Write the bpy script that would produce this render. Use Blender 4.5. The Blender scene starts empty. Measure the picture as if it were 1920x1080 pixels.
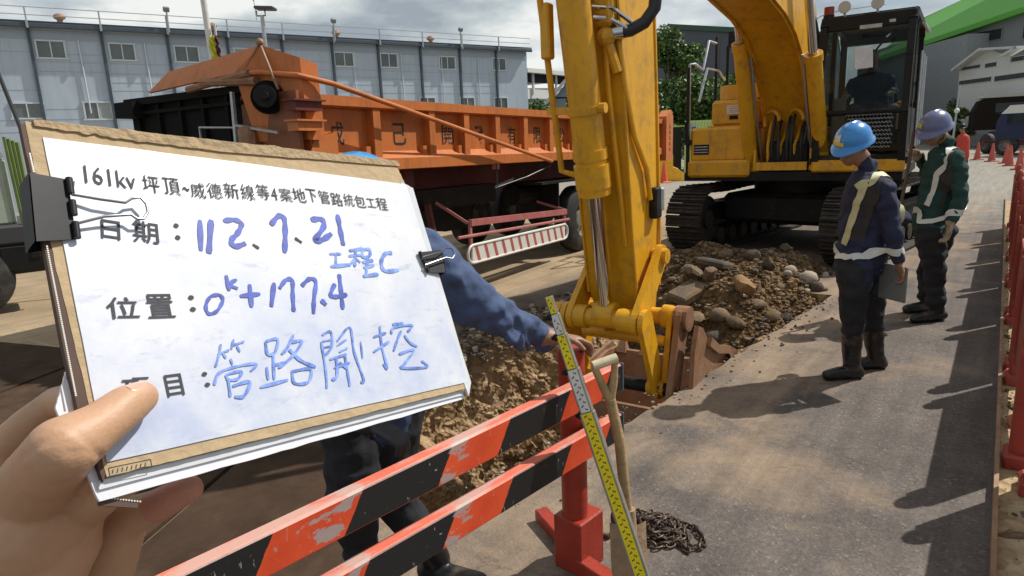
import bpy, bmesh, math, random
import numpy as np
from mathutils import Vector, Matrix, noise
from mathutils.bvhtree import BVHTree
from mathutils.geometry import tessellate_polygon

scene = bpy.context.scene
COL = scene.collection
RND = random.Random(7)

# ------------------------------------------------------------------ camera, light, exposure
F, CH = 1250.0, 1.62
_p, _r = math.atan(275.0 / F), math.atan(0.0446)
FWD = Vector((0, math.cos(_p), -math.sin(_p)))
_r0 = Vector((1, 0, 0)); _u0 = _r0.cross(FWD)
RIGHT = math.cos(_r) * _r0 - math.sin(_r) * _u0
UP = math.cos(_r) * _u0 + math.sin(_r) * _r0
cam_data = bpy.data.cameras.new('camera')
cam = bpy.data.objects.new('camera', cam_data); COL.objects.link(cam)
cam.matrix_world = Matrix(((RIGHT.x, UP.x, -FWD.x, 0), (RIGHT.y, UP.y, -FWD.y, 0), (RIGHT.z, UP.z, -FWD.z, CH), (0, 0, 0, 1)))
cam_data.sensor_width = 36; cam_data.lens = 36 * F / 1920
cam_data.clip_start = 0.02; cam_data.clip_end = 3000
scene.camera = cam

SUN_AZ = Vector((0.93, 0.36)).normalized(); SUN_EL = math.radians(50)
w = bpy.data.worlds.new('World'); scene.world = w; w.use_nodes = True
nt = w.node_tree; nt.nodes.clear()
def N(nt, t, **kw):
    n = nt.nodes.new(t)
    for k, v in kw.items():
        if k.startswith('i_'):
            n.inputs[k[2:].replace('_', ' ')].default_value = v
        else: setattr(n, k, v)
    return n
sky = N(nt, 'ShaderNodeTexSky', sky_type='NISHITA', sun_disc=False)
sky.sun_elevation = SUN_EL; sky.sun_rotation = math.atan2(SUN_AZ.x, SUN_AZ.y)
tc = N(nt, 'ShaderNodeTexCoord')
mp = N(nt, 'ShaderNodeMapping'); mp.inputs['Scale'].default_value = (1.0, 1.0, 2.6)
mp.inputs['Location'].default_value = (0.35, 0.9, 0.25)
nt.links.new(tc.outputs['Generated'], mp.inputs['Vector'])
n1 = N(nt, 'ShaderNodeTexNoise'); n1.inputs['Scale'].default_value = 2.4; n1.inputs['Detail'].default_value = 6; n1.inputs['Roughness'].default_value = 0.5; n1.inputs['Distortion'].default_value = 0.3
n2 = N(nt, 'ShaderNodeTexNoise'); n2.inputs['Scale'].default_value = 3.6; n2.inputs['Detail'].default_value = 7; n2.inputs['Roughness'].default_value = 0.55
nt.links.new(mp.outputs[0], n1.inputs['Vector']); nt.links.new(mp.outputs[0], n2.inputs['Vector'])
cr = N(nt, 'ShaderNodeValToRGB'); cr.color_ramp.elements[0].position = 0.36; cr.color_ramp.elements[1].position = 0.50
nt.links.new(n1.outputs['Fac'], cr.inputs['Fac'])
cc = N(nt, 'ShaderNodeValToRGB')
cc.color_ramp.elements[0].position = 0.40; cc.color_ramp.elements[0].color = (4.6, 5.3, 6.0, 1)
cc.color_ramp.elements[1].position = 0.60; cc.color_ramp.elements[1].color = (12.0, 12.3, 12.0, 1)
e = cc.color_ramp.elements.new(0.5); e.color = (7.4, 8.2, 8.5, 1)
nt.links.new(n2.outputs['Fac'], cc.inputs['Fac'])
mx = N(nt, 'ShaderNodeMixRGB'); nt.links.new(cr.outputs[0], mx.inputs['Fac']); nt.links.new(sky.outputs[0], mx.inputs[1]); nt.links.new(cc.outputs[0], mx.inputs[2])
bg = N(nt, 'ShaderNodeBackground'); bg.inputs['Strength'].default_value = 0.074
nt.links.new(mx.outputs[0], bg.inputs['Color'])
out = N(nt, 'ShaderNodeOutputWorld'); nt.links.new(bg.outputs[0], out.inputs[0])

sd = bpy.data.lights.new('sun', 'SUN'); sd.energy = 4.4; sd.angle = math.radians(0.6); sd.color = (1.0, 0.95, 0.87)
sun = bpy.data.objects.new('sun', sd); COL.objects.link(sun)
sv = Vector((SUN_AZ.x * math.cos(SUN_EL), SUN_AZ.y * math.cos(SUN_EL), math.sin(SUN_EL)))
sun.rotation_euler = sv.to_track_quat('Z', 'Y').to_euler(); sun.location = (8, 4, 12)
vs = scene.view_settings
vs.view_transform = 'Standard'; vs.look = 'None'; vs.exposure = 0.0; vs.gamma = 1; vs.use_curve_mapping = False
scene.cycles.use_denoising = True
scene.cycles.max_bounces = 6; scene.cycles.transparent_max_bounces = 8
scene.cycles.caustics_reflective = False; scene.cycles.caustics_refractive = False

# ------------------------------------------------------------------ helpers
def ray(px, py):
    return RIGHT * ((px - 960) / F) - UP * ((py - 540) / F) + FWD
EYE = Vector((0, 0, CH))
def G(px, py, z=0.0):
    d = ray(px, py); return EYE + d * ((z - CH) / d.z)
def at(px, py, y):
    d = ray(px, py); return EYE + d * (y / d.y)

def mat(name, col, rough=0.6, metal=0.0, var=0.15, vscale=6.0, bump=0.0, bscale=60.0, dirt=None, dirt_amt=0.5, dscale=3.0, col2=None, spec=0.5, coat=0.0):
    m = bpy.data.materials.new(name); m.use_nodes = True
    t = m.node_tree; b = t.nodes['Principled BSDF']; L = t.links.new
    b.inputs['Metallic'].default_value = metal
    b.inputs['Specular IOR Level'].default_value = spec
    if coat: b.inputs['Coat Weight'].default_value = coat; b.inputs['Coat Roughness'].default_value = 0.15
    tcx = N(t, 'ShaderNodeTexCoord')
    nz = N(t, 'ShaderNodeTexNoise'); nz.inputs['Scale'].default_value = vscale; nz.inputs['Detail'].default_value = 8; nz.inputs['Roughness'].default_value = 0.65
    L(tcx.outputs['Object'], nz.inputs['Vector'])
    mr = N(t, 'ShaderNodeMapRange'); mr.inputs['From Min'].default_value = 0.3; mr.inputs['From Max'].default_value = 0.7
    L(nz.outputs['Fac'], mr.inputs['Value'])
    c1 = tuple(max(0, c * (1 - var)) for c in col) + (1,)
    c2 = tuple(min(1, c * (1 + var)) for c in (col2 or col)) + (1,)
    mix = N(t, 'ShaderNodeMixRGB'); mix.inputs[1].default_value = c1; mix.inputs[2].default_value = c2
    L(mr.outputs[0], mix.inputs['Fac'])
    colout = mix.outputs[0]
    rmix = N(t, 'ShaderNodeMapRange'); rmix.inputs['To Min'].default_value = max(0.02, rough - 0.08); rmix.inputs['To Max'].default_value = min(1, rough + 0.1)
    L(nz.outputs['Fac'], rmix.inputs['Value']); L(rmix.outputs[0], b.inputs['Roughness'])
    if dirt:
        nd = N(t, 'ShaderNodeTexNoise'); nd.inputs['Scale'].default_value = dscale; nd.inputs['Detail'].default_value = 10; nd.inputs['Roughness'].default_value = 0.7
        L(tcx.outputs['Object'], nd.inputs['Vector'])
        rd = N(t, 'ShaderNodeMapRange'); rd.inputs['From Min'].default_value = 0.62 - 0.25 * dirt_amt; rd.inputs['From Max'].default_value = 0.78 - 0.15 * dirt_amt
        rd.inputs['To Max'].default_value = min(1, dirt_amt * 1.4)
        L(nd.outputs['Fac'], rd.inputs['Value'])
        md = N(t, 'ShaderNodeMixRGB'); md.inputs[2].default_value = tuple(dirt) + (1,)
        L(rd.outputs[0], md.inputs['Fac']); L(colout, md.inputs[1]); colout = md.outputs[0]
    L(colout, b.inputs['Base Color'])
    if bump:
        nb = N(t, 'ShaderNodeTexNoise'); nb.inputs['Scale'].default_value = bscale; nb.inputs['Detail'].default_value = 5
        L(tcx.outputs['Object'], nb.inputs['Vector'])
        bp = N(t, 'ShaderNodeBump'); bp.inputs['Strength'].default_value = bump; bp.inputs['Distance'].default_value = 0.01
        L(nb.outputs['Fac'], bp.inputs['Height']); L(bp.outputs[0], b.inputs['Normal'])
    return m
def glass(name, col=(0.02, 0.03, 0.03), alpha=0.35, rough=0.05):
    m = bpy.data.materials.new(name); m.use_nodes = True
    t = m.node_tree; t.nodes.clear(); L = t.links.new
    tr = N(t, 'ShaderNodeBsdfTransparent'); tr.inputs[0].default_value = (0.75, 0.82, 0.8, 1)
    gl = N(t, 'ShaderNodeBsdfPrincipled'); gl.inputs['Base Color'].default_value = col + (1,); gl.inputs['Roughness'].default_value = rough
    nz = N(t, 'ShaderNodeTexNoise'); nz.inputs['Scale'].default_value = 5
    mr = N(t, 'ShaderNodeMapRange'); mr.inputs['To Min'].default_value = alpha - 0.08; mr.inputs['To Max'].default_value = alpha + 0.08
    L(nz.outputs['Fac'], mr.inputs['Value'])
    mx = N(t, 'ShaderNodeMixShader'); L(mr.outputs[0], mx.inputs[0]); L(tr.outputs[0], mx.inputs[1]); L(gl.outputs[0], mx.inputs[2])
    o = N(t, 'ShaderNodeOutputMaterial'); L(mx.outputs[0], o.inputs[0])
    return m

class MB:
    def __init__(s): s.v = []; s.f = []
    def add(s, vs, fs):
        o = len(s.v); s.v += [tuple(x) for x in vs]; s.f += [tuple(i + o for i in f) for f in fs]; return s
    def box(s, c, size, rot=None, bev=0.0):
        x, y, z = (k / 2 for k in size); M = rot if rot is not None else Matrix.Identity(3); c = Vector(c)
        if bev and bev < min(x, y, z):
            vs = []; idx = {}
            for sx in (-1, 1):
                for sy in (-1, 1):
                    for sz in (-1, 1):
                        for a in range(3):
                            q = [sx * (x - bev), sy * (y - bev), sz * (z - bev)]
                            q[a] = (sx, sy, sz)[a] * (x, y, z)[a]
                            idx[(sx, sy, sz, a)] = len(vs); vs.append(c + M @ Vector(q))
            fs = []
            S = (-1, 1)
            for a in range(3):
                b, d = (a + 1) % 3, (a + 2) % 3
                for sa in S:
                    k = []
                    for sb, sd_ in ((-1, -1), (1, -1), (1, 1), (-1, 1)):
                        t = [0, 0, 0]; t[a] = sa; t[b] = sb; t[d] = sd_; k.append(idx[(*t, a)])
                    fs.append(k if sa > 0 else k[::-1])
                for sb in S:      # edges along axis a between faces b and d
                    for sd_ in S:
                        t1 = [0, 0, 0]; t1[a] = -1; t1[b] = sb; t1[d] = sd_
                        t2 = list(t1); t2[a] = 1
                        k = [idx[(*t1, b)], idx[(*t2, b)], idx[(*t2, d)], idx[(*t1, d)]]
                        fs.append(k if sb * sd_ < 0 else k[::-1])
            for sx in S:
                for sy in S:
                    for sz in S:
                        k = [idx[(sx, sy, sz, i)] for i in range(3)]
                        fs.append(k if sx * sy * sz > 0 else k[::-1])
            return s.add(vs, fs)
        vs = [c + M @ Vector((sx * x, sy * y, sz * z)) for sx in (-1, 1) for sy in (-1, 1) for sz in (-1, 1)]
        return s.add(vs, [(0, 1, 3, 2), (4, 6, 7, 5), (0, 4, 5, 1), (2, 3, 7, 6), (0, 2, 6, 4), (1, 5, 7, 3)])
    def bar(s, a, b, w, h, up=(0, 0, 1), bev=0.0):
        a, b = Vector(a), Vector(b); d = b - a; L = d.length; x = d.normalized(); u = Vector(up)
        y = u.cross(x)
        if y.length < 1e-4: y = Vector((0, 1, 0)).cross(x)
        y.normalize(); z = x.cross(y)
        return s.box((a + b) / 2, (L, w, h), Matrix((x, y, z)).transposed(), bev)
    def tube(s, pts, r, n=10, cap=True):
        pts = [Vector(p) for p in pts]; rs = r if isinstance(r, (list, tuple)) else [r] * len(pts)
        rings = []; prev = None
        for i, p in enumerate(pts):
            d = (pts[min(i + 1, len(pts) - 1)] - pts[max(i - 1, 0)]).normalized()
            if prev is None:
                a = d.orthogonal().normalized()
            else:
                a = prev - d * prev.dot(d)
                if a.length < 1e-5: a = d.orthogonal()
                a.normalize()
            prev = a; b = d.cross(a)
            rings.append([p + (a * math.cos(k * 2 * math.pi / n) + b * math.sin(k * 2 * math.pi / n)) * rs[i] for k in range(n)])
        vs = [q for g in rings for q in g]
        fs = [(i * n + k, i * n + (k + 1) % n, (i + 1) * n + (k + 1) % n, (i + 1) * n + k) for i in range(len(pts) - 1) for k in range(n)]
        if cap: fs += [tuple(range(n))[::-1], tuple((len(pts) - 1) * n + k for k in range(n))]
        return s.add(vs, fs)
    def loft(s, rings, n=16, cap=True):      # rings: (centre, half axis a, half axis b)
        vs = [Vector(c) + Vector(a) * math.cos(k * 2 * math.pi / n) + Vector(b) * math.sin(k * 2 * math.pi / n) for c, a, b in rings for k in range(n)]
        m = len(rings)
        fs = [(i * n + k, i * n + (k + 1) % n, (i + 1) * n + (k + 1) % n, (i + 1) * n + k) for i in range(m - 1) for k in range(n)]
        if cap: fs += [tuple(range(n))[::-1], tuple((m - 1) * n + k for k in range(n))]
        return s.add(vs, fs)
    def prism(s, poly, a0, a1, axis='y'):    # poly of 2D points, extruded along an axis between a0 and a1
        n = len(poly)
        def pt(p, t):
            return {'y': (p[0], t, p[1]), 'x': (t, p[0], p[1]), 'z': (p[0], p[1], t)}[axis]
        vs = [pt(p, a0) for p in poly] + [pt(p, a1) for p in poly]
        tris = tessellate_polygon([[Vector((p[0], p[1], 0)) for p in poly]])
        fs = [tuple(t) for t in tris] + [tuple(i + n for i in t[::-1]) for t in tris]
        fs += [(i, (i + 1) % n, (i + 1) % n + n, i + n) for i in range(n)]
        return s.add(vs, fs)
    def ball(s, c, r, n=10, m=7, sc=(1, 1, 1)):
        c = Vector(c); rings = []
        for i in range(m + 1):
            t = math.pi * i / m; rr = max(1e-4, math.sin(t)) * r
            rings.append((c + Vector((0, 0, math.cos(t) * r * sc[2])), (rr * sc[0], 0, 0), (0, rr * sc[1], 0)))
        return s.loft(rings, n)
    def quad(s, a, b, c, d): return s.add([a, b, c, d], [(0, 1, 2, 3)])
    def mesh(s, name, m, smooth=False, ang=35):
        me = bpy.data.meshes.new(name); me.from_pydata(s.v, [], s.f)
        bm = bmesh.new(); bm.from_mesh(me); bmesh.ops.recalc_face_normals(bm, faces=bm.faces); bm.to_mesh(me); bm.free()
        for k in (m if isinstance(m, (list, tuple)) else [m]):
            if k: me.materials.append(k)
        if smooth:
            me.polygons.foreach_set('use_smooth', [True] * len(me.polygons))
            me.set_sharp_from_angle(angle=math.radians(ang))
        return me

def link(name, me, parent=None, loc=(0, 0, 0), rot=None):
    o = bpy.data.objects.new(name, me); COL.objects.link(o)
    if parent: o.parent = parent
    o.location = loc
    if rot is not None:
        if isinstance(rot, Matrix): o.rotation_euler = rot.to_euler()
        else: o.rotation_euler = rot
    return o
def obj(name, mb, m, parent=None, loc=(0, 0, 0), rot=None, smooth=False, ang=35):
    return link(name, mb.mesh(name, m, smooth, ang), parent, loc, rot)
def tag(o, label=None, cat=None, group=None, kind=None):
    if label: o['label'] = label
    if cat: o['category'] = cat
    if group: o['group'] = group
    if kind: o['kind'] = kind
    return o
def thing(name, label, cat, loc=(0, 0, 0), rz=0, group=None):
    return tag(link(name, None, None, loc, (0, 0, rz)), label, cat, group)
def copy_tree(o, parent=None):
    c = o.copy(); COL.objects.link(c); c.parent = parent
    for ch in list(o.children): copy_tree(ch, c)
    return c
def text_mesh(body, m, size=1.0, offset=0.0, extrude=0.0, sx=1.0):
    cu = bpy.data.curves.new('lettering', 'FONT'); cu.body = body; cu.size = size; cu.offset = offset; cu.extrude = extrude
    cu.align_x = 'LEFT'; cu.resolution_u = 2
    o = bpy.data.objects.new('tmp', cu); COL.objects.link(o)
    bpy.context.view_layer.update()
    me = bpy.data.meshes.new_from_object(o.evaluated_get(bpy.context.evaluated_depsgraph_get()))
    bpy.data.objects.remove(o)
    me.materials.clear(); me.materials.append(m)
    return me
def bounds(me):
    a = np.empty(len(me.vertices) * 3); me.vertices.foreach_get('co', a); a = a.reshape(-1, 3); return a.min(0), a.max(0)
def streaks(m, sc=(1.5, 1.5, .12), amt=.35, col=(.12, .11, .10), lo=.5, hi=.75):
    t = m.node_tree; b = t.nodes['Principled BSDF']; src = b.inputs['Base Color'].links[0].from_socket; L = t.links.new
    tcx = N(t, 'ShaderNodeTexCoord'); mp_ = N(t, 'ShaderNodeMapping'); mp_.inputs['Scale'].default_value = sc; L(tcx.outputs['Object'], mp_.inputs[0])
    n = N(t, 'ShaderNodeTexNoise'); n.inputs['Scale'].default_value = 4; n.inputs['Detail'].default_value = 9; n.inputs['Roughness'].default_value = .7; L(mp_.outputs[0], n.inputs['Vector'])
    r = N(t, 'ShaderNodeMapRange'); r.inputs['From Min'].default_value = lo; r.inputs['From Max'].default_value = hi; r.inputs['To Max'].default_value = amt; L(n.outputs['Fac'], r.inputs['Value'])
    x = N(t, 'ShaderNodeMixRGB'); L(r.outputs[0], x.inputs[0]); L(src, x.inputs[1]); x.inputs[2].default_value = tuple(col) + (1,); L(x.outputs[0], b.inputs['Base Color']); return m
def lay_text(name, body, m, origin, xdir, ydir, width, height, parent=None, offset=0.0, pad=0.0008):
    """text whose ink box has its lower left corner at origin and spans xdir*width, ydir*height"""
    me = text_mesh(body, m, offset=offset); lo, hi = bounds(me)
    sx, sy = width / (hi[0] - lo[0]), height / (hi[1] - lo[1]); nrm = Vector(xdir).cross(Vector(ydir)).normalized()
    M = Matrix.Identity(4)
    X, Y = Vector(xdir) * sx, Vector(ydir) * sy
    o0 = Vector(origin) + nrm * pad - X * lo[0] - Y * lo[1]
    for i in range(3): M[i][0] = X[i]; M[i][1] = Y[i]; M[i][2] = nrm[i]; M[i][3] = o0[i]
    me.transform(M)
    return link(name, me, parent)

# organic bodies: overlapping capsules and lofts fused into one skin by a voxel remesh
class Org:
    def __init__(s): s.mb = MB(); s.c = []; s.r = []; s.reg = []
    def _smp(s, p, r, g): s.c.append(tuple(p)); s.r.append(r); s.reg.append(g)
    def limb(s, pts, rs, reg, flat=None):
        pts = [Vector(p) for p in pts]
        regs = reg if isinstance(reg, (list, tuple)) else [reg] * (len(pts) - 1)
        for p, r in zip(pts, rs): s.mb.ball(p, r, 12, 8)
        for i in range(len(pts) - 1):
            s.mb.tube([pts[i], pts[i + 1]], [rs[i], rs[i + 1]], 14)
            for k in range(5):
                t = (k + 0.5) / 5; s._smp(pts[i].lerp(pts[i + 1], t), rs[i] * (1 - t) + rs[i + 1] * t, regs[i])
        return s
    def loft(s, rings, reg):
        s.mb.loft(rings, 20)
        for i in range(len(rings) - 1):
            for k in range(3):
                t = (k + 0.5) / 3
                c = Vector(rings[i][0]).lerp(Vector(rings[i + 1][0]), t)
                a = Vector(rings[i][1]); b = Vector(rings[i][2])
                for q in (-0.5, 0, 0.5): s._smp(c + a * q, b.length, reg)
        return s
    def ball(s, c, r, reg, sc=(1, 1, 1), M=None):
        m = MB(); m.ball((0, 0, 0), r, 16, 10, sc)
        M = M or Matrix.Identity(3)
        s.mb.add([Vector(c) + M @ Vector(v) for v in m.v], m.f); s._smp(c, r * min(sc), reg); return s
    def build(s, name, mats, regs, voxel, parent=None, smooth=4, fold=None, origin=(0, 0, 0)):
        o0 = Vector(origin)
        me = bpy.data.meshes.new(name); me.from_pydata([tuple(Vector(v) - o0) for v in s.mb.v], [], s.mb.f)
        bm = bmesh.new(); bm.from_mesh(me); bmesh.ops.recalc_face_normals(bm, faces=bm.faces); bm.to_mesh(me); bm.free()
        o = bpy.data.objects.new('tmp', me); COL.objects.link(o)
        rm = o.modifiers.new('r', 'REMESH'); rm.mode = 'VOXEL'; rm.voxel_size = voxel; rm.use_smooth_shade = True
        sm = o.modifiers.new('s', 'SMOOTH'); sm.iterations = smooth; sm.factor = 0.6
        bpy.context.view_layer.update()
        me2 = bpy.data.meshes.new_from_object(o.evaluated_get(bpy.context.evaluated_depsgraph_get()))
        bpy.data.objects.remove(o)
        me2.name = name
        me2.materials.clear()
        for r in regs: me2.materials.append(mats[r])
        C = np.array(s.c) - np.array(o0); R = np.array(s.r); RG = np.array([regs.index(g) for g in s.reg])
        n = len(me2.vertices); co = np.empty(n * 3); me2.vertices.foreach_get('co', co); co = co.reshape(-1, 3)
        vi = np.empty(n, int)
        for i in range(0, n, 4000):
            d = np.linalg.norm(co[i:i + 4000, None] - C[None], axis=2) - R[None]; vi[i:i + 4000] = d.argmin(1)
        vr = RG[vi]
        if fold:
            nr = np.empty(n * 3); me2.vertices.foreach_get('normal', nr); nr = nr.reshape(-1, 3)
            for i in range(n):
                a, sc = fold.get(regs[vr[i]], (0, 1))
                if a:
                    p = Vector(co[i])
                    k = noise.noise(Vector((p.x * sc, p.y * sc, p.z * sc * 1.9))) + 0.5 * noise.noise(p * sc * 2.3)
                    k = k - 0.35 * abs(noise.noise(Vector((p.x * sc * .8 + 9, p.y * sc * .8, p.z * sc * 2.6))))
                    co[i] += nr[i] * a * k
            me2.vertices.foreach_set('co', co.ravel())
        mi = []
        for p in me2.polygons:
            mi.append(int(vr[p.vertices[0]]))
        me2.polygons.foreach_set('material_index', mi)
        me2.polygons.foreach_set('use_smooth', [True] * len(mi))
        me2.update()
        ob = link(name, me2, parent)
        if parent is None: ob.location = o0
        ob['_org'] = 1; del ob['_org']
        return ob
def bvh_of(me): 
    return BVHTree.FromPolygons([v.co.copy() for v in me.vertices], [tuple(p.vertices) for p in me.polygons])
def ribbon_on(bvh, pts, width, m, name, parent, lift=0.006, n=10, side=None, thick=0.004):
    """a strip of cloth or tape laid on a surface along a polyline"""
    P = []
    pts = [Vector(p) for p in pts]
    for i in range(len(pts) - 1):
        for k in range(n): P.append(pts[i].lerp(pts[i + 1], k / n))
    P.append(pts[-1])
    Q = []; NN = []
    for p in P:
        loc, nr, _, _ = bvh.find_nearest(p); Q.append(loc); NN.append(nr)
    for _ in range(3):
        Q = [Q[0]] + [(Q[i - 1] + Q[i] * 2 + Q[i + 1]) / 4 for i in range(1, len(Q) - 1)] + [Q[-1]]
        NN = [NN[0]] + [((NN[i - 1] + NN[i] * 2 + NN[i + 1]) / 4).normalized() for i in range(1, len(NN) - 1)] + [NN[-1]]
    mb = MB(); vs = []
    for i in range(len(Q)):
        d = (Q[min(i + 1, len(Q) - 1)] - Q[max(0, i - 1)]).normalized(); s_ = d.cross(NN[i]).normalized() * width / 2
        a = Q[i] + NN[i] * lift
        for q in (a - s_, a + s_):
            loc, nr, _, dist = bvh.find_nearest(q)
            vs.append(loc + nr * lift); vs.append(loc + nr * (lift - thick))
    fs = []
    for i in range(len(Q) - 1):
        o = i * 4; p = o + 4
        fs += [(o, o + 2, p + 2, p), (o + 1, p + 1, p + 3, o + 3), (o, p, p + 1, o + 1), (o + 2, o + 3, p + 3, p + 2)]
    mb.add(vs, fs)
    return obj(name, mb, m, parent, smooth=True, ang=60)
# ------------------------------------------------------------------ materials
M = {}
M['yellow'] = streaks(mat('yellow paint', (0.74, 0.37, 0.010), 0.42, var=0.12, vscale=3, dirt=(0.24, 0.14, 0.05), dirt_amt=0.5, dscale=6, bump=0.22, bscale=22), (3, 3, .5), .45, (.20, .10, .03), .52, .72)
M['black'] = mat('black paint', (0.011, 0.011, 0.011), 0.55, var=0.3, spec=.25, dirt=(0.07, 0.06, 0.05), dirt_amt=0.3)
M['rubber'] = mat('rubber', (0.022, 0.022, 0.022), 0.75, var=0.3, dirt=(0.12, 0.10, 0.08), dirt_amt=0.5, bump=0.3)
M['track'] = mat('track steel', (0.05, 0.043, 0.036), 0.7, metal=0.3, var=0.35, vscale=15, dirt=(0.13, 0.095, 0.06), dirt_amt=0.5, dscale=9, bump=0.4)
M['chrome'] = mat('chrome', (0.62, 0.61, 0.6), 0.12, metal=1.0, var=0.05)
M['steel'] = mat('galvanised steel', (0.42, 0.43, 0.44), 0.42, metal=0.7, var=0.2, vscale=20)
M['hose'] = mat('hydraulic hose', (0.02, 0.022, 0.025), 0.45, var=0.2)
M['rust'] = mat('worn rusty steel', (0.27, 0.135, 0.070), 0.6, metal=0.15, var=0.3, vscale=8, dirt=(0.32, 0.21, 0.13), dirt_amt=0.7, bump=0.5, bscale=30)
M['orange'] = streaks(mat('orange truck paint', (0.56, 0.17, 0.038), 0.5, var=0.16, vscale=2.5, dirt=(0.30, 0.13, 0.06), dirt_amt=0.45, dscale=5, bump=0.3, bscale=7), (2.5, 2.5, .35), .5, (.16, .06, .03), .5, .72)
M['darkred'] = mat('dark red chassis paint', (0.13, 0.022, 0.018), 0.6, var=0.25, dirt=(0.10, 0.06, 0.05), dirt_amt=0.6)
M['pinkred'] = mat('faded red paint', (0.42, 0.13, 0.12), 0.55, var=0.15, dirt=(0.35, 0.25, 0.2), dirt_amt=0.4)
M['white'] = mat('white paint', (0.72, 0.71, 0.66), 0.5, var=0.06, dirt=(0.4, 0.35, 0.28), dirt_amt=0.3)
M['glass'] = glass('cab glass')
M['darkglass'] = glass('dark window glass', (0.03, 0.035, 0.04), 0.8)
M['soil'] = None
M['bark'] = mat('bark', (0.12, 0.085, 0.055), 0.9, var=0.3, bump=0.6)
M['ink'] = mat('grey printed ink', (0.045, 0.045, 0.05), 0.7, var=0.2, vscale=200)
M['blueink'] = mat('blue marker ink', (0.02, 0.04, 0.32), 0.5, var=0.35, vscale=90, col2=(0.07, 0.12, 0.50))
M['blackmark'] = mat('black lettering paint', (0.03, 0.02, 0.015), 0.6, var=0.3, vscale=30)

def soil_mat(name, c1, c2, c3, sc=5.0, bump=0.9, rough=0.95):
    m = bpy.data.materials.new(name); m.use_nodes = True; t = m.node_tree; b = t.nodes['Principled BSDF']; L = t.links.new
    tcx = N(t, 'ShaderNodeTexCoord')
    a = N(t, 'ShaderNodeTexNoise'); a.inputs['Scale'].default_value = sc; a.inputs['Detail'].default_value = 10; a.inputs['Roughness'].default_value = 0.72
    v = N(t, 'ShaderNodeTexVoronoi'); v.inputs['Scale'].default_value = sc * 5
    L(tcx.outputs['Object'], a.inputs['Vector']); L(tcx.outputs['Object'], v.inputs['Vector'])
    r = N(t, 'ShaderNodeValToRGB'); el = r.color_ramp.elements
    el[0].position = 0.36; el[0].color = c1 + (1,); el[1].position = 0.66; el[1].color = c3 + (1,)
    e = el.new(0.5); e.color = c2 + (1,)
    L(a.outputs['Fac'], r.inputs['Fac'])
    x = N(t, 'ShaderNodeMixRGB', blend_type='MULTIPLY'); x.inputs['Fac'].default_value = 0.5
    L(r.outputs[0], x.inputs[1])
    sp = N(t, 'ShaderNodeMapRange'); sp.inputs['To Min'].default_value = 0.55; sp.inputs['To Max'].default_value = 1.25
    sx = N(t, 'ShaderNodeSeparateColor'); L(v.outputs['Color'], sx.inputs[0]); L(sx.outputs[0], sp.inputs['Value'])
    L(sp.outputs[0], x.inputs[2]); L(x.outputs[0], b.inputs['Base Color'])
    b.inputs['Roughness'].default_value = rough; b.inputs['Specular IOR Level'].default_value = 0.25
    ad = N(t, 'ShaderNodeMath', operation='ADD'); L(a.outputs['Fac'], ad.inputs[0]); L(v.outputs['Distance'], ad.inputs[1])
    bp = N(t, 'ShaderNodeBump'); bp.inputs['Strength'].default_value = bump; bp.inputs['Distance'].default_value = 0.03
    L(ad.outputs[0], bp.inputs['Height']); L(bp.outputs[0], b.inputs['Normal'])
    return m
M['soil'] = soil_mat('brown clay soil', (0.20, 0.125, 0.058), (0.34, 0.225, 0.12), (0.50, 0.36, 0.21), 6, 0.7)
M['darksoil'] = soil_mat('dark stony soil', (0.046, 0.028, 0.013), (0.145, 0.088, 0.038), (0.27, 0.175, 0.082), 6)
M['gravel'] = soil_mat('grey gravel', (0.08, 0.07, 0.06), (0.2, 0.18, 0.15), (0.4, 0.37, 0.32), 14)
M['sand'] = soil_mat('yellow sand', (0.34, 0.24, 0.13), (0.44, 0.33, 0.19), (0.52, 0.40, 0.25), 5, 0.5)

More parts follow.
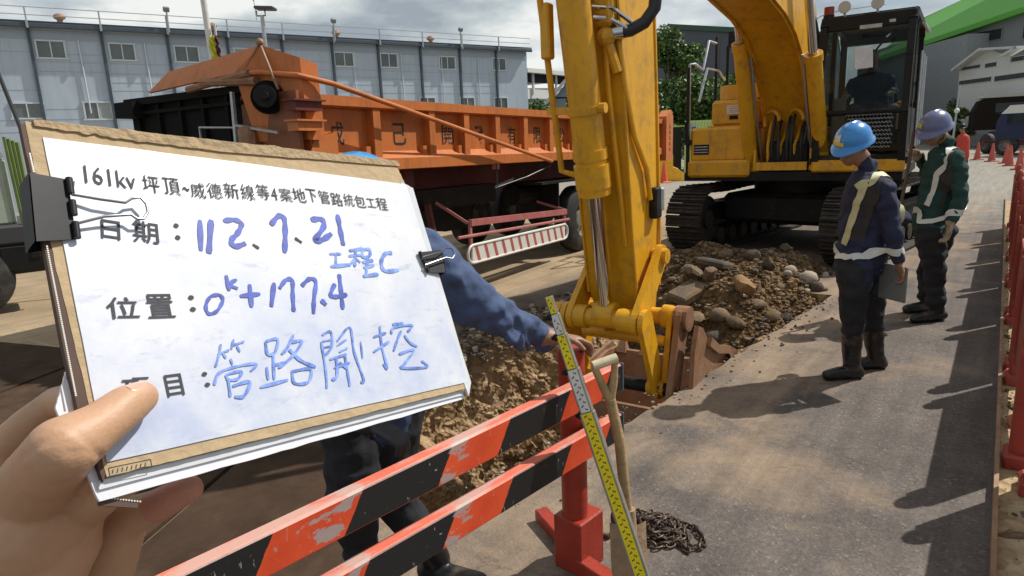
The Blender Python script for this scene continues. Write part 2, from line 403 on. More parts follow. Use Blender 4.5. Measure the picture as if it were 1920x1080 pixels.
# ground: asphalt, dusted with tan earth in patches and along the trench
def ground_mat():
    m = bpy.data.materials.new('dusty asphalt'); m.use_nodes = True; t = m.node_tree; b = t.nodes['Principled BSDF']; L = t.links.new
    g = N(t, 'ShaderNodeNewGeometry'); pos = g.outputs['Position']
    def nz(sc, det=8, ro=0.6, dist=0.0):
        n = N(t, 'ShaderNodeTexNoise'); n.inputs['Scale'].default_value = sc; n.inputs['Detail'].default_value = det; n.inputs['Roughness'].default_value = ro; n.inputs['Distortion'].default_value = dist
        L(pos, n.inputs['Vector']); return n.outputs['Fac']
    def mr(v, a, b_, c=0.0, d=1.0):
        n = N(t, 'ShaderNodeMapRange'); L(v, n.inputs['Value'])
        for k, q in zip(('From Min', 'From Max', 'To Min', 'To Max'), (a, b_, c, d)): n.inputs[k].default_value = q
        return n.outputs[0]
    def mix(f, a, b_, bt='MIX'):
        n = N(t, 'ShaderNodeMixRGB', blend_type=bt)
        if isinstance(f, float): n.inputs[0].default_value = f
        else: L(f, n.inputs[0])
        for i, q in ((1, a), (2, b_)):
            if isinstance(q, tuple): n.inputs[i].default_value = q + (1,)
            else: L(q, n.inputs[i])
        return n.outputs[0]
    def math_(op, a, b_):
        n = N(t, 'ShaderNodeMath', operation=op)
        for i, q in ((0, a), (1, b_)):
            if isinstance(q, (int, float)): n.inputs[i].default_value = q
            else: L(q, n.inputs[i])
        return n.outputs[0]
    # signed distance from the trench's right edge line, positive to the right
    dp = N(t, 'ShaderNodeVectorMath', operation='DOT_PRODUCT'); L(pos, dp.inputs[0]); dp.inputs[1].default_value = (0.742, -0.67, 0)
    dist = math_('ADD', dp.outputs['Value'], 1.93)
    asph = mix(mr(nz(2.2, 10, 0.7), 0.32, 0.68), (0.115, 0.100, 0.093), (0.205, 0.180, 0.164))
    v = N(t, 'ShaderNodeTexVoronoi'); v.inputs['Scale'].default_value = 95; L(pos, v.inputs['Vector'])
    sc = N(t, 'ShaderNodeSeparateColor'); L(v.outputs['Color'], sc.inputs[0])
    asph = mix(0.55, asph, mix(sc.outputs[0], (0.45, 0.44, 0.43), (1.0, 0.97, 0.93)), 'MULTIPLY')
    asph = mix(mr(sc.outputs[1], 0.965, 0.98, 0, 0.45), asph, (0.33, 0.30, 0.27))
    # wet or tarry dark patches
    asph = mix(mr(nz(0.9, 6, 0.6, 0.6), 0.58, 0.70, 0, 0.5), asph, (0.09, 0.08, 0.072))
    tan = mix(mr(nz(3.5, 8, 0.65), 0.3, 0.7), (0.25, 0.188, 0.135), (0.34, 0.262, 0.19))
    n1 = nz(1.1, 9, 0.62, 0.5)
    near = mr(dist, 0.1, 1.7, 0.14, -0.13)      # dustier beside the trench
    f = mr(math_('ADD', n1, near), 0.50, 0.66, 0, 0.92)
    base = mix(f, asph, tan)
    # left of the trench the ground is tracked earth
    left = mr(math_('ADD', dist, math_('MULTIPLY', nz(2.5), 0.5)), -2.25, -2.75)
    earth = mix(mr(nz(1.3, 9, 0.6, 0.3), 0.36, 0.66), (0.32, 0.24, 0.155), (0.45, 0.345, 0.22))
    base = mix(mr(dist, -0.9, -2.0), base, mix(mr(nz(4.0, 8, 0.7), 0.35, 0.65), (0.10, 0.085, 0.07), (0.19, 0.16, 0.13)))
    base = mix(left, base, earth)
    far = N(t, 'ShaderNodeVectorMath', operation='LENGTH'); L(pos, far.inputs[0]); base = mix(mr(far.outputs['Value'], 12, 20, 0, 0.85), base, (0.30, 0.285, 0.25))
    # tyre-dragged streaks along the road and a net of fine cracks
    da = N(t, 'ShaderNodeVectorMath', operation='DOT_PRODUCT'); L(pos, da.inputs[0]); da.inputs[1].default_value = (0.60, 0.80, 0)
    dc = N(t, 'ShaderNodeVectorMath', operation='DOT_PRODUCT'); L(pos, dc.inputs[0]); dc.inputs[1].default_value = (0.80, -0.60, 0)
    cmb = N(t, 'ShaderNodeCombineXYZ'); L(math_('MULTIPLY', da.outputs['Value'], 0.35), cmb.inputs[0]); L(math_('MULTIPLY', dc.outputs['Value'], 5.0), cmb.inputs[1])
    ns = N(t, 'ShaderNodeTexNoise'); ns.inputs['Scale'].default_value = 1.6; ns.inputs['Detail'].default_value = 9; ns.inputs['Roughness'].default_value = 0.7; L(cmb.outputs[0], ns.inputs['Vector'])
    base = mix(0.75, base, mix(mr(ns.outputs['Fac'], 0.34, 0.66), (0.70, 0.69, 0.68), (1.18, 1.16, 1.13)), 'MULTIPLY')
    vc = N(t, 'ShaderNodeTexVoronoi', feature='DISTANCE_TO_EDGE'); vc.inputs['Scale'].default_value = 1.7
    wv = N(t, 'ShaderNodeVectorMath', operation='ADD'); L(pos, wv.inputs[0]); nw = N(t, 'ShaderNodeTexNoise'); nw.inputs['Scale'].default_value = 5; nw.inputs['Detail'].default_value = 6; L(pos, nw.inputs['Vector']); sw = N(t, 'ShaderNodeVectorMath', operation='SCALE'); sw.inputs['Scale'].default_value = 0.35; L(nw.outputs['Color'], sw.inputs[0]); L(sw.outputs[0], wv.inputs[1]); L(wv.outputs[0], vc.inputs['Vector'])
    ck = math_('MULTIPLY', mr(vc.outputs['Distance'], 0.0, 0.012, 0.55, 0.0), mr(nz(0.8, 4), 0.48, 0.6)); base = mix(ck, base, (0.05, 0.042, 0.035))
    base = mix(mr(nz(7, 8, 0.75), 0.60, 0.70, 0, 0.5), base, (0.085, 0.07, 0.058))
    sx = N(t, 'ShaderNodeSeparateXYZ'); L(pos, sx.inputs[0])
    fine = mix(mr(nz(30, 6, 0.7), 0.3, 0.7), (0.82, 0.82, 0.82), (1.12, 1.12, 1.12))
    base = mix(0.8, base, fine, 'MULTIPLY')
    # clods scattered near the edge
    vv = N(t, 'ShaderNodeTexVoronoi'); vv.inputs['Scale'].default_value = 9; L(pos, vv.inputs['Vector'])
    L(base, b.inputs['Base Color'])
    rr = mr(f, 0, 1, 0.78, 0.95); L(rr, b.inputs['Roughness']); b.inputs['Specular IOR Level'].default_value = 0.3
    h = math_('ADD', math_('MULTIPLY', v.outputs['Distance'], 0.35), math_('MULTIPLY', nz(18, 8, 0.7), 1.0))
    bp = N(t, 'ShaderNodeBump'); bp.inputs['Strength'].default_value = 0.5; bp.inputs['Distance'].default_value = 0.012
    L(h, bp.inputs['Height']); L(bp.outputs[0], b.inputs['Normal'])
    return m
M['ground'] = ground_mat()

# ------------------------------------------------------------------ ground sheet with the trench cut out
def jag(pts, step=0.09, amp=0.016, seed=1):
    o = []
    for i in range(len(pts)):
        a, b = Vector(pts[i] + (0,)), Vector(pts[(i + 1) % len(pts)] + (0,)); n = max(1, int((b - a).length / step)); d = (b - a).normalized(); pn = Vector((-d.y, d.x, 0))
        for k in range(n):
            p = a.lerp(b, k / n); q = p + pn * amp * noise.noise(p * 5 + Vector((seed, 0, 0))) * 2; o.append((q.x, q.y))
    return o
TR = [(3.16, 6.38), (0.60, 3.55), (-0.16, 2.86), (-0.52, 2.62), (-1.10, 4.55), (-0.42, 5.37), (1.70, 7.55)]
TRJ = jag(TR)
outer = [(-600, -60), (600, -60), (600, 900), (-600, 900)]
vs3 = [Vector((x, y, 0)) for x, y in outer] ; hole = [Vector((x, y, 0)) for x, y in TRJ]
# a ring of inner vertices keeps triangles sane
tris = tessellate_polygon([vs3, hole])
gm = MB(); gm.add([v for v in vs3 + hole], [tuple(t) for t in tris])
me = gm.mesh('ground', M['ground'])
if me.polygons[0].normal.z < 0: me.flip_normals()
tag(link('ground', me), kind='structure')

# trench: rough clay walls and floor
def trench():
    n = len(TRJ); cx = sum(p[0] for p in TRJ) / n; cy = sum(p[1] for p in TRJ) / n
    levels = 44; depth = 1.15; vs = []; fs = []
    # denser ring for the walls
    ring = []
    for i in range(n):
        a, b = TRJ[i], TRJ[(i + 1) % n]
        for k in range(5): ring.append((a[0] + (b[0] - a[0]) * k / 5, a[1] + (b[1] - a[1]) * k / 5))
    m = len(ring)
    for j in range(levels + 1):
        t = j / levels; z = -depth * t
        for i, (x, y) in enumerate(ring):
            p = Vector((x, y, 0)); c = Vector((cx, cy, 0)); din = (c - p); din.normalize()
            # the left bank slopes, the right side is cut steep
            s = (x * 0.742 - y * 0.67) + 1.93
            slope = 0.75 if s < -1.0 else 0.10
            off = slope * t ** 0.85 * 1.15
            k = noise.noise(Vector((x * 2.2, y * 2.2, z * 2.2))) * 0.13 + noise.noise(Vector((x * 5, y * 5, z * 2.6))) * 0.10 + abs(noise.noise(Vector((x * 11, y * 11, z * 5)))) * 0.09 + noise.noise(Vector((x * 24, y * 24, z * 11))) * 0.035
            if j == 0: k = 0
            elif j == 1: k *= 0.5
            q = p + din * (off + k) + Vector((0, 0, z if j else 0.0))
            if j > 1: q.z += 0.05 * noise.noise(Vector((x * 8, y * 8, z * 8 + 5)))
            vs.append(q)
    for j in range(levels):
        for i in range(m):
            a = j * m + i; b = j * m + (i + 1) % m; fs.append((a, b, b + m, a + m))
    vs.append(Vector((cx, cy, -depth - 0.05))); c = len(vs) - 1
    for i in range(m): fs.append((levels * m + i, levels * m + (i + 1) % m, c))
    mb = MB(); mb.add(vs, fs)
    return tag(obj('trench', mb, M['soil'], smooth=True, ang=30), kind='structure')
trench()

# ------------------------------------------------------------------ rocks
def rock_mesh(seed, m, sub=2, flat=0.7):
    r = random.Random(seed); bm = bmesh.new(); bmesh.ops.create_icosphere(bm, subdivisions=sub, radius=1)
    o = Vector((r.uniform(-9, 9),) * 3); sc = Vector((r.uniform(.8, 1.25), r.uniform(.65, 1.0), r.uniform(.5, .85) * flat / 0.7))
    cuts = [Vector((r.uniform(-1, 1), r.uniform(-1, 1), r.uniform(-1, 1))).normalized() for _ in range(7)]
    for v in bm.verts:
        p = v.co.copy()
        for c in cuts:
            d = p.dot(c)
            if d > 0.72: p -= c * (d - 0.72) * 0.85
        p *= 1 + 0.16 * noise.noise(p * 1.6 + o)
        v.co = Vector((p.x * sc.x, p.y * sc.y, p.z * sc.z))
    me = bpy.data.meshes.new('rock'); bm.to_mesh(me); bm.free(); me.materials.append(m)
    me.polygons.foreach_set('use_smooth', [True] * len(me.polygons)); me.set_sharp_from_angle(angle=math.radians(38))
    return me
RK = [mat('rock grey', (0.14, 0.108, 0.075), 0.9, var=0.35, vscale=3, bump=0.8, bscale=10, dirt=(0.24, 0.15, 0.07), dirt_amt=0.8),
      mat('rock brown', (0.17, 0.115, 0.065), 0.9, var=0.3, vscale=3, bump=0.6, bscale=14, dirt=(0.30, 0.2, 0.11), dirt_amt=0.5),
      mat('rock pale', (0.38, 0.32, 0.25), 0.85, var=0.2, vscale=3, bump=0.5, bscale=14, dirt=(0.30, 0.21, 0.12), dirt_amt=0.5),
      mat('rock dark', (0.075, 0.06, 0.046), 0.9, var=0.35, vscale=3, bump=0.8, bscale=10, dirt=(0.17, 0.11, 0.06), dirt_amt=0.6),
      mat('rock ochre', (0.26, 0.155, 0.065), 0.9, var=0.2, vscale=2, bump=0.5, bscale=10)]
RM = [[rock_mesh(10 * i + j, mm) for j in range(4)] for i, mm in enumerate(RK)]
GR = rock_mesh(77, RK[1], 1)

# excavated spoil heap: spans from the trench end to the tracks
A0 = Vector((0.67, 0.742, 0)); AR = Vector((0.742, -0.67, 0))     # along and across the trench
PC = Vector((2.28, 6.55, 0))
def heap_h(x, y):
    q = Vector((x, y, 0)) - PC; a = q.dot(A0); c = q.dot(AR)
    s = lambda t: t * t * (3 - 2 * t)
    cl = lambda t: max(0.0, min(1.0, t))
    w_ = 0.09 * noise.noise(Vector((x * 2, y * 2, 0)))
    fr = cl((0.84 - c + w_) / 0.80); fl = cl((c + 1.55) / 0.6); ff = cl((a + 1.75 + 0.3 * c) / 1.5); fb = cl((2.0 - a) / 0.7)
    h = -0.40 * (1 - 0.55 * s(cl((a + .7) / 1.1))) + 0.44 * s(fr)                                  # slopes down below the road at the cut edge
    h = -1.0 + (1.0 + h) * s(ff)
    h = -0.06 + (h + 0.06) * s(fb) * s(fl) if h > 0 else h
    h += 0.10 * noise.noise(Vector((x * 1.6, y * 1.6, 3))) + 0.08 * abs(noise.noise(Vector((x * 4, y * 4, 1)))) + 0.045 * noise.noise(Vector((x * 9, y * 9, 1))) + 0.02 * noise.noise(Vector((x * 24, y * 24, 1)))
    if fb < 0.5 or fl < 0.5: h -= 0.08
    return h - 0.03
hp = thing('spoil_heap', 'heap of excavated brown soil and broken rocks between bucket and crawler tracks', 'rubble', PC)
hm = MB(); nx = 120; vs = []; fs = []
for i in range(nx + 1):
    for j in range(nx + 1):
        q = A0 * (-2.0 + 4.5 * i / nx) + AR * (-1.75 + 2.56 * j / nx)
        vs.append((q.x, q.y, heap_h(PC.x + q.x, PC.y + q.y)))
for i in range(nx):
    for j in range(nx):
        a = i * (nx + 1) + j
        fs.append((a, a + 1, a + nx + 2, a + nx + 1))
hm.add(vs, fs); obj('soil', hm, M['darksoil'], hp, smooth=False)
R2 = random.Random(5)
def put_rock(me, p, s, parent, name='rock', label=None):
    o = link(name, me, parent, p, (R2.uniform(-.6, .6), R2.uniform(-.6, .6), R2.uniform(0, 6.3))); o.scale = (s, s, s)
    if label: o['label'] = label
    return o
for k in range(230):
    a = R2.uniform(-1.5, 2.0); c = R2.uniform(-1.35, 0.74); q = A0 * a + AR * c
    h = heap_h(PC.x + q.x, PC.y + q.y)
    if h < -0.6: continue
    s = 0.020 + 0.065 * R2.random() ** 2.6
    fam = R2.choices([0, 1, 2, 3], [1.0, 6, 0.5, 2.2])[0]
    put_rock(R2.choice(RM[fam]), (q.x, q.y, h + s * 0.25), s, hp)
def heap_hit(px, py):
    for k in range(500):
        g = at(px, py, 3.6 + k * .012)
        if g.z < heap_h(g.x, g.y): break
    return g
def heap_rock(px, py, s, fam, var, label):
    q = heap_hit(px, py) - PC
    put_rock(RM[fam][var], (q.x, q.y, q.z + s * .25), s, hp, label=label)
heap_rock(1392, 545, 0.17, 4, 1, 'big ochre boulder')
heap_rock(1296, 612, 0.16, 1, 2, 'upright brown boulder beside the bucket')
heap_rock(1512, 528, 0.12, 2, 0, 'pale rounded boulder')
heap_rock(1480, 512, 0.09, 2, 2, None)
heap_rock(1338, 640, 0.12, 3, 1, None)
heap_rock(1352, 600, 0.12, 0, 3, None)
heap_rock(1300, 515, 0.12, 0, 1, None)
for px_, py_, s_, f_, v_ in ((1440, 500, .10, 3, 0), (1420, 575, .08, 1, 1), (1380, 610, .09, 1, 3), (1462, 540, .07, 0, 2), (1530, 545, .09, 3, 2), (1270, 560, .11, 1, 0), (1330, 520, .10, 1, 3), (1500, 548, .05, 1, 3), (1410, 485, .11, 3, 1), (1360, 480, .09, 1, 1), (1545, 520, .06, 2, 1), (1400, 640, .06, 0, 0)): heap_rock(px_, py_, s_, f_, v_, None)
sl = MB(); sl.box((0, 0, 0), (0.36, 0.26, 0.10), bev=0.02)
g = heap_hit(1290, 556) - PC + Vector((0, 0, .04)); obj('broken_slab', sl, RK[0], hp, g, (0.12, -0.3, 0.5))
sl = MB(); sl.box((0, 0, 0), (0.5, 0.3, 0.08), bev=0.02)
g = heap_hit(1345, 500) - PC + Vector((0, 0, .03)); obj('broken_slab', sl, RK[3], hp, g, (0.15, 0.2, 0.9))
# small gravel over the heap, one uncountable mass
def scatter(name, n, fn, mats, parent=None, loc=(0, 0, 0)):
    mb = MB(); base = []
    for k in range(6):
        r = random.Random(k); b = MB(); b.ball((0, 0, 0), 1, 5, 3, (r.uniform(.8, 1.3), r.uniform(.6, 1), r.uniform(.5, .9))); base.append(b)
    vs = []; fs = []; mi = []
    for k in range(n):
        p, s = fn()
        if p is None: continue
        b = R2.choice(base); a = R2.uniform(0, 6.3); ca, sa = math.cos(a), math.sin(a); o = len(vs)
        mm = R2.randrange(len(mats))
        for v in b.v:
            j = 1 + R2.uniform(-.22, .22)
            vs.append((p[0] + s * j * (v[0] * ca - v[1] * sa), p[1] + s * j * (v[0] * sa + v[1] * ca), p[2] + s * j * v[2]))
        for f in b.f: fs.append(tuple(i + o for i in f)); mi.append(mm)
    me = bpy.data.meshes.new(name); me.from_pydata(vs, [], fs)
    for m_ in mats: me.materials.append(m_)
    me.polygons.foreach_set('material_index', mi)
    o = link(name, me, parent, loc); o['kind'] = 'stuff'; return o
def f_heap():
    a = R2.uniform(-1.9, 2.1); c = R2.uniform(-1.6, 0.76); q = A0 * a + AR * c; h = heap_h(PC.x + q.x, PC.y + q.y)
    if h < -0.7: return None, 0
    s = 0.008 + 0.028 * R2.random() ** 2; return (q.x, q.y, h + s * 0.3), s
scatter('gravel', 7500, f_heap, [RK[1], M['darksoil'], RK[3], M['darksoil'], M['soil'], RK[1]], hp)
# gravel along the trench's left lip and clods along the right lip
LA, LB = Vector((-1.2, 4.35, 0)), Vector((1.35, 7.2, 0))
def f_lip():
    t = R2.random(); p = LA.lerp(LB, t) + AR * R2.gauss(-0.02, 0.16) ; s = 0.008 + 0.035 * R2.random() ** 2.5
    return (p.x, p.y, s * 0.35), s
tag(scatter('lip_gravel', 1500, f_lip, [RK[0], RK[2], RK[1], RK[3]]), 'loose grey gravel along the far lip of the trench', 'gravel')
def f_clod():
    t = R2.random(); p = Vector((-0.3, 2.9, 0)).lerp(Vector((3.0, 6.3, 0)), t) + AR * (abs(R2.gauss(0, 0.16))); s = 0.004 + 0.014 * R2.random() ** 3
    return (p.x, p.y, s * 0.4), s
tag(scatter('soil_crumbs', 380, f_clod, [RK[1], RK[3], RK[2]]), 'crumbs of soil on the asphalt beside the trench edge', 'soil')
# lumps of clay sticking out of the left bank
def f_bank():
    t = R2.random(); p = Vector((-0.95, 4.45, 0)).lerp(Vector((0.6, 6.3, 0)), t); k = R2.random(); p += AR * (0.12 + 0.62 * k ** 1.2); s = 0.012 + 0.035 * R2.random() ** 2
    return (p.x, p.y, -1.1 * k), s
tag(scatter('clay_lumps', 420, f_bank, [M['soil']]), 'crumbling clay lumps on the lit bank of the trench', 'soil')
# ------------------------------------------------------------------ excavator (frame: x = ahead, y = its left, z = up)
HD = Vector((-0.559, -0.829, 0)); S0 = Vector((4.10, 9.35, 0))
EX = thing('excavator', 'big yellow crawler excavator with black cab digging beside the spoil heap', 'excavator', S0, math.atan2(HD.y, HD.x))
Y = M['yellow']; K = M['black']
TA = math.radians(-11)       # the undercarriage is turned a little against the house
RT = Matrix.Rotation(TA, 3, 'Z')
def tp(x, y, z): return RT @ Vector((x, y, z)) + Vector((-0.34, 0.12, 0))
GAUGE = 1.02; TH = 0.40; TL = 1.45
for s in (-1, 1):
    fr = MB(); fr.box((0, 0, 0), (2.9, 0.30, 0.34), bev=0.05); fr.box((0, 0.0, 0.12), (1.6, 0.36, 0.1), bev=0.02)
    t = obj('crawler_track', fr, K, EX, tp(0, s * GAUGE, 0.485), (0, 0, TA))
    for e in (-1, 1):
        wh = MB(); wh.tube([(0, -0.12, 0), (0, 0.12, 0)], 0.33, 28); wh.tube([(0, -0.17, 0), (0, 0.17, 0)], 0.12, 16)
        obj('idler_wheel' if e > 0 else 'sprocket', wh, M['track'], t, (e * TL, 0, -0.04), smooth=True)
    for k in range(7):
        wh = MB(); wh.tube([(0, -0.14, 0), (0, 0.14, 0)], 0.11, 14)
        if k == 0: rmesh = wh.mesh('roller', M['track'], True)
        link('roller', rmesh, t, (-1.05 + 0.35 * k, 0, -0.30))
    sh = MB(); sh.box((0, 0, 0), (0.155, 0.52, 0.022)); sh.box((-0.055, 0, 0.025), (0.018, 0.5, 0.04)); sh.box((0.0, 0, 0.02), (0.014, 0.5, 0.028)); sh.box((0.055, 0, 0.022), (0.016, 0.5, 0.034))
    sh.box((0, 0, -0.04), (0.12, 0.16, 0.06))
    sm = sh.mesh('track_shoe', M['track'])
    R_ = 0.42; per = 4 * TL + 2 * math.pi * R_; n = round(per / 0.17)
    for i in range(n):
        d = per * i / n
        if d < 2 * TL: x, z, a = -TL + d, R_, 0.0
        elif d < 2 * TL + math.pi * R_: q = (d - 2 * TL) / R_; x, z, a = TL + R_ * math.sin(q), R_ * math.cos(q), q
        elif d < 4 * TL + math.pi * R_: x, z, a = TL - (d - 2 * TL - math.pi * R_), -R_, math.pi
        else: q = (d - 4 * TL - math.pi * R_) / R_; x, z, a = -TL - R_ * math.sin(q), -R_ * math.cos(q), math.pi + q
        if d < 2 * TL: z -= 0.02 * math.sin(math.pi * (x + TL) / (2 * TL) * 2) ** 2
        link('track_shoe', sm, t, (x, 0, z - 0.035), (0, a, 0))
cb = MB(); cb.box((0, 0, -.03), (2.3, 1.66, 0.40), bev=0.06)  # box enlarged and kept black to darken the space under the machine
for sx in (-1, 1):
    for sy in (-1, 1): cb.bar((sx * 0.4, sy * 0.4, 0.02), (sx * 0.95, sy * 0.9, -0.1), 0.3, 0.24)
obj('car_body', cb, K, EX, tp(0, 0, 0.62), (0, 0, TA))
tb = MB(); tb.tube([(0, 0, 0.76), (0, 0, 1.0)], 0.62, 36); obj('slew_ring', tb, K, EX, smooth=True)
dk = MB()
dk.prism([(1.15, -1.28), (1.15, 1.28), (-1.3, 1.28), (-1.9, 0.9), (-1.9, -0.9), (-1.3, -1.28)], 0.99, 1.10, 'z')
obj('deck', dk, K, EX)
dk = MB(); dk.box((1.0, 0.81, 1.165), (0.52, 0.98, 0.14), bev=0.02); dk.box((0.98, -0.82, 1.15), (0.46, 0.80, 0.22), bev=0.03)
obj('deck_skirt', dk, Y, EX)
b = MB(); b.box((0.60, -0.83, 1.46), (1.05, 0.76, 0.44), bev=0.03); tbx = obj('tool_box', b, Y, EX)
b = MB(); b.box((1.128, -1.06, 1.40), (0.012, 0.2, 0.13)); obj('vent_opening', b, K, tbx)
b = MB()
for k in range(3): b.box((1.137, -1.06, 1.365 + 0.035 * k), (0.008, 0.18, 0.012))
obj('grille_bar', b, M['steel'], tbx)['kind'] = 'stuff'
b = MB(); b.box((0.28, -0.72, 1.86), (1.1, 0.62, 0.34), bev=0.04); b.box((0.28, -0.74, 1.685), (1.14, 0.66, 0.03)); ft = obj('fuel_tank', b, Y, EX)
b = MB(); b.box((0.836, -0.72, 1.90), (0.006, 0.2, 0.11)); stk = obj('sticker', b, M['white'], ft)
b = MB()
for k in range(4): b.box((0.8405, -0.72, 1.87 + 0.022 * k), (0.002, 0.16 - 0.02 * (k % 2), 0.006))
obj('printed_line', b, M['pinkred'], stk)['kind'] = 'stuff'
b = MB(); b.box((0.836, -0.73, 1.80), (0.006, 0.11, 0.05)); obj('keyhole_plate', b, K, ft)
b = MB(); b.prism([(0.62, -0.98), (0.78, -0.84), (0.78, -0.42), (-0.3, -0.42), (-0.3, -0.98)], 2.035, 2.22, 'z'); obj('tank_cover', b, Y, EX)
b = MB(); b.box((0.30, -0.46, 2.31), (0.2, 0.2, 0.17), bev=0.03); obj('filler_cap', b, Y, EX)
# engine house and counterweight
b = MB(); b.box((-1.0, 0.05, 1.5), (1.5, 2.3, 0.80), bev=0.05); obj('engine_cover', b, Y, EX)
b = MB(); b.prism([(-1.72, 1.25), (-1.72, -1.25), (-2.1, -1.05), (-2.28, -0.5), (-2.28, 0.5), (-2.1, 1.05)], 1.05, 1.95, 'z'); obj('counterweight', b, Y, EX)
# handrails round the walkway
rl = MB()
def rail(pts): rl.tube(pts, 0.017, 6)
rail([(1.1, -1.24, 1.1), (1.1, -1.24, 2.5), (0.9, -1.24, 2.52), (0.55, -1.24, 2.46), (0.32, -1.24, 2.86), (-0.05, -1.24, 2.86)])
rail([(0.95, -1.16, 2.02), (0.62, -1.16, 2.47), (0.1, -1.16, 2.47), (-0.2, -1.16, 2.36)])
obj('handrail', rl, M['steel'], EX, smooth=True)
rl = MB()
for x, y_, z0, z1 in ((-0.05, -1.24, 2.0, 2.95), (0.05, -1.05, 2.0, 2.8), (-0.2, -0.75, 2.0, 3.05), (-0.25, -1.0, 2.0, 2.9)): rl.box((x, y_, (z0 + z1) / 2), (0.035, 0.035, z1 - z0))
rl.box((-0.15, -0.95, 2.9), (0.05, 0.3, 0.22)); obj('mirror_posts', rl, K, EX)
rl = MB(); rl.tube([(1.12, -1.25, 1.1), (1.12, -1.25, 2.46)], 0.022, 6); rl.box((1.15, -1.25, 1.62), (0.05, 0.05, 0.3)); rl.ball((1.13, -1.24, 1.5), 0.05); obj('mirror_arm', rl, K, EX)
rl = MB(); rl.tube([(-0.2, -0.75, 3.05), (0.1, -0.75, 3.08), (0.3, -0.8, 3.0)], 0.014, 6); obj('upper_rail', rl, M['steel'], EX)

# boom: a curved box section, underside seen from ahead
def sweep(prof_lo, prof_hi, wlo, mb, y0=0.0):
    """box girder in the x-z plane: lower and upper outlines with half widths"""
    n = len(prof_lo); vs = []
    for (a, b, wd) in zip(prof_lo, prof_hi, wlo):
        vs += [(a[0], y0 - wd, a[1]), (a[0], y0 + wd, a[1]), (b[0], y0 + wd, b[1]), (b[0], y0 - wd, b[1])]
    fs = [(0, 1, 2, 3), tuple((n - 1) * 4 + k for k in (3, 2, 1, 0))]
    for i in range(n - 1):
        for k in range(4):
            a = i * 4 + k; b = i * 4 + (k + 1) % 4; fs.append((a, b, b + 4, a + 4))
    mb.add(vs, fs)
lo = [(0.62, 1.22), (0.80, 1.55), (1.05, 1.95), (1.45, 2.35), (1.95, 2.62), (2.5, 2.76), (3.3, 2.86), (4.3, 3.05), (5.3, 3.32), (6.15, 3.62)]
hi = [(0.30, 1.42), (0.36, 1.85), (0.55, 2.45), (0.95, 3.0), (1.6, 3.38), (2.4, 3.6), (3.3, 3.66), (4.3, 3.72), (5.3, 3.85), (6.15, 3.98)]
bm_ = MB(); sweep(lo, hi, [0.30, 0.29, 0.29, 0.29, 0.28, 0.28, 0.28, 0.27, 0.25, 0.2], bm_, -0.05)
boom = obj('boom', bm_, Y, EX, smooth=True, ang=40)
b = MB()
for s in (-1, 1): b.box((0.55, s * 0.36, 1.32), (0.5, 0.07, 0.62), bev=0.02)
b.tube([(0.46, -0.42, 1.36), (0.46, 0.42, 1.36)], 0.09, 16); obj('boom_bracket', b, Y, EX)
b = MB()      # weld seam flange lines along the underside
for s in (-1, 1): b.tube([(p[0] + 0.012, s * 0.24 - .05, p[1] - 0.012) for p in lo], 0.012, 5)
obj('weld_seam', b, Y, boom, smooth=True)
for s in (-1, 1):
    yy = s * 0.44
    a0, a1 = Vector((0.98, yy, 1.12)), Vector((1.72, yy * 0.98, 2.62)); d = (a1 - a0)
    if s > 0: a0 = Vector((0.98, .40, 1.12)); a1 = Vector((1.75, .37, 2.42)); d = a1 - a0
    c = MB(); c.tube([a0, a1], 0.088, 20); c.tube([a1 - d.normalized() * 0.09, a1], 0.10, 20); c.tube([a0 - Vector((0, 0.1, 0)), a0 + Vector((0, 0.1, 0))], 0.11, 16)
    cy = obj('boom_cylinder', c, Y, EX, smooth=True)
    c = MB(); e_ = a1 + d.normalized() * 1.1; c.tube([a1, e_], 0.05, 16); obj('piston_rod', c, M['chrome'], cy, smooth=True)
    c = MB(); c.tube([a0 + Vector((-0.03, -s * 0.12, 0.1)), a0.lerp(a1, .5) + Vector((0, -s * 0.11, 0)), a1 + Vector((0, -s * .11, 0))], 0.016, 6); obj('oil_pipe', c, M['steel'], cy, smooth=True)
# hoses at the boom foot
for k in range(9):
    yy = -0.22 + 0.055 * k; c = MB(); j = RND.uniform(-.03, .03)
    zt = 1.62 + 0.12 * math.sin(k * 1.7) ; xk = 0.92 + j
    c.tube([(0.78, yy, 1.12), (xk + .12, yy + j, 1.2), (xk + .16, yy + j, 1.42), (xk + 0.1, yy, zt), (xk - .04, yy, zt + .16), (xk - .12, yy - j, zt + 0.1)], 0.02, 7)
    obj('hydraulic_hose', c, M['hose'] if k % 3 else Y, EX, smooth=True)
for s in (-0.2, 0.08):
    c = MB(); pts = [(1.08 + 0.1 * math.cos(a) - .05, s + 0.11 * math.cos(a * 1.0), 1.72 + 0.13 * math.sin(a)) for a in [k * math.pi / 6 for k in range(0, 8)]]
    c.tube(pts, 0.022, 8); obj('pipe_loop', c, Y, EX, smooth=True)
b = MB(); b.box((0.95, 0.0, 1.3), (0.2, 0.5, 0.34), bev=0.02); obj('valve_block', b, K, EX)
b = MB(); b.box((1.16, -0.05, 1.17), (0.03, 0.62, 0.10)); b.box((1.16, -0.36, 1.25), (0.03, 0.03, 0.26)); b.box((1.16, 0.3, 1.25), (0.03, 0.03, 0.26)); obj('step_frame', b, Y, EX)

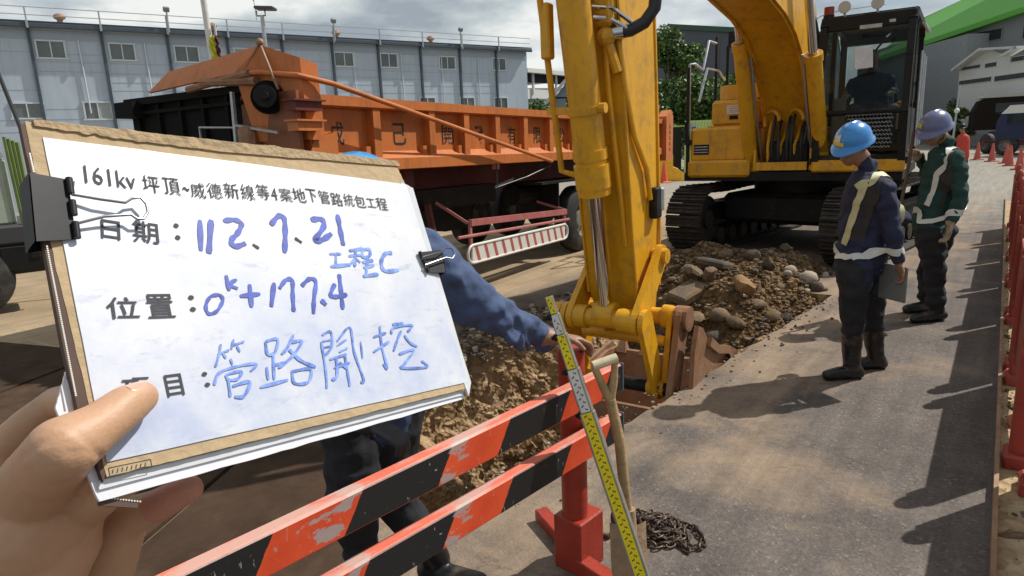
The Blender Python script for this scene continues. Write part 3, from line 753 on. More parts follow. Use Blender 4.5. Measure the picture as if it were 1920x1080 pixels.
# arm, bucket cylinder, linkage, bucket
ux = Vector((-0.37, 0, -2.2)).normalized()
arm = MB()
def arm_pt(z): return 5.79 + (z - 0.9) * 0.085   # inner face x at height z
lo_ = [(5.84 - 0.02, 0.36), (5.80, 0.62), (5.80, 1.1), (5.86, 1.9), (5.93, 2.7), (5.99, 3.4), (6.0, 4.1)]
hi_ = [(6.02, 0.34), (6.16, 0.62), (6.24, 1.1), (6.34, 1.9), (6.46, 2.7), (6.55, 3.4), (6.45, 4.1)]
sweep(lo_, hi_, [0.15, 0.165, 0.17, 0.175, 0.175, 0.18, 0.18], arm)
armo = obj('arm', arm, Y, EX, smooth=True, ang=40)
b = MB()
for s in (-1, 1):
    b.tube([((l[0]) - 0.002, s * 0.178, l[1]) for l in lo_[1:]], 0.010, 5)
    b.tube([((l[0]) + 0.004, s * 0.172, l[1]) for l in hi_[1:]], 0.010, 5)
obj('edge_flange', b, Y, armo, smooth=True)
b = MB()      # oil pipes clipped to the arm
b.tube([(6.38, 0.16, 2.15), (6.345, 0.18, 1.9), (6.25, 0.192, 1.62), (6.07, 0.195, 1.42), (6.0, 0.195, 1.22)], 0.017, 8)
b.tube([(6.47, 0.10, 2.5), (6.40, 0.10, 1.9), (6.30, 0.12, 1.3), (6.22, 0.12, 0.95)], 0.016, 7)
b.tube([(6.48, -0.02, 2.6), (6.41, -0.02, 1.9), (6.30, 0.0, 1.3), (6.22, 0.0, 0.8)], 0.016, 7)
obj('oil_pipe', b, Y, armo, smooth=True)
b = MB(); b.box((5.92, 0.20, 1.19), (0.10, 0.05, 0.20), bev=0.01); wl = obj('work_lamp', b, K, armo)
b = MB(); b.box((5.87, 0.21, 1.21), (0.05, 0.045, 0.15), bev=0.01); obj('lamp_lens', b, M['steel'], wl)
b = MB(); b.box((6.42, 0.10, 2.30), (0.12, 0.12, 0.16), bev=0.02); b.ball((6.44, 0.11, 2.17), 0.055); b.tube([(6.44, .11, 2.17), (6.38, .15, 1.98)], 0.03, 8); obj('pipe_clamp', b, Y, armo)
HOSE = [(6.40, .17, 2.19), (6.38, .23, 2.195), (6.35, .30, 2.23), (6.33, .35, 2.30), (6.33, .37, 2.45), (6.33, .37, 3.0), (6.3, .3, 3.5)]
b = MB(); b.tube(HOSE, 0.036, 12); obj('arm_hose', b, M['hose'], armo, smooth=True)
b = MB(); b.tube([(6.50, 0.06, 2.27), (6.46, 0.14, 2.26), (6.41, 0.22, 2.20)], 0.014, 8); b.tube([(6.42, 0.12, 2.185), (6.40, 0.20, 2.19)], 0.042, 12); b.tube([(6.50, 0.04, 2.33), (6.46, 0.16, 2.31), (6.41, 0.25, 2.23)], 0.012, 8); obj('hose_fitting', b, M['chrome'], armo, smooth=True)
b = MB()
for k in range(3): b.tube([(6.35, 0.24 + .03 * k, 2.75), (6.33, 0.25 + .03 * k, 3.3)], 0.012, 6)
obj('thin_hose', b, M['hose'], armo)
# bucket cylinder
T0, T1 = Vector((6.72, -0.01, 2.95)), Vector((6.40, 0, 1.30)); dd = (T1 - T0).normalized()
c = MB(); c.tube([T0 - dd * 0.8, T1], 0.094, 24); c.tube([T1 - dd * 0.17, T1 - dd * .03], 0.107, 24); c.tube([T1 - dd * 0.26, T1 - dd * .20], 0.103, 24); c.tube([T1 - dd * 0.09, T1 + dd * 0.015], 0.10, 24)
bc = obj('bucket_cylinder', c, Y, EX, smooth=True)
E1 = Vector((6.26, 0, 0.50)); c = MB(); c.tube([T1, E1], 0.042, 20); obj('piston_rod', c, M['chrome'], bc, smooth=True)
for z0 in (2.62, 1.78):
    p = T0 + dd * ((T0.z - z0) / -dd.z); c = MB(); c.tube([p - dd * 0.02, p + dd * 0.02], 0.106, 20); c.box(p + Vector((0.0, -0.16, 0)), (0.06, 0.16, 0.04)); c.tube([p + Vector((.02, .1, .0)), p + Vector((.02, .14, 0))], 0.03, 8)
    obj('cylinder_band', c, Y, bc, smooth=True)
c = MB(); pp = [T0 + dd * t + Vector((0.02, -0.195, 0)) for t in (-.8, 0.2, 0.33, .45, 0.9, 1.3, 1.55)]; c.tube(pp + [T1 - dd * 0.1 + Vector((0, -0.1, 0))], 0.019, 8); c.box(T0 + dd * 0.75 + Vector((0.02, -0.175, 0)), (0.07, 0.06, 0.3), bev=0.01)
obj('oil_pipe', c, Y, bc, smooth=True)
# linkage
def plate(mb, a, b, ra, rb, y0, y1, n=10):
    """flat link with rounded ends in the x-z plane"""
    a, b = Vector((a[0], 0, a[1])), Vector((b[0], 0, b[1])); d = (b - a).normalized(); ang = math.atan2(d.z, d.x); P_ = []
    for k in range(n + 1): t = ang + math.pi / 2 + math.pi * k / n; P_.append((a.x + ra * math.cos(t), a.z + ra * math.sin(t)))
    for k in range(n + 1): t = ang - math.pi / 2 + math.pi * k / n; P_.append((b.x + rb * math.cos(t), b.z + rb * math.sin(t)))
    mb.prism(P_, y0, y1, 'y')
gp, lp, tp_, bp_ = (5.90, 0.84), (6.28, 0.48), (5.90, 0.43), (6.06, -0.02)
for s in (-1, 1):
    y0 = s * 0.205; y1 = s * 0.245
    b = MB(); plate(b, gp, lp, 0.075, 0.085, min(y0, y1), max(y0, y1)); b.tube([(gp[0], y0 - s * .03, gp[1]), (gp[0], y1 + s * 0.03, gp[1])], 0.05, 14)
    obj('guide_link', b, Y, EX)
    y0 = s * 0.255; y1 = s * 0.29
    b = MB(); plate(b, lp, bp_, 0.085, 0.075, min(y0, y1), max(y0, y1)); b.tube([(bp_[0], y0 - s * .05, bp_[1]), (bp_[0], y1 + s * 0.03, bp_[1])], 0.052, 14)
    obj('bucket_link', b, Y, EX)
    b = MB(); plate(b, tp_, (6.0, 0.0), 0.075, 0.07, *sorted((s * 0.30, s * 0.335))); obj('ear_plate', b, Y, EX)
    b = MB(); plate(b, (5.99, -0.02), (6.06, -0.2), 0.05, 0.04, *sorted((s * 0.30, s * 0.325))); obj('lower_lug', b, Y, EX)
b = MB(); b.tube([(lp[0], -0.36, lp[1]), (lp[0], 0.27, lp[1])], 0.062, 20)
for a, c_ in ((-0.36, -0.30), (-0.24, -0.12), (0.10, 0.22)): b.tube([(lp[0], a, lp[1]), (lp[0], c_, lp[1])], 0.078, 20)
b.tube([(E1.x, -0.07, E1.z), (E1.x, 0.07, E1.z)], 0.085, 20); obj('link_pin', b, Y, EX, smooth=True)
b = MB(); b.tube([(tp_[0], -0.38, tp_[1]), (tp_[0], 0.38, tp_[1])], 0.055, 18); b.tube([(tp_[0], 0.25, tp_[1]), (tp_[0], 0.31, tp_[1])], 0.08, 18); b.tube([(tp_[0] + .1, -0.3, tp_[1] - .14), (tp_[0] + .1, 0.3, tp_[1] - .14)], 0.035, 12)
obj('arm_pin', b, Y, EX, smooth=True); b = MB(); b.tube([(bp_[0], -.32, bp_[1]), (bp_[0], .34, bp_[1])], .045, 14); obj('bucket_pin', b, K, EX, smooth=True)
b = MB(); b.box((5.93, 0, 0.63), (0.24, 0.30, 0.3), bev=0.02); obj('arm_end_block', b, Y, EX)
# bucket: curved shell, side plates, ears, teeth
prof = [(5.98, -0.22), (6.01, -0.34), (5.99, -0.50), (5.90, -0.68), (5.68, -0.82), (5.42, -0.80), (5.24, -0.62), (5.14, -0.38), (5.08, -0.12)]
bk = MB(); W_ = 0.50; th = 0.03; n = len(prof); vs = []
for i, p in enumerate(prof):
    q = Vector(p) - Vector((5.62, -0.2)); q = Vector(p) - q.normalized() * th
    vs += [(p[0], -W_, p[1]), (p[0], W_, p[1]), (q[0], W_, q[1]), (q[0], -W_, q[1])]
fs = []
for i in range(n - 1):
    for k in range(4): a = i * 4 + k; b_ = i * 4 + (k + 1) % 4; fs.append((a, b_, b_ + 4, a + 4))
fs += [(0, 1, 2, 3), tuple((n - 1) * 4 + k for k in (3, 2, 1, 0))]
bk.add(vs, fs)
bucket = obj('bucket', bk, M['rust'], EX, smooth=True, ang=50)
for s in (-1, 1):
    b = MB(); b.prism(prof + ([(5.12, 0.0), (5.32, 0.08), (5.55, 0.15), (5.74, 0.26), (5.84, 0.36), (5.93, 0.40), (6.0, 0.25), (6.03, 0.0)] if s > 0 else [(5.25, -0.10), (5.6, -0.15), (5.9, -0.2)]), *sorted((s * W_, s * (W_ - 0.03))), 'y'); obj('side_plate', b, M['rust'], bucket)
    b = MB(); b.prism([(5.06, -.09), (5.08, -.01), (5.31, .095), (5.55, .165), (5.74, .275), (5.77, .22), (5.57, .11), (5.33, .04)], *sorted((s * W_, s * (W_ + .03))), 'y') if s > 0 else b.prism([(5.06, -.12), (5.1, -.06), (5.6, -.11), (5.6, -.16)], *sorted((s * W_, s * (W_ + .03))), 'y'); obj('side_cutter', b, M['rust'], bucket)
    b = MB(); plate(b, (5.92, 0.42), (6.10, -0.12), 0.085, 0.08, *sorted((s * 0.36, s * 0.40))); b.tube([(5.9, s * .34, .43), (5.9, s * .43, .43)], 0.085, 16); b.tube([(6.07, s * .34, -.1), (6.07, s * .43, -.1)], 0.06, 16); obj('bucket_ear', b, M['rust'], bucket)
for k in range(5):
    b = MB(); yy = -0.42 + 0.21 * k; b.add([(5.14, yy - .05, -.14), (5.14, yy + .05, -.14), (5.05, yy + .05, -.16), (5.05, yy - .05, -.16), (5.06, yy - .015, -.03), (5.06, yy + .015, -.03), (5.04, yy + .015, -.03), (5.04, yy - .015, -.03)], [(0, 1, 2, 3), (4, 7, 6, 5), (0, 4, 5, 1), (1, 5, 6, 2), (2, 6, 7, 3), (3, 7, 4, 0)])
    obj('bucket_tooth', b, M['rust'], bucket)

# cab
cx0, cx1, cy0, cy1, cz0, cz1 = -0.55, 1.22, 0.33, 1.29, 1.22, 2.84
frp = [(cx1, cz0), (cx1 + 0.06, 1.75), (cx1 - 0.02, 2.35), (cx1 - 0.16, cz1 - .1), (cx1 - 0.26, cz1), (cx0 + 0.1, cz1), (cx0, cz1 - 0.12), (cx0, cz0)]
fr = MB()
for yy in (cy0 + 0.03, cy1 - 0.03):
    for i in range(len(frp)):
        a, b2 = frp[i], frp[(i + 1) % len(frp)]
        w_ = 0.09 if i in (3, 4, 5) else 0.075
        if i == 7: w_ = 0.13
        fr.bar((a[0], yy, a[1]), (b2[0], yy, b2[1]), 0.075, w_, (0, 1, 0))
for x, z, t_ in ((cx1 - 0.03, cz0 + .02, .1), (cx1 - 0.2, cz1 - .06, .16), (cx0, cz0, .1), (cx0, cz1 - .08, .16)): fr.box((x, (cy0 + cy1) / 2, z), (0.09, cy1 - cy0, t_), bev=0.01)
fr.box((0.35, cy1 - .04, 2.1), (0.09, 0.05, 1.4)); fr.box((0.35, cy0 + .04, 2.1), (0.07, 0.05, 1.4))
cab = obj('cab', fr, K, EX)
b = MB(); b.prism([(cx0 + .03, cz1 - .02), (cx1 - .26, cz1 - .02), (cx1 - .30, cz1 + .05), (cx0 + .14, cz1 + .06)], cy0, cy1, 'y'); obj('cab_roof', b, K, cab)
b = MB(); b.box((0.4, (cy0 + cy1) / 2, cz0 + 0.03), (1.6, cy1 - cy0 - .02, 0.06)); b.box((cx0 + .05, (cy0 + cy1) / 2, 1.6), (0.05, cy1 - cy0 - .04, 0.6)); b.box((0.4, cy1 - 0.035, 1.56), (1.55, 0.03, 0.5)); obj('lower_panel', b, K, cab)
b = MB(); b.quad((cx1 + .055, cy0 + .05, 1.8), (cx1 + .055, cy1 - .05, 1.8), (cx1 - .17, cy1 - .05, 2.72), (cx1 - .17, cy0 + .05, 2.72)); obj('windscreen', b, M['glass'], cab)
b = MB(); b.quad((cx1 + .01, cy0 + .05, 1.33), (cx1 + .01, cy1 - .05, 1.33), (cx1 + .06, cy1 - .05, 1.76), (cx1 + .06, cy0 + .05, 1.76)); obj('lower_windscreen', b, M['glass'], cab)
for yy in (cy0 + .02, cy1 - .02):
    b = MB(); b.quad((cx0 + .08, yy, 1.82), (cx1 - .02, yy, 1.82), (cx1 - .2, yy, 2.74), (cx0 + .08, yy, 2.74)); obj('side_window', b, M['glass'], cab)
b = MB(); b.quad((cx0 + .02, cy0 + .08, 1.95), (cx0 + .02, cy1 - .08, 1.95), (cx0 + .02, cy1 - .08, 2.7), (cx0 + .02, cy0 + .08, 2.7)); obj('rear_window', b, M['glass'], cab)
b = MB(); b.tube([(cx1 + .07, cy0 + .05, 1.77), (cx1 + .07, cy1 - .05, 1.77)], 0.03, 8); obj('windscreen_bar', b, K, cab)
# wire guard in the lower window
b = MB()
for i in range(13):
    for j in range(9):
        yy = cy0 + 0.36 + 0.036 * i + (0.018 if j % 2 else 0); z = 1.37 + 0.045 * j
        b.tube([(cx1 + .075, yy - .016, z), (cx1 + .078, yy, z + .02), (cx1 + .075, yy + .016, z)], 0.004, 4, False)
obj('wire_guard', b, M['steel'], cab)['kind'] = 'stuff'
b = MB(); b.box((cx1 - .02, cy0 + .53, 2.70), (0.02, 0.22, 0.04), Matrix.Rotation(.0, 3, 'X')); b.box((cx1 - .02, cy0 + .74, 2.735), (0.02, 0.06, 0.03)); obj('warning_label', b, M['steel'], cab)
b = MB(); b.box((cx1 + 0.09, cy0 + 0.49, 2.36), (0.015, 0.185, 0.235), Matrix.Rotation(0.06, 3, 'X'), bev=0.006)
mm = obj('paper_notice', b, mat('pale plastic mirror', (0.62, 0.68, 0.78), 0.25, var=0.15, vscale=7), cab)
b = MB(); b.tube([(cx1 - .05, cy0 + .75, 2.62), (cx1 + .09, cy0 + .70, 2.55), (cx1 + .09, cy0 + .6, 2.42)], 0.012, 6); obj('mirror_stalk', b, K, cab)
b = MB(); b.tube([(cx1 - .22, cy0 + .06, cz1 + .04), (cx1 - .22, cy0 + .06, cz1 + .15)], 0.055, 14); bc_ = obj('beacon', b, mat('red beacon plastic', (0.22, 0.02, 0.02), 0.3), cab, smooth=True)
b = MB(); b.tube([(cx1 - .22, cy0 + .06, cz1 + .0), (cx1 - .22, cy0 + .06, cz1 + .06)], 0.06, 14); obj('beacon_base', b, K, bc_)
for yy in (cy0 + .22, cy0 + .56):
    b = MB(); z = cz1 + .13; x = cx1 - .26
    b.tube([(x - .06, yy, z), (x + .03, yy, z)], [0.04, 0.068], 18); b.tube([(x - .02, yy, z - .12), (x - .02, yy, z - .03)], 0.015, 6); lm = obj('roof_lamp', b, M['steel'], cab, smooth=True)
    b = MB(); b.tube([(x + .03, yy, z), (x + .034, yy, z)], 0.06, 18); obj('lamp_lens', b, mat('lamp glass', (0.5, 0.5, 0.47), 0.15), lm)
b = MB()
for k in range(3): b.tube([(cx0 + .15 + .45 * k, cy1 + .05, 1.35), (cx0 + .15 + .45 * k, cy1 + .05, 2.45)], 0.014, 6)
b.tube([(cx0 + .1, cy1 + .06, 2.75), (cx1 - .4, cy1 + .06, 2.72)], 0.02, 6); obj('grab_rail', b, M['steel'], cab)
# seat, console and levers
b = MB(); b.box((0.05, 0.80, 1.62), (0.48, 0.46, 0.16), bev=0.05); b.box((-0.2, 0.80, 1.95), (0.14, 0.44, 0.62), bev=0.05); b.box((0.05, 0.80, 1.44), (0.35, 0.3, 0.24)); obj('seat', b, mat('seat cloth', (0.04, 0.04, 0.045), 0.9), cab)
b = MB()
for yy in (0.54, 1.06): b.box((0.3, yy, 1.62), (0.4, 0.12, 0.5), bev=0.03); b.tube([(0.42, yy, 1.8), (0.46, yy, 2.0)], 0.022, 8); b.ball((0.46, yy, 2.02), 0.035)
b.box((0.95, 0.55, 1.7), (0.12, 0.14, 0.5), bev=0.02); obj('control_console', b, mat('console plastic', (0.16, 0.16, 0.155), 0.6), cab)
# whip aerial
b = MB(); b.tube([(0.9, 0.3, 1.9), (0.95, 0.29, 2.6), (0.9, 0.2, 3.0), (0.8, 0.1, 3.4)], 0.022, 7); b.ball((0.94, 0.27, 2.4), 0.05); obj('cab_cable', b, M['hose'], EX, smooth=True)
# ------------------------------------------------------------------ orange tipping semi-trailer (frame: x = rearwards, y = far side, z up)
az = math.radians(32.39); TD = Vector((math.sin(az), math.cos(az), 0)); TN = Vector((-TD.y, TD.x, 0))
TRL = thing('dump_trailer', 'long orange tipping semi-trailer with lettered ribbed side and striped side guard', 'trailer', (1.10, 9.6, 0), math.atan2(TD.y, TD.x))
TRL.rotation_euler = (0, math.radians(1.15), math.atan2(TD.y, TD.x))
O_ = M['orange']; DR = M['darkred']
X0, X1, ZB, ZT, WD = -5.05, 3.55, 1.335, 1.945, 2.25
b = MB(); b.box(((X0 + X1) / 2, WD / 2, (ZB + ZT) / 2 + .03), (X1 - X0, WD - .12, ZT - ZB - .1)); 
bed = MB()
bed.box(((X0 + X1) / 2, 0.10, (ZB + ZT) / 2), (X1 - X0, 0.04, ZT - ZB)); bed.box(((X0 + X1) / 2, WD - .10, (ZB + ZT) / 2), (X1 - X0, 0.04, ZT - ZB))
bed.box(((X0 + X1) / 2, WD / 2, ZB + .03), (X1 - X0, WD - .24, 0.05)); bed.box((X1, WD / 2, 1.63), (0.06, WD, 0.6))
bodyo = obj('side_wall', bed, O_, TRL)
b = MB(); b.prism([(-0.02, ZT + .01), (0.16, ZT + .03), (0.16, ZT - .07), (0.03, ZT - .085), (-0.02, ZT - .07)], X0, X1, 'x'); obj('top_rail', b, O_, TRL)
b = MB(); b.prism([(-0.02, ZB + .10), (-0.02, ZB), (0.10, ZB - .01), (0.10, ZB + .18)], X0, X1, 'x'); obj('bottom_rail', b, O_, TRL)
b = MB(); b.prism([(WD + 0.02, ZT + .01), (WD - 0.16, ZT + .03), (WD - 0.16, ZT - .07), (WD + 0.02, ZT - .07)], X0, X1, 'x'); obj('top_rail', b, O_, TRL)
ribs = [-4.93, -4.20, -3.42, -2.84, -2.24, -1.62, -0.98, -0.35, 0.28, 0.92, 1.56, 2.2, 2.85]
for x in ribs:
    b = MB(); b.prism([(-0.005, ZT - .07), (0.08, ZT - .07), (0.08, ZB + .02), (-0.005, ZB + .08)], x - .045, x + .045, 'x'); obj('rib', b, O_, TRL)
for x in ribs[1:9]:
    b = MB(); b.box((x - 0.10, 0.05, ZB + .16), (0.06, 0.06, 0.10)); obj('rib_gusset', b, O_, TRL)
def side_x(px, py, off):
    d = ray(px, py); o_ = Vector((1.10, 9.6, 0)) + TN * off; k = (o_.x * TD.y - o_.y * TD.x) / (d.x * TD.y - d.y * TD.x); return (EYE + d * k - o_).dot(TD)
for ch, pc, wpx in zip('戊己開發有限公', (627, 745, 836, 895, 957, 1005, 1051), (26, 24, 22, 18, 15, 13, 12)):
    x0, x1 = side_x(pc - wpx / 2, 252, .075), side_x(pc + wpx / 2, 252, .075); h = 0.20; lay_text('lettering', ch, M['blackmark'], (x0, 0.078, 1.555), (1, 0, 0), (0, 0, 1), x1 - x0, h, TRL, offset=0.008)
for i in range(5):      # worn marks, not legible in the photograph
    b = MB(); b.box((3.39, -.082, 1.84 - .1 * i), (.07, .003, .012)); b.box((3.39, -.0835, 1.815 - .1 * i), (.014, .003, .05)); b.box((3.40, -.085, 1.80 - .1 * i), (.05, .003, .012)); obj('worn_mark', b, M['darkred'], TRL)
b = MB(); b.prism([(3.2, 1.22), (3.56, 1.22), (3.56, 2.0), (3.46, 2.12), (3.2, 2.0)], -0.08, 0.1, 'y'); obj('rear_post', b, O_, TRL)
b = MB(); b.prism([(3.1, 1.98), (3.4, 2.02), (3.5, 2.22), (3.15, 2.24)], 0.15, 1.1, 'y'); obj('tailgate_hinge', b, M['rust'], TRL)
# front bulkhead, cab guard and cowl
b = MB(); b.box((X0 - .02, WD / 2 + .15, 1.72), (0.06, WD - .3, 0.62)); DKB = mat('deep black steel', (.007, .007, .007), .85, var=.3, spec=.2); fb = obj('front_wall', b, DKB, TRL)  # one near-black tone, darker than the other black paint
b = MB()
for k in range(6): b.box((X0 - .06, 0.45 + .33 * k, 1.70), (0.05, 0.035, 0.6))
b.bar((X0 - .07, 0.5, 2.02), (X0 - .07, WD, 2.02), .09, .06); b.bar((X0 - .07, 0.5, 1.92), (X0 - .07, WD + .08, 1.92), .04, .03)
b.box((X0 - .1, WD - .1, 1.95), (0.16, 0.3, 0.14)); obj('bulkhead_rib', b, DKB, fb)
b = MB(); b.tube([(X0 - .12, 0.62, 1.35), (X0 - .14, 0.62, 1.72), (X0 - .2, 1.0, 1.74), (X0 - .2, 1.0, 1.5)], 0.012, 5); b.tube([(X0 - .13, 0.62, 2.0), (X0 - .15, .62, 1.3)], 0.022, 6); b.tube([(X0 - .14, 0.62, 1.74), (X0 - .14, .1, 1.66)], 0.014, 5); obj('air_line', b, M['steel'], fb, smooth=True)
for s_ in (0,):
    b = MB(); b.tube([(X0 - .1, .5, 1.70), (X0 - .14, 0.45, 1.5), (X0 - .1, .25, 1.35)], 0.09, 10); b.tube([(X0 - .2, 1.1, 2.05), (X0 - .16, 0.35, 2.12)], 0.028, 7); b.tube([(X0 - .2, .9, 2.09), (X0 - .14, 0.3, 2.06)], 0.035, 7); obj('hydraulic_ram', b, M['rust'], fb, smooth=True)
b = MB()
# slanting cab guard slab
V = [(X0 - .18, 1.72, 2.07), (X0 - .18, 0.50, 2.13), (X0 - .10, 0.26, 2.325), (X0 - .10, 1.50, 2.235)]
b.add(V + [(x + .04, y_, z + .0) for x, y_, z in V], [(0, 1, 2, 3), (7, 6, 5, 4), (0, 4, 5, 1), (1, 5, 6, 2), (2, 6, 7, 3), (3, 7, 4, 0)])
b.add([(X0 - .10, 1.50, 2.235), (X0 - .10, 0.26, 2.325), (X0 + .2, 0.2, 2.24), (X0 + .2, 1.6, 2.2), (X0 - .06, 1.5, 2.19), (X0 - .06, .26, 2.28), (X0 + .2, .2, 2.20), (X0 + .2, 1.6, 2.16)], [(0, 1, 2, 3), (7, 6, 5, 4), (0, 4, 5, 1), (1, 5, 6, 2), (2, 6, 7, 3), (3, 7, 4, 0)])
obj('cab_guard', b, O_, TRL)
b = MB(); cw = [(X0 - .18, 0.50, 2.13), (X0 - .10, 0.26, 2.325), (X0 + .02, -0.03, 2.215), (X0 + .02, -0.05, 1.60), (X0 - .10, 0.42, 1.60)]
b.add(cw, [(0, 1, 2, 3, 4)]); b.add([(X0 + .02, -0.05, 1.60), (X0 + .02, -0.03, 2.215), (X0 + .17, -0.05, 2.18), (X0 + .19, -0.05, 1.60)], [(0, 1, 2, 3)])
b.add([(X0 - .10, 0.26, 2.325), (X0 + .02, -0.03, 2.215), (X0 + .17, -0.05, 2.18), (X0 + .2, 0.2, 2.22)], [(0, 1, 2, 3)])
b.box((X0 + .12, 0.16, 1.9), (0.16, 0.3, 0.5)); obj('cowl', b, O_, TRL)
b = MB(); b.tube([(X0 - .10, 0.24, 1.93), (X0 - .14, 0.18, 1.93)], 0.125, 24); gr = obj('winch_housing', b, bpy.data.materials['deep black steel'], TRL, smooth=True)
b = MB(); b.tube([(X0 - .13, 0.2, 1.93), (X0 - .22, 0.12, 1.93)], 0.085, 16); b.tube([(X0 - .2, .13, 1.93), (X0 - .26, .08, 1.93)], 0.03, 10); obj('winch_gear', b, K, gr, smooth=True)
b = MB(); b.tube([(X0 - .1, 0.27, 2.33), (X0 - .16, 0.50, 2.06)], 0.012, 6); b.tube([(X0 - .1, 0.26, 2.33), (X0 - .12, 0.08, 1.98)], 0.012, 6); b.ball((X0 - .1, 0.26, 2.345), 0.03); obj('guard_stay', b, M['rust'], TRL)
for z, dx in ((1.85, 0.26), (1.70, 0.24)):
    b = MB(); b.box((X0 - .02, -.07, z), (dx, .12, 0.07)); b.box((X0 - .02, -.08, z + .042), (dx + .05, .15, 0.014)); obj('bracket', b, O_ if z < 1.8 else DR, TRL)
b = MB(); b.prism([(X0 + 0.35, 1.28), (X0 + .35, 1.66), (X0 + .10, 1.60), (X0 - .05, 1.28)], -0.02, 0.12, 'y'); obj('front_gusset', b, O_, TRL)
b = MB(); b.box((X0 - .06, .27, 1.66), (.03, .66, .62)); b.box((X0 - .1, .40, 1.45), (.12, .5, .10)); obj('corner_plate', b, mat('dirty orange brown paint', (.26, .085, .03), .6, var=.3, dirt=(.06, .04, .03), dirt_amt=.6), TRL)
# tarpaulin pole running back along the side
b = MB(); b.tube([(X0 - .15, 0.55, 2.125), (X0 - .14, 0.25, 2.12), (X0 - .02, -.04, 2.08), (X0 + .25, -.12, 2.03), (-1.20, -0.12, 1.325)], 0.021, 10); obj('tarpaulin_pole', b, O_, TRL, smooth=True)
b = MB(); pts = [(-1.2 - 0.045 * k, -0.1, 1.30 - 0.012 * k + 0.01 * math.sin(k * 2.1)) for k in range(14)]
pts = [(-1.2, -.12, 1.33), (-1.22, -.1, 1.27), (-1.7, -.05, 1.16), (-2.35, 0.0, 1.06)]; b.tube(pts, 0.008, 6); b.tube([(-2.3, 0, 1.35), (-2.3, 0, 1.05)], .012, 6)
for k in range(9): b.tube([(-2.35 + .045 * k, 0.0, 1.06 + .008 * k), (-2.31 + .045 * k, 0, 1.09 + .008 * k)], 0.013, 5)
obj('tension_chain', b, M['hose'], TRL)
b = MB(); b.box((-2.28, 0.02, 1.30), (0.10, 0.04, 0.06)); obj('pole_latch', b, M['pinkred'], TRL)
# chassis
b = MB()
for y_ in (0.62, 1.62): b.box(((X0 + X1) / 2 + .3, y_, 1.16), (X1 - X0 - .8, 0.10, 0.3))
for k in range(9): b.box((X0 + .6 + k * .95, WD / 2, 1.18), (0.08, 1.0, 0.2))
obj('chassis', b, DR, TRL)
b = MB(); b.box((-2.55, 0.9, 0.98), (1.5, 1.1, 0.22)); b.box((-1.9, 1.1, 0.72), (0.6, 0.5, 0.4)); b.tube([(-1.2, 0.5, 0.9), (-0.4, 0.5, 0.9)], 0.14, 14); obj('toolbox_and_tank', b, K, TRL)
for y_ in (0.32, 1.9):
    b = MB(); b.box((-3.52, y_, 0.95), (0.14, 0.14, 0.72)); b.box((-3.52, y_, 0.5), (0.10, 0.10, 0.4)); lg = obj('landing_leg', b, DR, TRL)
    b = MB(); b.box((-3.52, y_, 0.29), (0.3, 0.26, 0.04)); obj('foot_plate', b, DR, lg)
b = MB(); b.bar((-3.45, 0.3, 0.9), (-3.0, 0.55, 0.55), .05, .05); b.bar((-3.2, 0.3, 0.95), (-3.02, 0.35, 0.45), .06, .06); b.bar((-3.52, .32, 0.6), (-3.52, 1.9, .6), .06, .06); obj('brace', b, DR, TRL)
# side guard with red and white stripes
sg = MB()
xa, xb, zl, zh = -2.94, -0.60, 0.28, 0.475
sg.box(((xa + xb) / 2 , -0.01, (zl + zh) / 2 + .0), (xb - xa - .16, 0.02, zh - zl - .01))
gd = obj('side_guard', sg, M['white'], TRL)
b = MB(); loop = [(xa + .1, -.015, zl), (xb - .1, -.015, zl)] + [(xb - .1 + .1 * math.sin(a), -.015, (zl + zh) / 2 - (zh - zl) / 2 * math.cos(a)) for a in [math.pi * k / 8 for k in range(1, 8)]] + [(xb - .1, -.015, zh), (xa + .1, -.015, zh)] + [(xa + .1 - .1 * math.sin(a), -.015, (zl + zh) / 2 + (zh - zl) / 2 * math.cos(a)) for a in [math.pi * k / 8 for k in range(1, 8)]] + [(xa + .1, -.015, zl)]
b.tube(loop, 0.016, 8, False); obj('guard_tube', b, M['white'], gd, smooth=True)
st = mat('faded red stripe', (0.42, 0.10, 0.085), 0.6, var=0.2, vscale=12)
for k in range(12):
    x = xa + .12 + k * 0.18; b = MB(); b.add([(x, -.0215, zh - .01), (x + .055, -.0215, zh - .01), (x + .115, -.0215, zl + .01), (x + .06, -.0215, zl + .01)], [(0, 1, 2, 3)]); obj('stripe', b, st, gd)
b = MB(); b.bar((-2.86, 0, 0.72), (-0.62, 0, 0.64), 0.05, 0.07); b.tube([(-3.1, -.01, 0.585), (-0.55, -.01, 0.53)], 0.018, 7)
for x, z in ((-2.86, .7), (-0.66, .62)): b.box((x, 0.0, (z + .45) / 2), (0.035, 0.03, z - .45 + .08))
b.bar((-2.9, 0, 0.72), (-3.05, 0.3, .95), .03, .03); b.bar((-.62, 0, .66), (-.7, .4, .78), .03, .03)
obj('guard_rail', b, M['pinkred'], TRL)
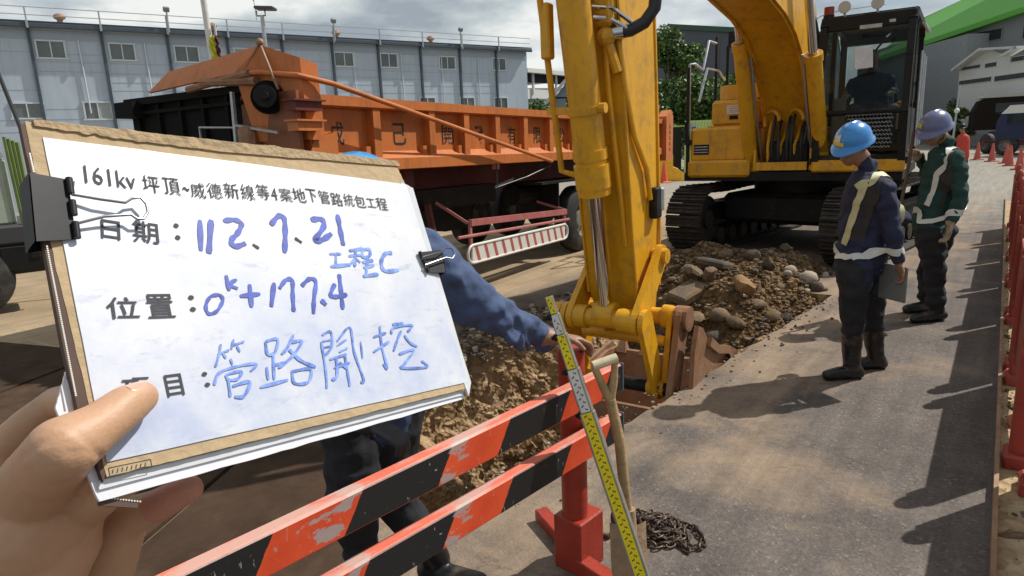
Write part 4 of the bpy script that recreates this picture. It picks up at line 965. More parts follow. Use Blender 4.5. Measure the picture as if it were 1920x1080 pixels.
# wheels
def truck_wheel(parent, x, y_, z, r, w_, m=None, rot=None):
    b = MB(); pr = [(r * .55, 0), (r * .62, .0), (r * .9, .02), (r * .985, .05), (r, .09), (r, w_ - .09), (r * .985, w_ - .05), (r * .9, w_ - .02), (r * .55, w_)]
    n = 36; vs = []; fs = []
    for (rr, yy) in pr:
        for k in range(n): a = 2 * math.pi * k / n; vs.append((rr * math.cos(a), yy, rr * math.sin(a)))
    for i in range(len(pr) - 1):
        for k in range(n): a = i * n + k; c = i * n + (k + 1) % n; fs.append((a, c, c + n, a + n))
    b.add(vs, fs); wh = obj('wheel', b, M['rubber'], parent, (x, y_, z), rot, smooth=True)
    b = MB(); pr = [(r * .57, .0), (r * .54, .03), (r * .50, .10), (r * .30, .12), (r * .24, .06), (r * .1, .05), (0.001, .05)]; vs = []; fs = []
    for (rr, yy) in pr:
        for k in range(n): a = 2 * math.pi * k / n; vs.append((rr * math.cos(a), yy, rr * math.sin(a)))
    for i in range(len(pr) - 1):
        for k in range(n): a = i * n + k; c = i * n + (k + 1) % n; fs.append((a, c, c + n, a + n))
    b.add(vs, fs)
    for k in range(10): a = 2 * math.pi * k / 10; b.tube([(r * .37 * math.cos(a), .11, r * .37 * math.sin(a)), (r * .37 * math.cos(a), .07, r * .37 * math.sin(a))], .017, 6)
    obj('rim', b, mat('dusty wheel rim', (0.20, 0.19, 0.17), 0.7, var=0.2), wh, smooth=True)
    return wh
RW = 0.475
for x in (0.05, 1.2, 2.35):
    for y_ in (0.05, WD - .33): truck_wheel(TRL, x, y_, RW + .03 * 0 + x * 0.02 + .005, RW, .28)
b = MB(); b.box((-0.62, 0.4, .8), (0.03, .6, .5)); b.box((0.7, .25, 1.05), (3.9, .5, .03)); obj('mudguard', b, K, TRL)
# ------------------------------------------------------------------ two-storey prefab site building
baz = math.radians(54.69); BD = Vector((math.sin(baz), math.cos(baz), 0))
wallm = mat('pale blue wall panel', (0.44, 0.51, 0.59), 0.55, var=0.05, vscale=0.7, dirt=(0.40, 0.44, 0.48), dirt_amt=0.25, dscale=1.2)
bandm = mat('grey blue band', (0.33, 0.39, 0.46), 0.55, var=0.05)
postm = mat('slate steel', (0.055, 0.075, 0.10), 0.5, var=0.15)
streaks(wallm, (1.2, 1.2, .10), .5, (.27, .31, .34), .48, .72)
BL = thing('site_building', 'long two-storey pale blue prefabricated building with dark posts and roof railing', 'building', (-16.02, 22.85, 0), math.atan2(BD.y, BD.x))
XA, XB = -7.5, 21.15
b = MB(); b.box(((XA + XB) / 2, 3.0, 2.98), (XB - XA, 6.0, 5.96)); obj('wall', b, wallm, BL)
b = MB(); b.box(((XA + XB) / 2, -0.006, 5.72), (XB - XA, 0.012, 0.30)); obj('wall_band', b, bandm, BL)
R3 = random.Random(3); lines = MB()
for z in (5.15, 4.85, 4.25, 3.95, 3.35, 3.0, 2.6, 4.55):
    x = XA
    while x < XB - 2: 
        if R3.random() < 0.75: lines.box((x + 1.03, -0.003, z + R3.uniform(-.03, .03)), (1.9, 0.006, 0.018))
        x += 2.06
obj('panel_joint', lines, bandm, BL)['kind'] = 'stuff'
b = MB(); b.box(((XA + XB) / 2, 3.0, 6.06), (XB - XA + .3, 6.5, 0.12)); b.box(((XA + XB) / 2, -.26, 5.98), (XB - XA + .3, 0.10, 0.15), bev=0.02); rf = obj('roof', b, postm, BL)
b = MB(); b.prism([(-0.2, 6.125), (3.0, 6.32), (6.2, 6.125)], XA, XB + .1, 'x'); obj('roof_sheet', b, mat('light roof sheet', (0.42, 0.43, 0.42), 0.5), rf)
k = -4
while 0.7 + 2.062 * k < XB:
    x = 0.7 + 2.062 * k
    if x > XA:
        b = MB(); b.box((x, -.05, 2.98), (0.09, 0.09, 5.9)); obj('post', b, postm, BL)
        b = MB(); b.box((x, -.33, 6.22), (0.045, 0.045, 0.62)); b.box((x, -.33, 5.98), (0.07, 0.04, .2)); obj('railing_post', b, M['steel'], BL)
    k += 1
for z in (6.52, 6.28): b = MB(); b.box(((XA + XB) / 2, -.33, z), (XB - XA, 0.03, 0.022)); obj('railing', b, M['steel'], BL)
winm = mat('window glass', (0.13, 0.15, 0.155), 0.15, var=0.3, vscale=0.8); winl = mat('curtained window glass', (0.30, 0.33, 0.34), 0.2, var=0.15, vscale=0.9); frm = mat('window frame', (0.60, 0.64, 0.66), 0.5, var=.05)
for i, (xc, w_, zc, h_) in enumerate([(1.24, .80, 5.27, .56), (3.33, .78, 5.27, .56), (5.42, .82, 5.27, .56), (7.5, .8, 5.27, .56), (8.5, .8, 5.27, .56), (11.52, .88, 5.28, .56), (13.57, .80, 5.3, .58), (16.52, .84, 5.28, .56), (19.43, .8, 5.3, .57),
        (0.28, .85, 3.3, .5), (2.3, .82, 3.28, .58), (4.4, .8, 3.3, .58), (15.35, .8, 3.45, .58), (17.5, .8, 3.45, .58), (19.45, .8, 3.45, .58), (11.5, .8, 3.4, .58), (-1.8, .8, 5.27, .56), (-3.8, .8, 5.27, .56)]):
    b = MB()
    for (cx_, cz_, sx_, sz_) in ((xc, zc + h_ / 2, w_ + .1, .05), (xc, zc - h_ / 2, w_ + .14, .05), (xc - w_ / 2, zc, .05, h_), (xc + w_ / 2, zc, .05, h_), (xc, zc, .035, h_)): b.box((cx_, -.02, cz_), (sx_, .05, sz_))
    f_ = obj('window', b, frm, BL)
    for s in (-1, 1):
        b = MB(); b.box((xc + s * w_ / 4, -.008, zc), (w_ / 2 - .04, .012, h_ - .04)); obj('pane', b, winl if (i * 3 + s) % 3 == 0 or i in (3, 9 + s) else winm, f_)
for x in (2.05, 13.9 + .25, 11.9, 18.2, 16.2, 4.05):
    b = MB(); b.tube([(x, -.05, 5.6), (x + .02, -.05, 3.2)], 0.025, 6); obj('drain_pipe', b, frm, BL)
for (px_, s) in ((112, .8), (401, .6), (636, .8), (815, .6)):
    dd_ = ray(px_, 60); t = ((-16.02) * BD.y - 22.85 * BD.x) / (dd_.x * BD.y - dd_.y * BD.x); q = EYE + dd_ * t; xl = (q - Vector((-16.02, 22.85, 0))).dot(BD)
    b = MB(); b.tube([(xl + .1, .6, 6.1), (xl + .1, .6, 6.36)], 0.09, 10); b.ball((xl + .1, .6, 6.42), 0.19, 12, 6, (1, 1, .6)); obj('roof_vent', b, M['rust'], BL, smooth=True)
FLG = 'floodlights on posts along the roof railing'
for i, (x, w_) in enumerate([(4.87, 'nearest the left of the three'), (11.05, 'middle of the three'), (17.12, 'furthest right of the three')]):
    p = BL.matrix_basis @ Vector((0, 0, 0)); q = Vector((-16.02, 22.85, 0)) + BD * x + Vector((BD.y, -BD.x, 0)) * 0.36
    t = thing('roof_floodlight', 'small floodlight on a short post at the roof railing, %s' % w_, 'floodlight', (q.x, q.y, 6.0), math.atan2(BD.y, BD.x), FLG)
    b = MB(); b.box((0, 0, .3), (.05, .05, .7)); obj('pole', b, M['steel'], t)
    b = MB(); b.box((0, -.02, .72), (.2, .14, .17), Matrix.Rotation(.4, 3, 'X'), bev=.02); obj('lamp_head', b, mat('grey lamp', (.2, .22, .24), .5), t)

def wall_block(name, label, cat, x0, x1, d0, d1, yt0, yt1, m, depth=8, extra=None, group=None, zb=0.0):
    """building whose long face runs between two picture columns at the given distances"""
    a, c = at(x0, 250, d0), at(x1, 250, d1); zt0, zt1 = at(x0, yt0, d0).z, at(x1, yt1, d1).z
    u = Vector((c.x - a.x, c.y - a.y, 0)); L = u.length; u.normalize()
    t = thing(name, label, cat, (a.x, a.y, 0), math.atan2(u.y, u.x), group)
    b = MB(); b.add([(0, 0, zb), (L, 0, zb), (L, 0, zt1), (0, 0, zt0), (0, depth, zb), (L, depth, zb), (L, depth, zt1), (0, depth, zt0)], [(0, 1, 2, 3), (5, 4, 7, 6), (1, 5, 6, 2), (4, 0, 3, 7), (3, 2, 6, 7)])
    obj('wall', b, m, t)
    return t, L, zt0, zt1
def loc_x(t, px, z=2.0):
    """local x along a block's face below a picture column"""
    u = Vector((math.cos(t.rotation_euler.z), math.sin(t.rotation_euler.z), 0)); o = t.location; d = ray(px, 200)
    k = (o.x * u.y - o.y * u.x) / (d.x * u.y - d.y * u.x); q = EYE + d * k; return (q - o).dot(u), k * d.y
def face_box(t, x0, x1, y0, y1, m, name, out=0.02, th=0.06, parent=None):
    (a, d0), (c, d1) = loc_x(t, x0), loc_x(t, x1); dm = (d0 + d1) / 2
    za, zb_ = at((x0 + x1) / 2, y0, dm).z, at((x0 + x1) / 2, y1, dm).z
    b = MB(); b.box(((a + c) / 2, -out + th / 2 - .001, (za + zb_) / 2), (abs(c - a), th, abs(za - zb_))); return obj(name, b, m, parent or t)
wht = mat('white render', (0.66, 0.66, 0.62), 0.8, var=.08); gryw = mat('charcoal sheet cladding', (0.075, 0.085, 0.10), 0.6, var=.12, vscale=.4)
dkvoid = mat('dark opening', (0.012, 0.014, 0.016), 0.8)
# white deck building right of the site building
t, L, a_, b_ = wall_block('parking_deck', 'low white building with open dark upper storey beyond the blue building', 'building', 984, 1110, 52, 60, 165, 165, wht, 10)
face_box(t, 990, 1070, 137, 157, dkvoid, 'opening', .02, .05)
b = MB(); z1 = at(1000, 134, 53).z; b.box((L / 2, 5, z1), (L, 11, .3)); obj('roof', b, wht, t); b = MB(); b.box((-.2, 5, z1 * .5), (.8, 10, z1 + 1.2)); obj('pier', b, wht, t)
for x in (1.2, 4.4): b = MB(); b.box((x, -.1, z1 - .9), (.15, .15, 1.6)); obj('column', b, wht, t)
b = MB(); b.box((L / 2, -.5, at(1000, 190, 52).z), (L, 1, .35)); obj('canopy', b, mat('grey canopy', (.13, .15, .16), .6), t)
# wooded hill behind
hm_ = MB(); vs = []; fs = []
for i in range(41):
    x = -60 + 260 * i / 40; h = 27 + 14 * noise.noise(Vector((x * .02, 2, 0))) + 3 * noise.noise(Vector((x * .1, 2, 0))) ; h = h * (1 - max(0, abs(x - 60) - 80) / 90)
    vs += [(x, 330, -1), (x, 330, h * .5), (x, 350, h), (x, 420, -1)]
for i in range(40):
    for k in range(3): a = i * 4 + k; fs.append((a, a + 4, a + 5, a + 1))
hm_.add(vs, fs); tag(obj('hill', hm_, mat('wooded hill', (0.06, 0.085, 0.06), 0.95, var=.3, vscale=.05, bump=.5, bscale=.4), smooth=True), kind='structure')
# charcoal warehouse
t, L, a_, b_ = wall_block('warehouse', 'large charcoal warehouse with shallow dark green roof behind the trees', 'warehouse', 1258, 1560, 52, 47, 54, 72, gryw, 25)
a0 = at(1205, 78, 54); o = t.location; u = Vector((math.cos(t.rotation_euler.z), math.sin(t.rotation_euler.z), 0)); nn = Vector((-u.y, u.x, 0))
b = MB(); b.add([(0, 0, 0), (0, 0, a_), (-6.5, 6, a_ - 2.6), (-6.5, 6, 0), (0, .3, 0), (0, .3, a_)], [(0, 1, 2, 3)]); obj('side_wall', b, gryw, t)
rg = mat('dark green roof sheet', (0.03, 0.075, 0.045), .5)
b = MB(); b.add([(-.2, -.15, a_ + .0), (L, -.15, b_), (L, -.15, b_ + .35), (-.2, -.15, a_ + .35), (-.2, 20, a_ + .5), (L, 20, b_ + .5)], [(0, 1, 2, 3), (3, 2, 5, 4)]); b.add([(0, -.1, a_ + .35), (0, -.1, a_ - .0), (-6.6, 6, a_ - 2.7), (-6.6, 6, a_ - 2.3)], [(0, 1, 2, 3)]); obj('roof', b, rg, t)
for k in range(22):
    b = MB(); b.box((.6 + k * .95, -.02, 4.2), (.04, .04, 8)); 
    if k * .95 < L - 1: obj('cladding_rib', b, gryw, t)
# small gabled shed
t, L, a_, b_ = wall_block('gabled_shed', 'small grey gabled shed beside the bush behind the trailer', 'shed', 1040, 1100, 42, 42, 182, 182, mat('blue grey sheet', (.22, .26, .30), .6), 5)
zp = at(1080, 162, 42).z; b = MB(); b.prism([(-.3, a_), (L / 2 + .2, zp + .9), (L + .4, a_), (L + .3, a_ - .2), (L / 2 + .2, zp + .7), (-.2, a_ - .2)], -.4, 5, 'y'); obj('roof', b, mat('pale shed roof', (.5, .5, .48), .5), t)
b = MB(); b.prism([(0, a_ - .1), (L / 2 + .2, zp + .7), (L, a_ - .1)], 0.0, .1, 'y'); obj('gable', b, mat('blue grey sheet', (.22, .26, .30), .6), t)
# right: big grey building with a green roof
gw = mat('grey rendered wall', (0.20, 0.21, 0.21), .8, var=.1, vscale=.3); grn = mat('bright green roof sheet', (0.10, 0.36, 0.03), .45, var=.06, vscale=.5)
t, L, a_, b_ = wall_block('green_roofed_factory', 'tall grey factory with sloping bright green roof at the right', 'factory', 1600, 2100, 62, 40, 105, -60, gw, 22)
(xs, ds), (xe, de) = loc_x(t, 1600), loc_x(t, 2100)
z = lambda px, py: (loc_x(t, px)[0], at(px, py, loc_x(t, px)[1]).z)
e0, e1 = z(1640, 110), z(2080, -48); f0, f1 = z(1660, 44), z(2080, -170)
b = MB(); b.add([(e0[0], -.6, e0[1]), (e1[0], -.6, e1[1]), (f1[0], 3, f1[1] + .6), (f0[0], 3, f0[1] + .4)], [(0, 1, 2, 3)])
b.add([(e0[0], -.6, e0[1]), (e1[0], -.6, e1[1]), (e1[0], -.6, e1[1] - .35), (e0[0], -.6, e0[1] - .35)], [(0, 1, 2, 3)]); b.add([(e0[0], -.6, e0[1] - .35), (e1[0], -.6, e1[1] - .35), (e1[0], 1, e1[1] - .35), (e0[0], 1, e0[1] - .35)], [(0, 1, 2, 3)]); obj('roof', b, grn, t)
g0, g1 = z(1630, 38), z(2080, -190)
b = MB(); b.add([(f0[0] - 3, 3.2, f0[1] + .3), (f1[0], 3.2, f1[1] + .5), (g1[0], 6, g1[1] + 1), (g0[0] - 2, 6, g0[1] + .6)], [(0, 1, 2, 3)]); obj('roof_ridge', b, mat('weathered grey roof', (.30, .32, .31), .6), t)
for (x0, x1, y0, y1) in ((1806, 1866, 57, 80), (1902, 1960, 42, 70), (1803, 1836, 98, 118)):
    f_ = face_box(t, x0, x1, y0, y1, gw, 'window', .06, .05); face_box(t, x0 + 2, x1 - 2, y0 + 2, y1 - 2, dkvoid, 'pane', .07, .02, f_)
face_box(t, 1800, 1803, 70, 175, gryw, 'corner_trim', .1, .1)
# white gabled house in front of it
t, L, a_, b_ = wall_block('white_house', 'white two-storey house with shallow gable in front of the green roofed factory', 'house', 1793, 2010, 46, 36, 138, 88, wht, 9)
z = lambda px, py: (loc_x(t, px)[0], at(px, py, loc_x(t, px)[1]).z)
p0_, p1_, p2_, p3_ = z(1793, 132), z(1842, 92), z(1885, 104), z(1912, 88)
b = MB(); b.add([(p0_[0], -.01, p0_[1] - 1.2), (p0_[0], -.01, p0_[1]), (p1_[0], -.01, p1_[1]), (p2_[0], -.01, p2_[1] - .1), (p2_[0], -.01, p0_[1] - 1.2)], [(0, 1, 2, 3, 4)]); obj('gable_wall', b, wht, t)
b = MB()
for (s_, e_) in ((p0_, p1_), (p1_, p3_)): b.bar((s_[0], -.3, s_[1]), (e_[0], -.3, e_[1]), .6, .14)
b.bar((p3_[0], -.3, p3_[1]), (p2_[0], -.3, p2_[1]), .6, .14); obj('roof', b, mat('pale roof edge', (.6, .6, .58), .5), t)
for (x0, x1, y0, y1) in ((1796, 1832, 123, 131), (1840, 1862, 117, 127), (1888, 1912, 105, 116), (1795, 1855, 147, 157), (1860, 1925, 138, 150)):
    f_ = face_box(t, x0, x1, y0, y1, wht, 'window', .05, .05); face_box(t, x0 + .7, x1 - .7, y0 + 1.2, y1 - 1.2, mat('dim glass', (.06, .07, .07), .2), 'pane', .06, .02, f_)
# low house roofs behind worker 2 / cab
t, L, a_, b_ = wall_block('grey_annex', 'plain grey annex wall between the cab and the white house', 'annex', 1690, 1797, 55, 49, 95, 64, mat('mid grey render', (.27, .285, .29), .8), 5)

# ------------------------------------------------------------------ trees
leafA = [mat('leaf dark', (0.045, 0.085, 0.016), .55, var=.3, vscale=2), mat('leaf mid', (0.085, 0.155, 0.028), .55, var=.3, vscale=2), mat('leaf light', (0.16, 0.25, 0.045), .5, var=.3, vscale=2)]
def tree(label, base, h, cr, n=5200, trunk=0.14, low=0.25, seed=1, name='broadleaf_tree', leaf=0.16, group=None, parts=None):
    R = random.Random(seed); t = thing(name, label, 'tree', base, 0, group)
    tr = MB(); tr.tube([(0, 0, 0), (R.uniform(-.1, .1), 0, h * .35), (R.uniform(-.25, .25), 0.1, h * .7)], [trunk, trunk * .75, trunk * .4], 9)
    clumps = []
    for i in range(15):
        a = R.uniform(0, 6.28); rr = cr * math.sqrt(R.random()) * .8; z = h * (low + (1 - low) * R.random() * .92); f = math.sqrt(max(.15, 1 - ((z / h - low) / (1 - low) - .4) ** 2 * 1.7)); c = Vector((rr * math.cos(a) * f, rr * math.sin(a) * f, z)); s = cr * R.uniform(.22, .42)
        clumps.append((c, s)); tr.tube([(0, 0, min(z * .6, h * .6)), tuple(c * .6 + Vector((0, 0, z * .3))), tuple(c)], [trunk * .35, trunk * .2, trunk * .06], 5)
    obj('trunk', tr, M['bark'], t, smooth=True)
    vs = []; fs = []; mi = []
    for k in range(n):
        c, s = R.choice(clumps); d = Vector((R.gauss(0, 1), R.gauss(0, 1), R.gauss(0, 1))).normalized(); rr = s * (R.random() ** .4) * (1 + .25 * noise.noise(d * 3 + c))
        p = c + Vector((d.x * rr, d.y * rr, d.z * rr * .8)); u = Vector((R.gauss(0, 1), R.gauss(0, 1), R.gauss(0, .6))).normalized(); v_ = u.orthogonal().normalized(); v_.rotate(Matrix.Rotation(R.uniform(0, 6.3), 3, u)); l = leaf * R.uniform(.6, 1.3)
        o = len(vs); vs += [p - u * l * .5, p + v_ * l * .28, p + u * l * .5, p - v_ * l * .28]; fs.append((o, o + 1, o + 2, o + 3)); mi.append(R.choices([0, 1, 2], [3, 4, 2])[0])
    me = bpy.data.meshes.new('crown'); me.from_pydata([tuple(v) for v in vs], [], fs)
    for m_ in leafA: me.materials.append(m_)
    me.polygons.foreach_set('material_index', mi); link('crown', me, t)
    return t
def gp(px, d): p = at(px, 250, d); return (p.x, p.y, 0)
TG = 'trees in front of the charcoal warehouse'
tree('tall dense tree against the warehouse wall, right beside the excavator arm', gp(1256, 40), 7.3, 2.5, 12000, .18, .2, 1, leaf=.26, group=TG)
tree('lower leafy tree between the arm and the excavator handrails', gp(1292, 33), 4.2, 2.4, 12000, .12, .1, 2, leaf=.2, group=TG)
tree('bushy tree directly behind the excavator handrails', gp(1362, 31), 4.1, 2.1, 9500, .12, .1, 3, leaf=.2, group=TG)
tree('dark low tree behind the rear end of the orange trailer', gp(1235, 30), 2.9, 1.4, 6000, .1, .08, 8, leaf=.2, group=TG)
tree('small round green tree in front of the low white building', gp(1018, 40), 4.0, 1.35, 5000, .1, .12, 4, leaf=.2)
tree('dark tree half hidden behind the bucket cylinder', gp(1085, 36), 4.2, 1.3, 4500, .1, .12, 5, leaf=.2)
hb = 'trees and hedge in front of the white house'
for i, (px_, d, h, cr, lb) in enumerate([(1795, 48, 3.4, 2.0, 'leafy tree just right of the second worker helmet'), (1835, 46, 4.2, 1.8, 'olive green hedge tree below the white house gable'), (1880, 44, 4.2, 1.9, 'dull green hedge tree above the dark truck'), (1925, 43, 4.4, 1.9, 'hedge tree at the right edge of the photo'), (1765, 44, 2.6, 1.6, 'small bush between the cab and the second worker')]):
    tree(lb, gp(px_, d), h, cr, 5000, .1, .08, 20 + i, leaf=.24, group=hb)
tree('thin green branch tree seen just left of the cab roof', gp(1515, 34), 5.6, 0.9, 2200, .08, .55, 31, leaf=.2)

# ------------------------------------------------------------------ lime green hoarding, gate, cone, barrier by the trailer's rear
lime = mat('lime corrugated sheet', (0.42, 0.55, 0.18), .5, var=.1, vscale=1.5)
p0_, p1_ = Vector((6.62, 25.2, 0)), Vector((9.6, 26.2, 0)); u = (p1_ - p0_); L = u.length; u.normalize()
t = thing('hoarding', 'lime green corrugated site hoarding behind the excavator', 'hoarding', p0_, math.atan2(u.y, u.x))
hz = at(1300, 226, 25.4).z
for i in range(int(L / .42)):
    b = MB()
    for k in range(3): b.prism([(.42 * i + .14 * k, 0), (.42 * i + .14 * k + .045, -.035), (.42 * i + .14 * k + .095, -.035), (.42 * i + .14 * k + .138, 0), (.42 * i + .14 * k + .138, .01), (.42 * i + .14 * k, .01)], 0.0, hz, 'z')
    obj('panel', b, lime, t)
b = MB(); b.box((.36, -.05, 1.5), (.22, .02, .95)); sgp = obj('sign_panel', b, mat('grey sign', (.36, .38, .42), .5), t)
for k, z_ in enumerate((1.78, 1.52, 1.26)): b = MB(); b.box((.36, -.063, z_), (.16, .005, .14)); obj('sign_print', b, mat('sign print', (.06, .07, .12), .5), sgp)
t = thing('site_gate', 'dark netted gate with pale green top rail beside the hoarding', 'gate', (5.4, 25.4, 0), math.radians(15))
b = MB(); b.box((.6, 0, 1.9), (1.6, .05, .06)); b.box((-.1, 0, .95), (.05, .05, 1.9)); obj('gate_frame', b, lime, t); b = MB(); b.box((.6, .03, .95), (1.4, .02, 1.8)); obj('netting', b, mat('black netting', (.02, .022, .022), .9), t)
orc = mat('orange cone plastic', (.75, .10, .03), .5); whb = mat('white reflective band', (.75, .74, .70), .4)
def cone(p, label, h=.7, group=None, m=orc):
    t = thing('traffic_cone', label, 'traffic cone', p, RND.uniform(0, 1), group)
    b = MB(); b.box((0, 0, .02), (.36 * h / .7, .36 * h / .7, .04), bev=.01); obj('base', b, m, t)
    b = MB(); b.tube([(0, 0, .04), (0, 0, h)], [.13 * h / .7, .028], 18); obj('cone_body', b, m, t, smooth=True)
    b = MB(); b.tube([(0, 0, h * .52), (0, 0, h * .72)], [.077 * h / .7, .057 * h / .7], 18, False); obj('reflective_band', b, whb, t, smooth=True); return t
cone((5.38, 23.1, 0), 'bright orange traffic cone against the yellow block beside the trailer', .72)
yb = mat('yellow plastic barrier', (.80, .47, .03), .5)
t = thing('plastic_barrier', 'moulded yellow plastic road barrier behind the orange cone', 'road barrier', (5.75, 23.9, 0), math.radians(-12))
b = MB(); b.prism([(-.75, 0), (.55, 0), (.55, .18), (.3, .42), (.12, .5), (.12, .9), (-.32, .9), (-.32, .5), (-.75, .4)], -.25, .25, 'y'); obj('block', b, yb, t)
b = MB(); b.box((-.1, -.26, .1), (.9, .03, .12), bev=.01); obj('moulded_foot', b, yb, t)
t = thing('white_van', 'small white vehicle seen through the gate gap', 'van', (5.5, 29.5, 0), .3)
b = MB(); b.prism([(-.9, .35), (.9, .35), (.9, .95), (.65, 1.05), (.35, 1.55), (-.9, 1.6)], -.6, .6, 'y'); obj('body', b, M['white'], t)
b = MB(); b.prism([(.32, 1.05), (.6, 1.05), (.36, 1.48), (-.3, 1.5), (-.3, 1.05)], -.61, .61, 'y'); obj('windows', b, M['darkglass'], t)
for x in (-.55, .5): truck_wheel(t, x, -.62, .3, .3, .2)

# ------------------------------------------------------------------ street lamp pole and mast above the trailer
def pole_at(px_, d): p = at(px_, 250, d); return Vector((p.x, p.y, 0))
q = pole_at(517, 17); t = thing('floodlight_mast', 'grey mast with wide flat floodlight above the trailer front', 'lamp mast', q)
zt = at(480, 30, 17).z; b = MB(); b.tube([(0, 0, 0), (0, 0, zt)], [.06, .045], 10); obj('pole', b, M['steel'], t, smooth=True)
b = MB(); b.box((0.1, 0, zt + .16), (.46, .32, .07), Matrix.Rotation(.06, 3, 'Y'), bev=.02); b.tube([(-.12, 0, zt + .12), (-.12, 0, zt), (.08, 0, zt), (.08, 0, zt + .12)], .018, 6); obj('lamp_head', b, mat('dark lamp', (.05, .055, .06), .5), t)
b = MB(); b.tube([(-.14, 0, zt - .1), (-.16, 0, zt + .55)], .008, 5); b.ball((-.16, 0, zt + .35), .02); obj('aerial', b, M['steel'], t)
q = pole_at(425, 13); t = thing('boom_pole', 'tall white pole with yellow and maroon cloth tied round it', 'pole', q)
zb_, zt_ = at(405, 125, 13).z, 6.2; b = MB(); b.tube([(0, 0, 0), (-.06, 0, 1.8), (-.13, 0, zt_)], .055, 12); b.tube([(.05, 0, 0), (.04, 0, at(400, 45, 13).z)], .022, 8); obj('shaft', b, mat('white pole', (.62, .62, .6), .4), t, smooth=True)
cl = mat('yellow flag cloth', (.58, .60, .05), .7, var=.2); cl2 = mat('maroon cloth', (.12, .03, .04), .8)
for m_, nm, x0, w0, ph in ((cl, 'yellow_cloth', -.01, .11, 0), (cl2, 'maroon_cloth', .08, .06, 2)):
    vs = []; fs = []; za, zc = at(405, 128, 13).z, at(400, 68, 13).z
    for i in range(15):
        tt = i / 14; z_ = za + (zc - za) * tt
        for k in range(7): a = k / 6; vs.append((x0 - .02 * tt + w0 * (a - .3) * (1.2 - .5 * abs(tt - .5)) + .015 * math.sin(i * 1.9 + k), -.08 - .03 * math.sin(k * 1.9 + i * .8 + ph), z_))
    for i in range(14):
        for k in range(6): a = i * 7 + k; fs.append((a, a + 1, a + 8, a + 7))
    b = MB(); b.add(vs, fs); obj(nm, b, m_, t, smooth=True)
# slim diagonal prop at the very left
t = thing('slanted_pole', 'dark slender pole leaning at the left edge above the parked truck', 'pole', at(110, 420, 8)); 
o = t.location; b = MB(); b.tube([(0, 0, -o.z * 0), tuple(at(-18, 100, 8) - o)], .022, 8); b.tube([(0, 0, 0), (0.05, 0, -o.z)], .022, 8); obj('shaft', b, M['hose'], t)
# overhead cable at the right
t = thing('overhead_cable', 'thin dark cable sagging from the boom to the cab beacon', 'cable', at(1505, 52, 30)); o = t.location; b = MB(); b.tube([(0, 0, 0), tuple(at(1540, 30, 30) - o), tuple(at(1575, 20, 30) - o), tuple(at(1660, 8, 31) - o)], .014, 5); obj('wire', b, M['hose'], t)

# ------------------------------------------------------------------ parked light green truck at the left edge (only its rear quarter shows)
q = at(-60, 560, 6.9); t = thing('parked_truck', 'pale green truck cab and dark front wheel cut off at the left edge', 'truck', (-5.86, 6.9, 0), math.radians(38))
gt = mat('pale green truck paint', (.40, .46, .37), .4, var=.08, dirt=(.3, .28, .22), dirt_amt=.3); 
b = MB(); b.box((0, .8, 1.32), (1.3, 1.5, .75), bev=.05); obj('body', b, gt, t)
b = MB(); b.prism([(-.65, 1.69), (.65, 1.69), (.50, 2.0), (.3, 2.08), (-.65, 2.08)], .05, 1.55, 'y'); obj('roof', b, M['white'], t)
b = MB(); b.box((.1, .045, 1.5), (.7, .02, .42), bev=.008); w1 = obj('door_window', b, M['darkglass'], t)
b = MB(); b.tube([(-.28, .03, 1.27), (.48, .03, 1.27), (.48, .03, 1.73), (-.28, .03, 1.73)], .02, 6); obj('window_seal', b, M['rubber'], w1)
b = MB()
for k in range(4): b.tube([(.68 + .035 * k, .03, 1.9 - .02 * k), (.70 + .03 * k, .03, .95)], .02, 6)
obj('side_stake', b, mat('moss green metal', (.17, .24, .07), .6), t)
b = MB(); b.box((0.1, .75, .86), (1.7, 1.5, .22), bev=.03); obj('bumper', b, mat('dark grey plastic', (.05, .052, .055), .6), t)
b = MB(); b.box((.65, .3, .6), (.5, .6, .35), bev=.05); b.ball((.75, .1, .62), .12); b.tube([(.5, .1, .75), (.95, .05, .5)], .03, 6); obj('underbody', b, K, t)
truck_wheel(t, .12, -.02, .42, .42, .3); truck_wheel(t, .12, 1.3, .42, .42, .3)

# ------------------------------------------------------------------ far right: parked bus and blue truck, worker, cones
def vehicle(name, label, cat, px0, px1, d, ytop, ybot, m, roofm=None, rt=.05, depth=2.4):
    a, c = at(px0, 250, d), at(px1, 250, d * .93); u = Vector((c.x - a.x, c.y - a.y, 0)); L = u.length; u.normalize()
    t = thing(name, label, cat, (a.x, a.y, 0), math.atan2(u.y, u.x)); zt, zb = at(px0, ytop, d).z, max(.4, at(px0, ybot, d).z)
    h = zt - zb
    b = MB(); b.prism([(0, zb), (L, zb), (L, zt), (.45 * h, zt), (.15 * h, zt - .12 * h), (0, zt - .45 * h)], 0, depth, 'y'); obj('body', b, m, t)
    b = MB(); b.box((L * .55, -.01, zb + h * .62), (L * .75, .03, h * .32)); obj('side_windows', b, M['darkglass'], t)
    b = MB(); b.prism([(.12 * h, zt - rt * h), (L, zt - rt * h), (L, zt + .05 * h), (.35 * h, zt + .05 * h)], -.03, depth, 'y'); obj('roof', b, roofm or m, t)
    for x in (L * .18, L * .75): truck_wheel(t, x, -.03, .48, .48, .3)
    return t
vehicle('dark_truck', 'big dark brown covered truck parked at the far end of the road', 'truck', 1822, 2060, 40, 182, 245, mat('dark brown canvas', (.020, .015, .011), .9, spec=.1), mat('pale canvas edge', (.45, .43, .38), .6))
vehicle('blue_truck', 'dark blue truck with a white cab roof at the right edge', 'truck', 1866, 1990, 31, 202, 262, mat('dark blue paint', (.012, .018, .07), .5), M['white'], .20)
vehicle('red_car', 'low dark red car parked behind the line of cones', 'car', 1838, 1900, 34, 263, 282, mat('dark red paint', (.14, .015, .02), .3), None, depth=1.4)
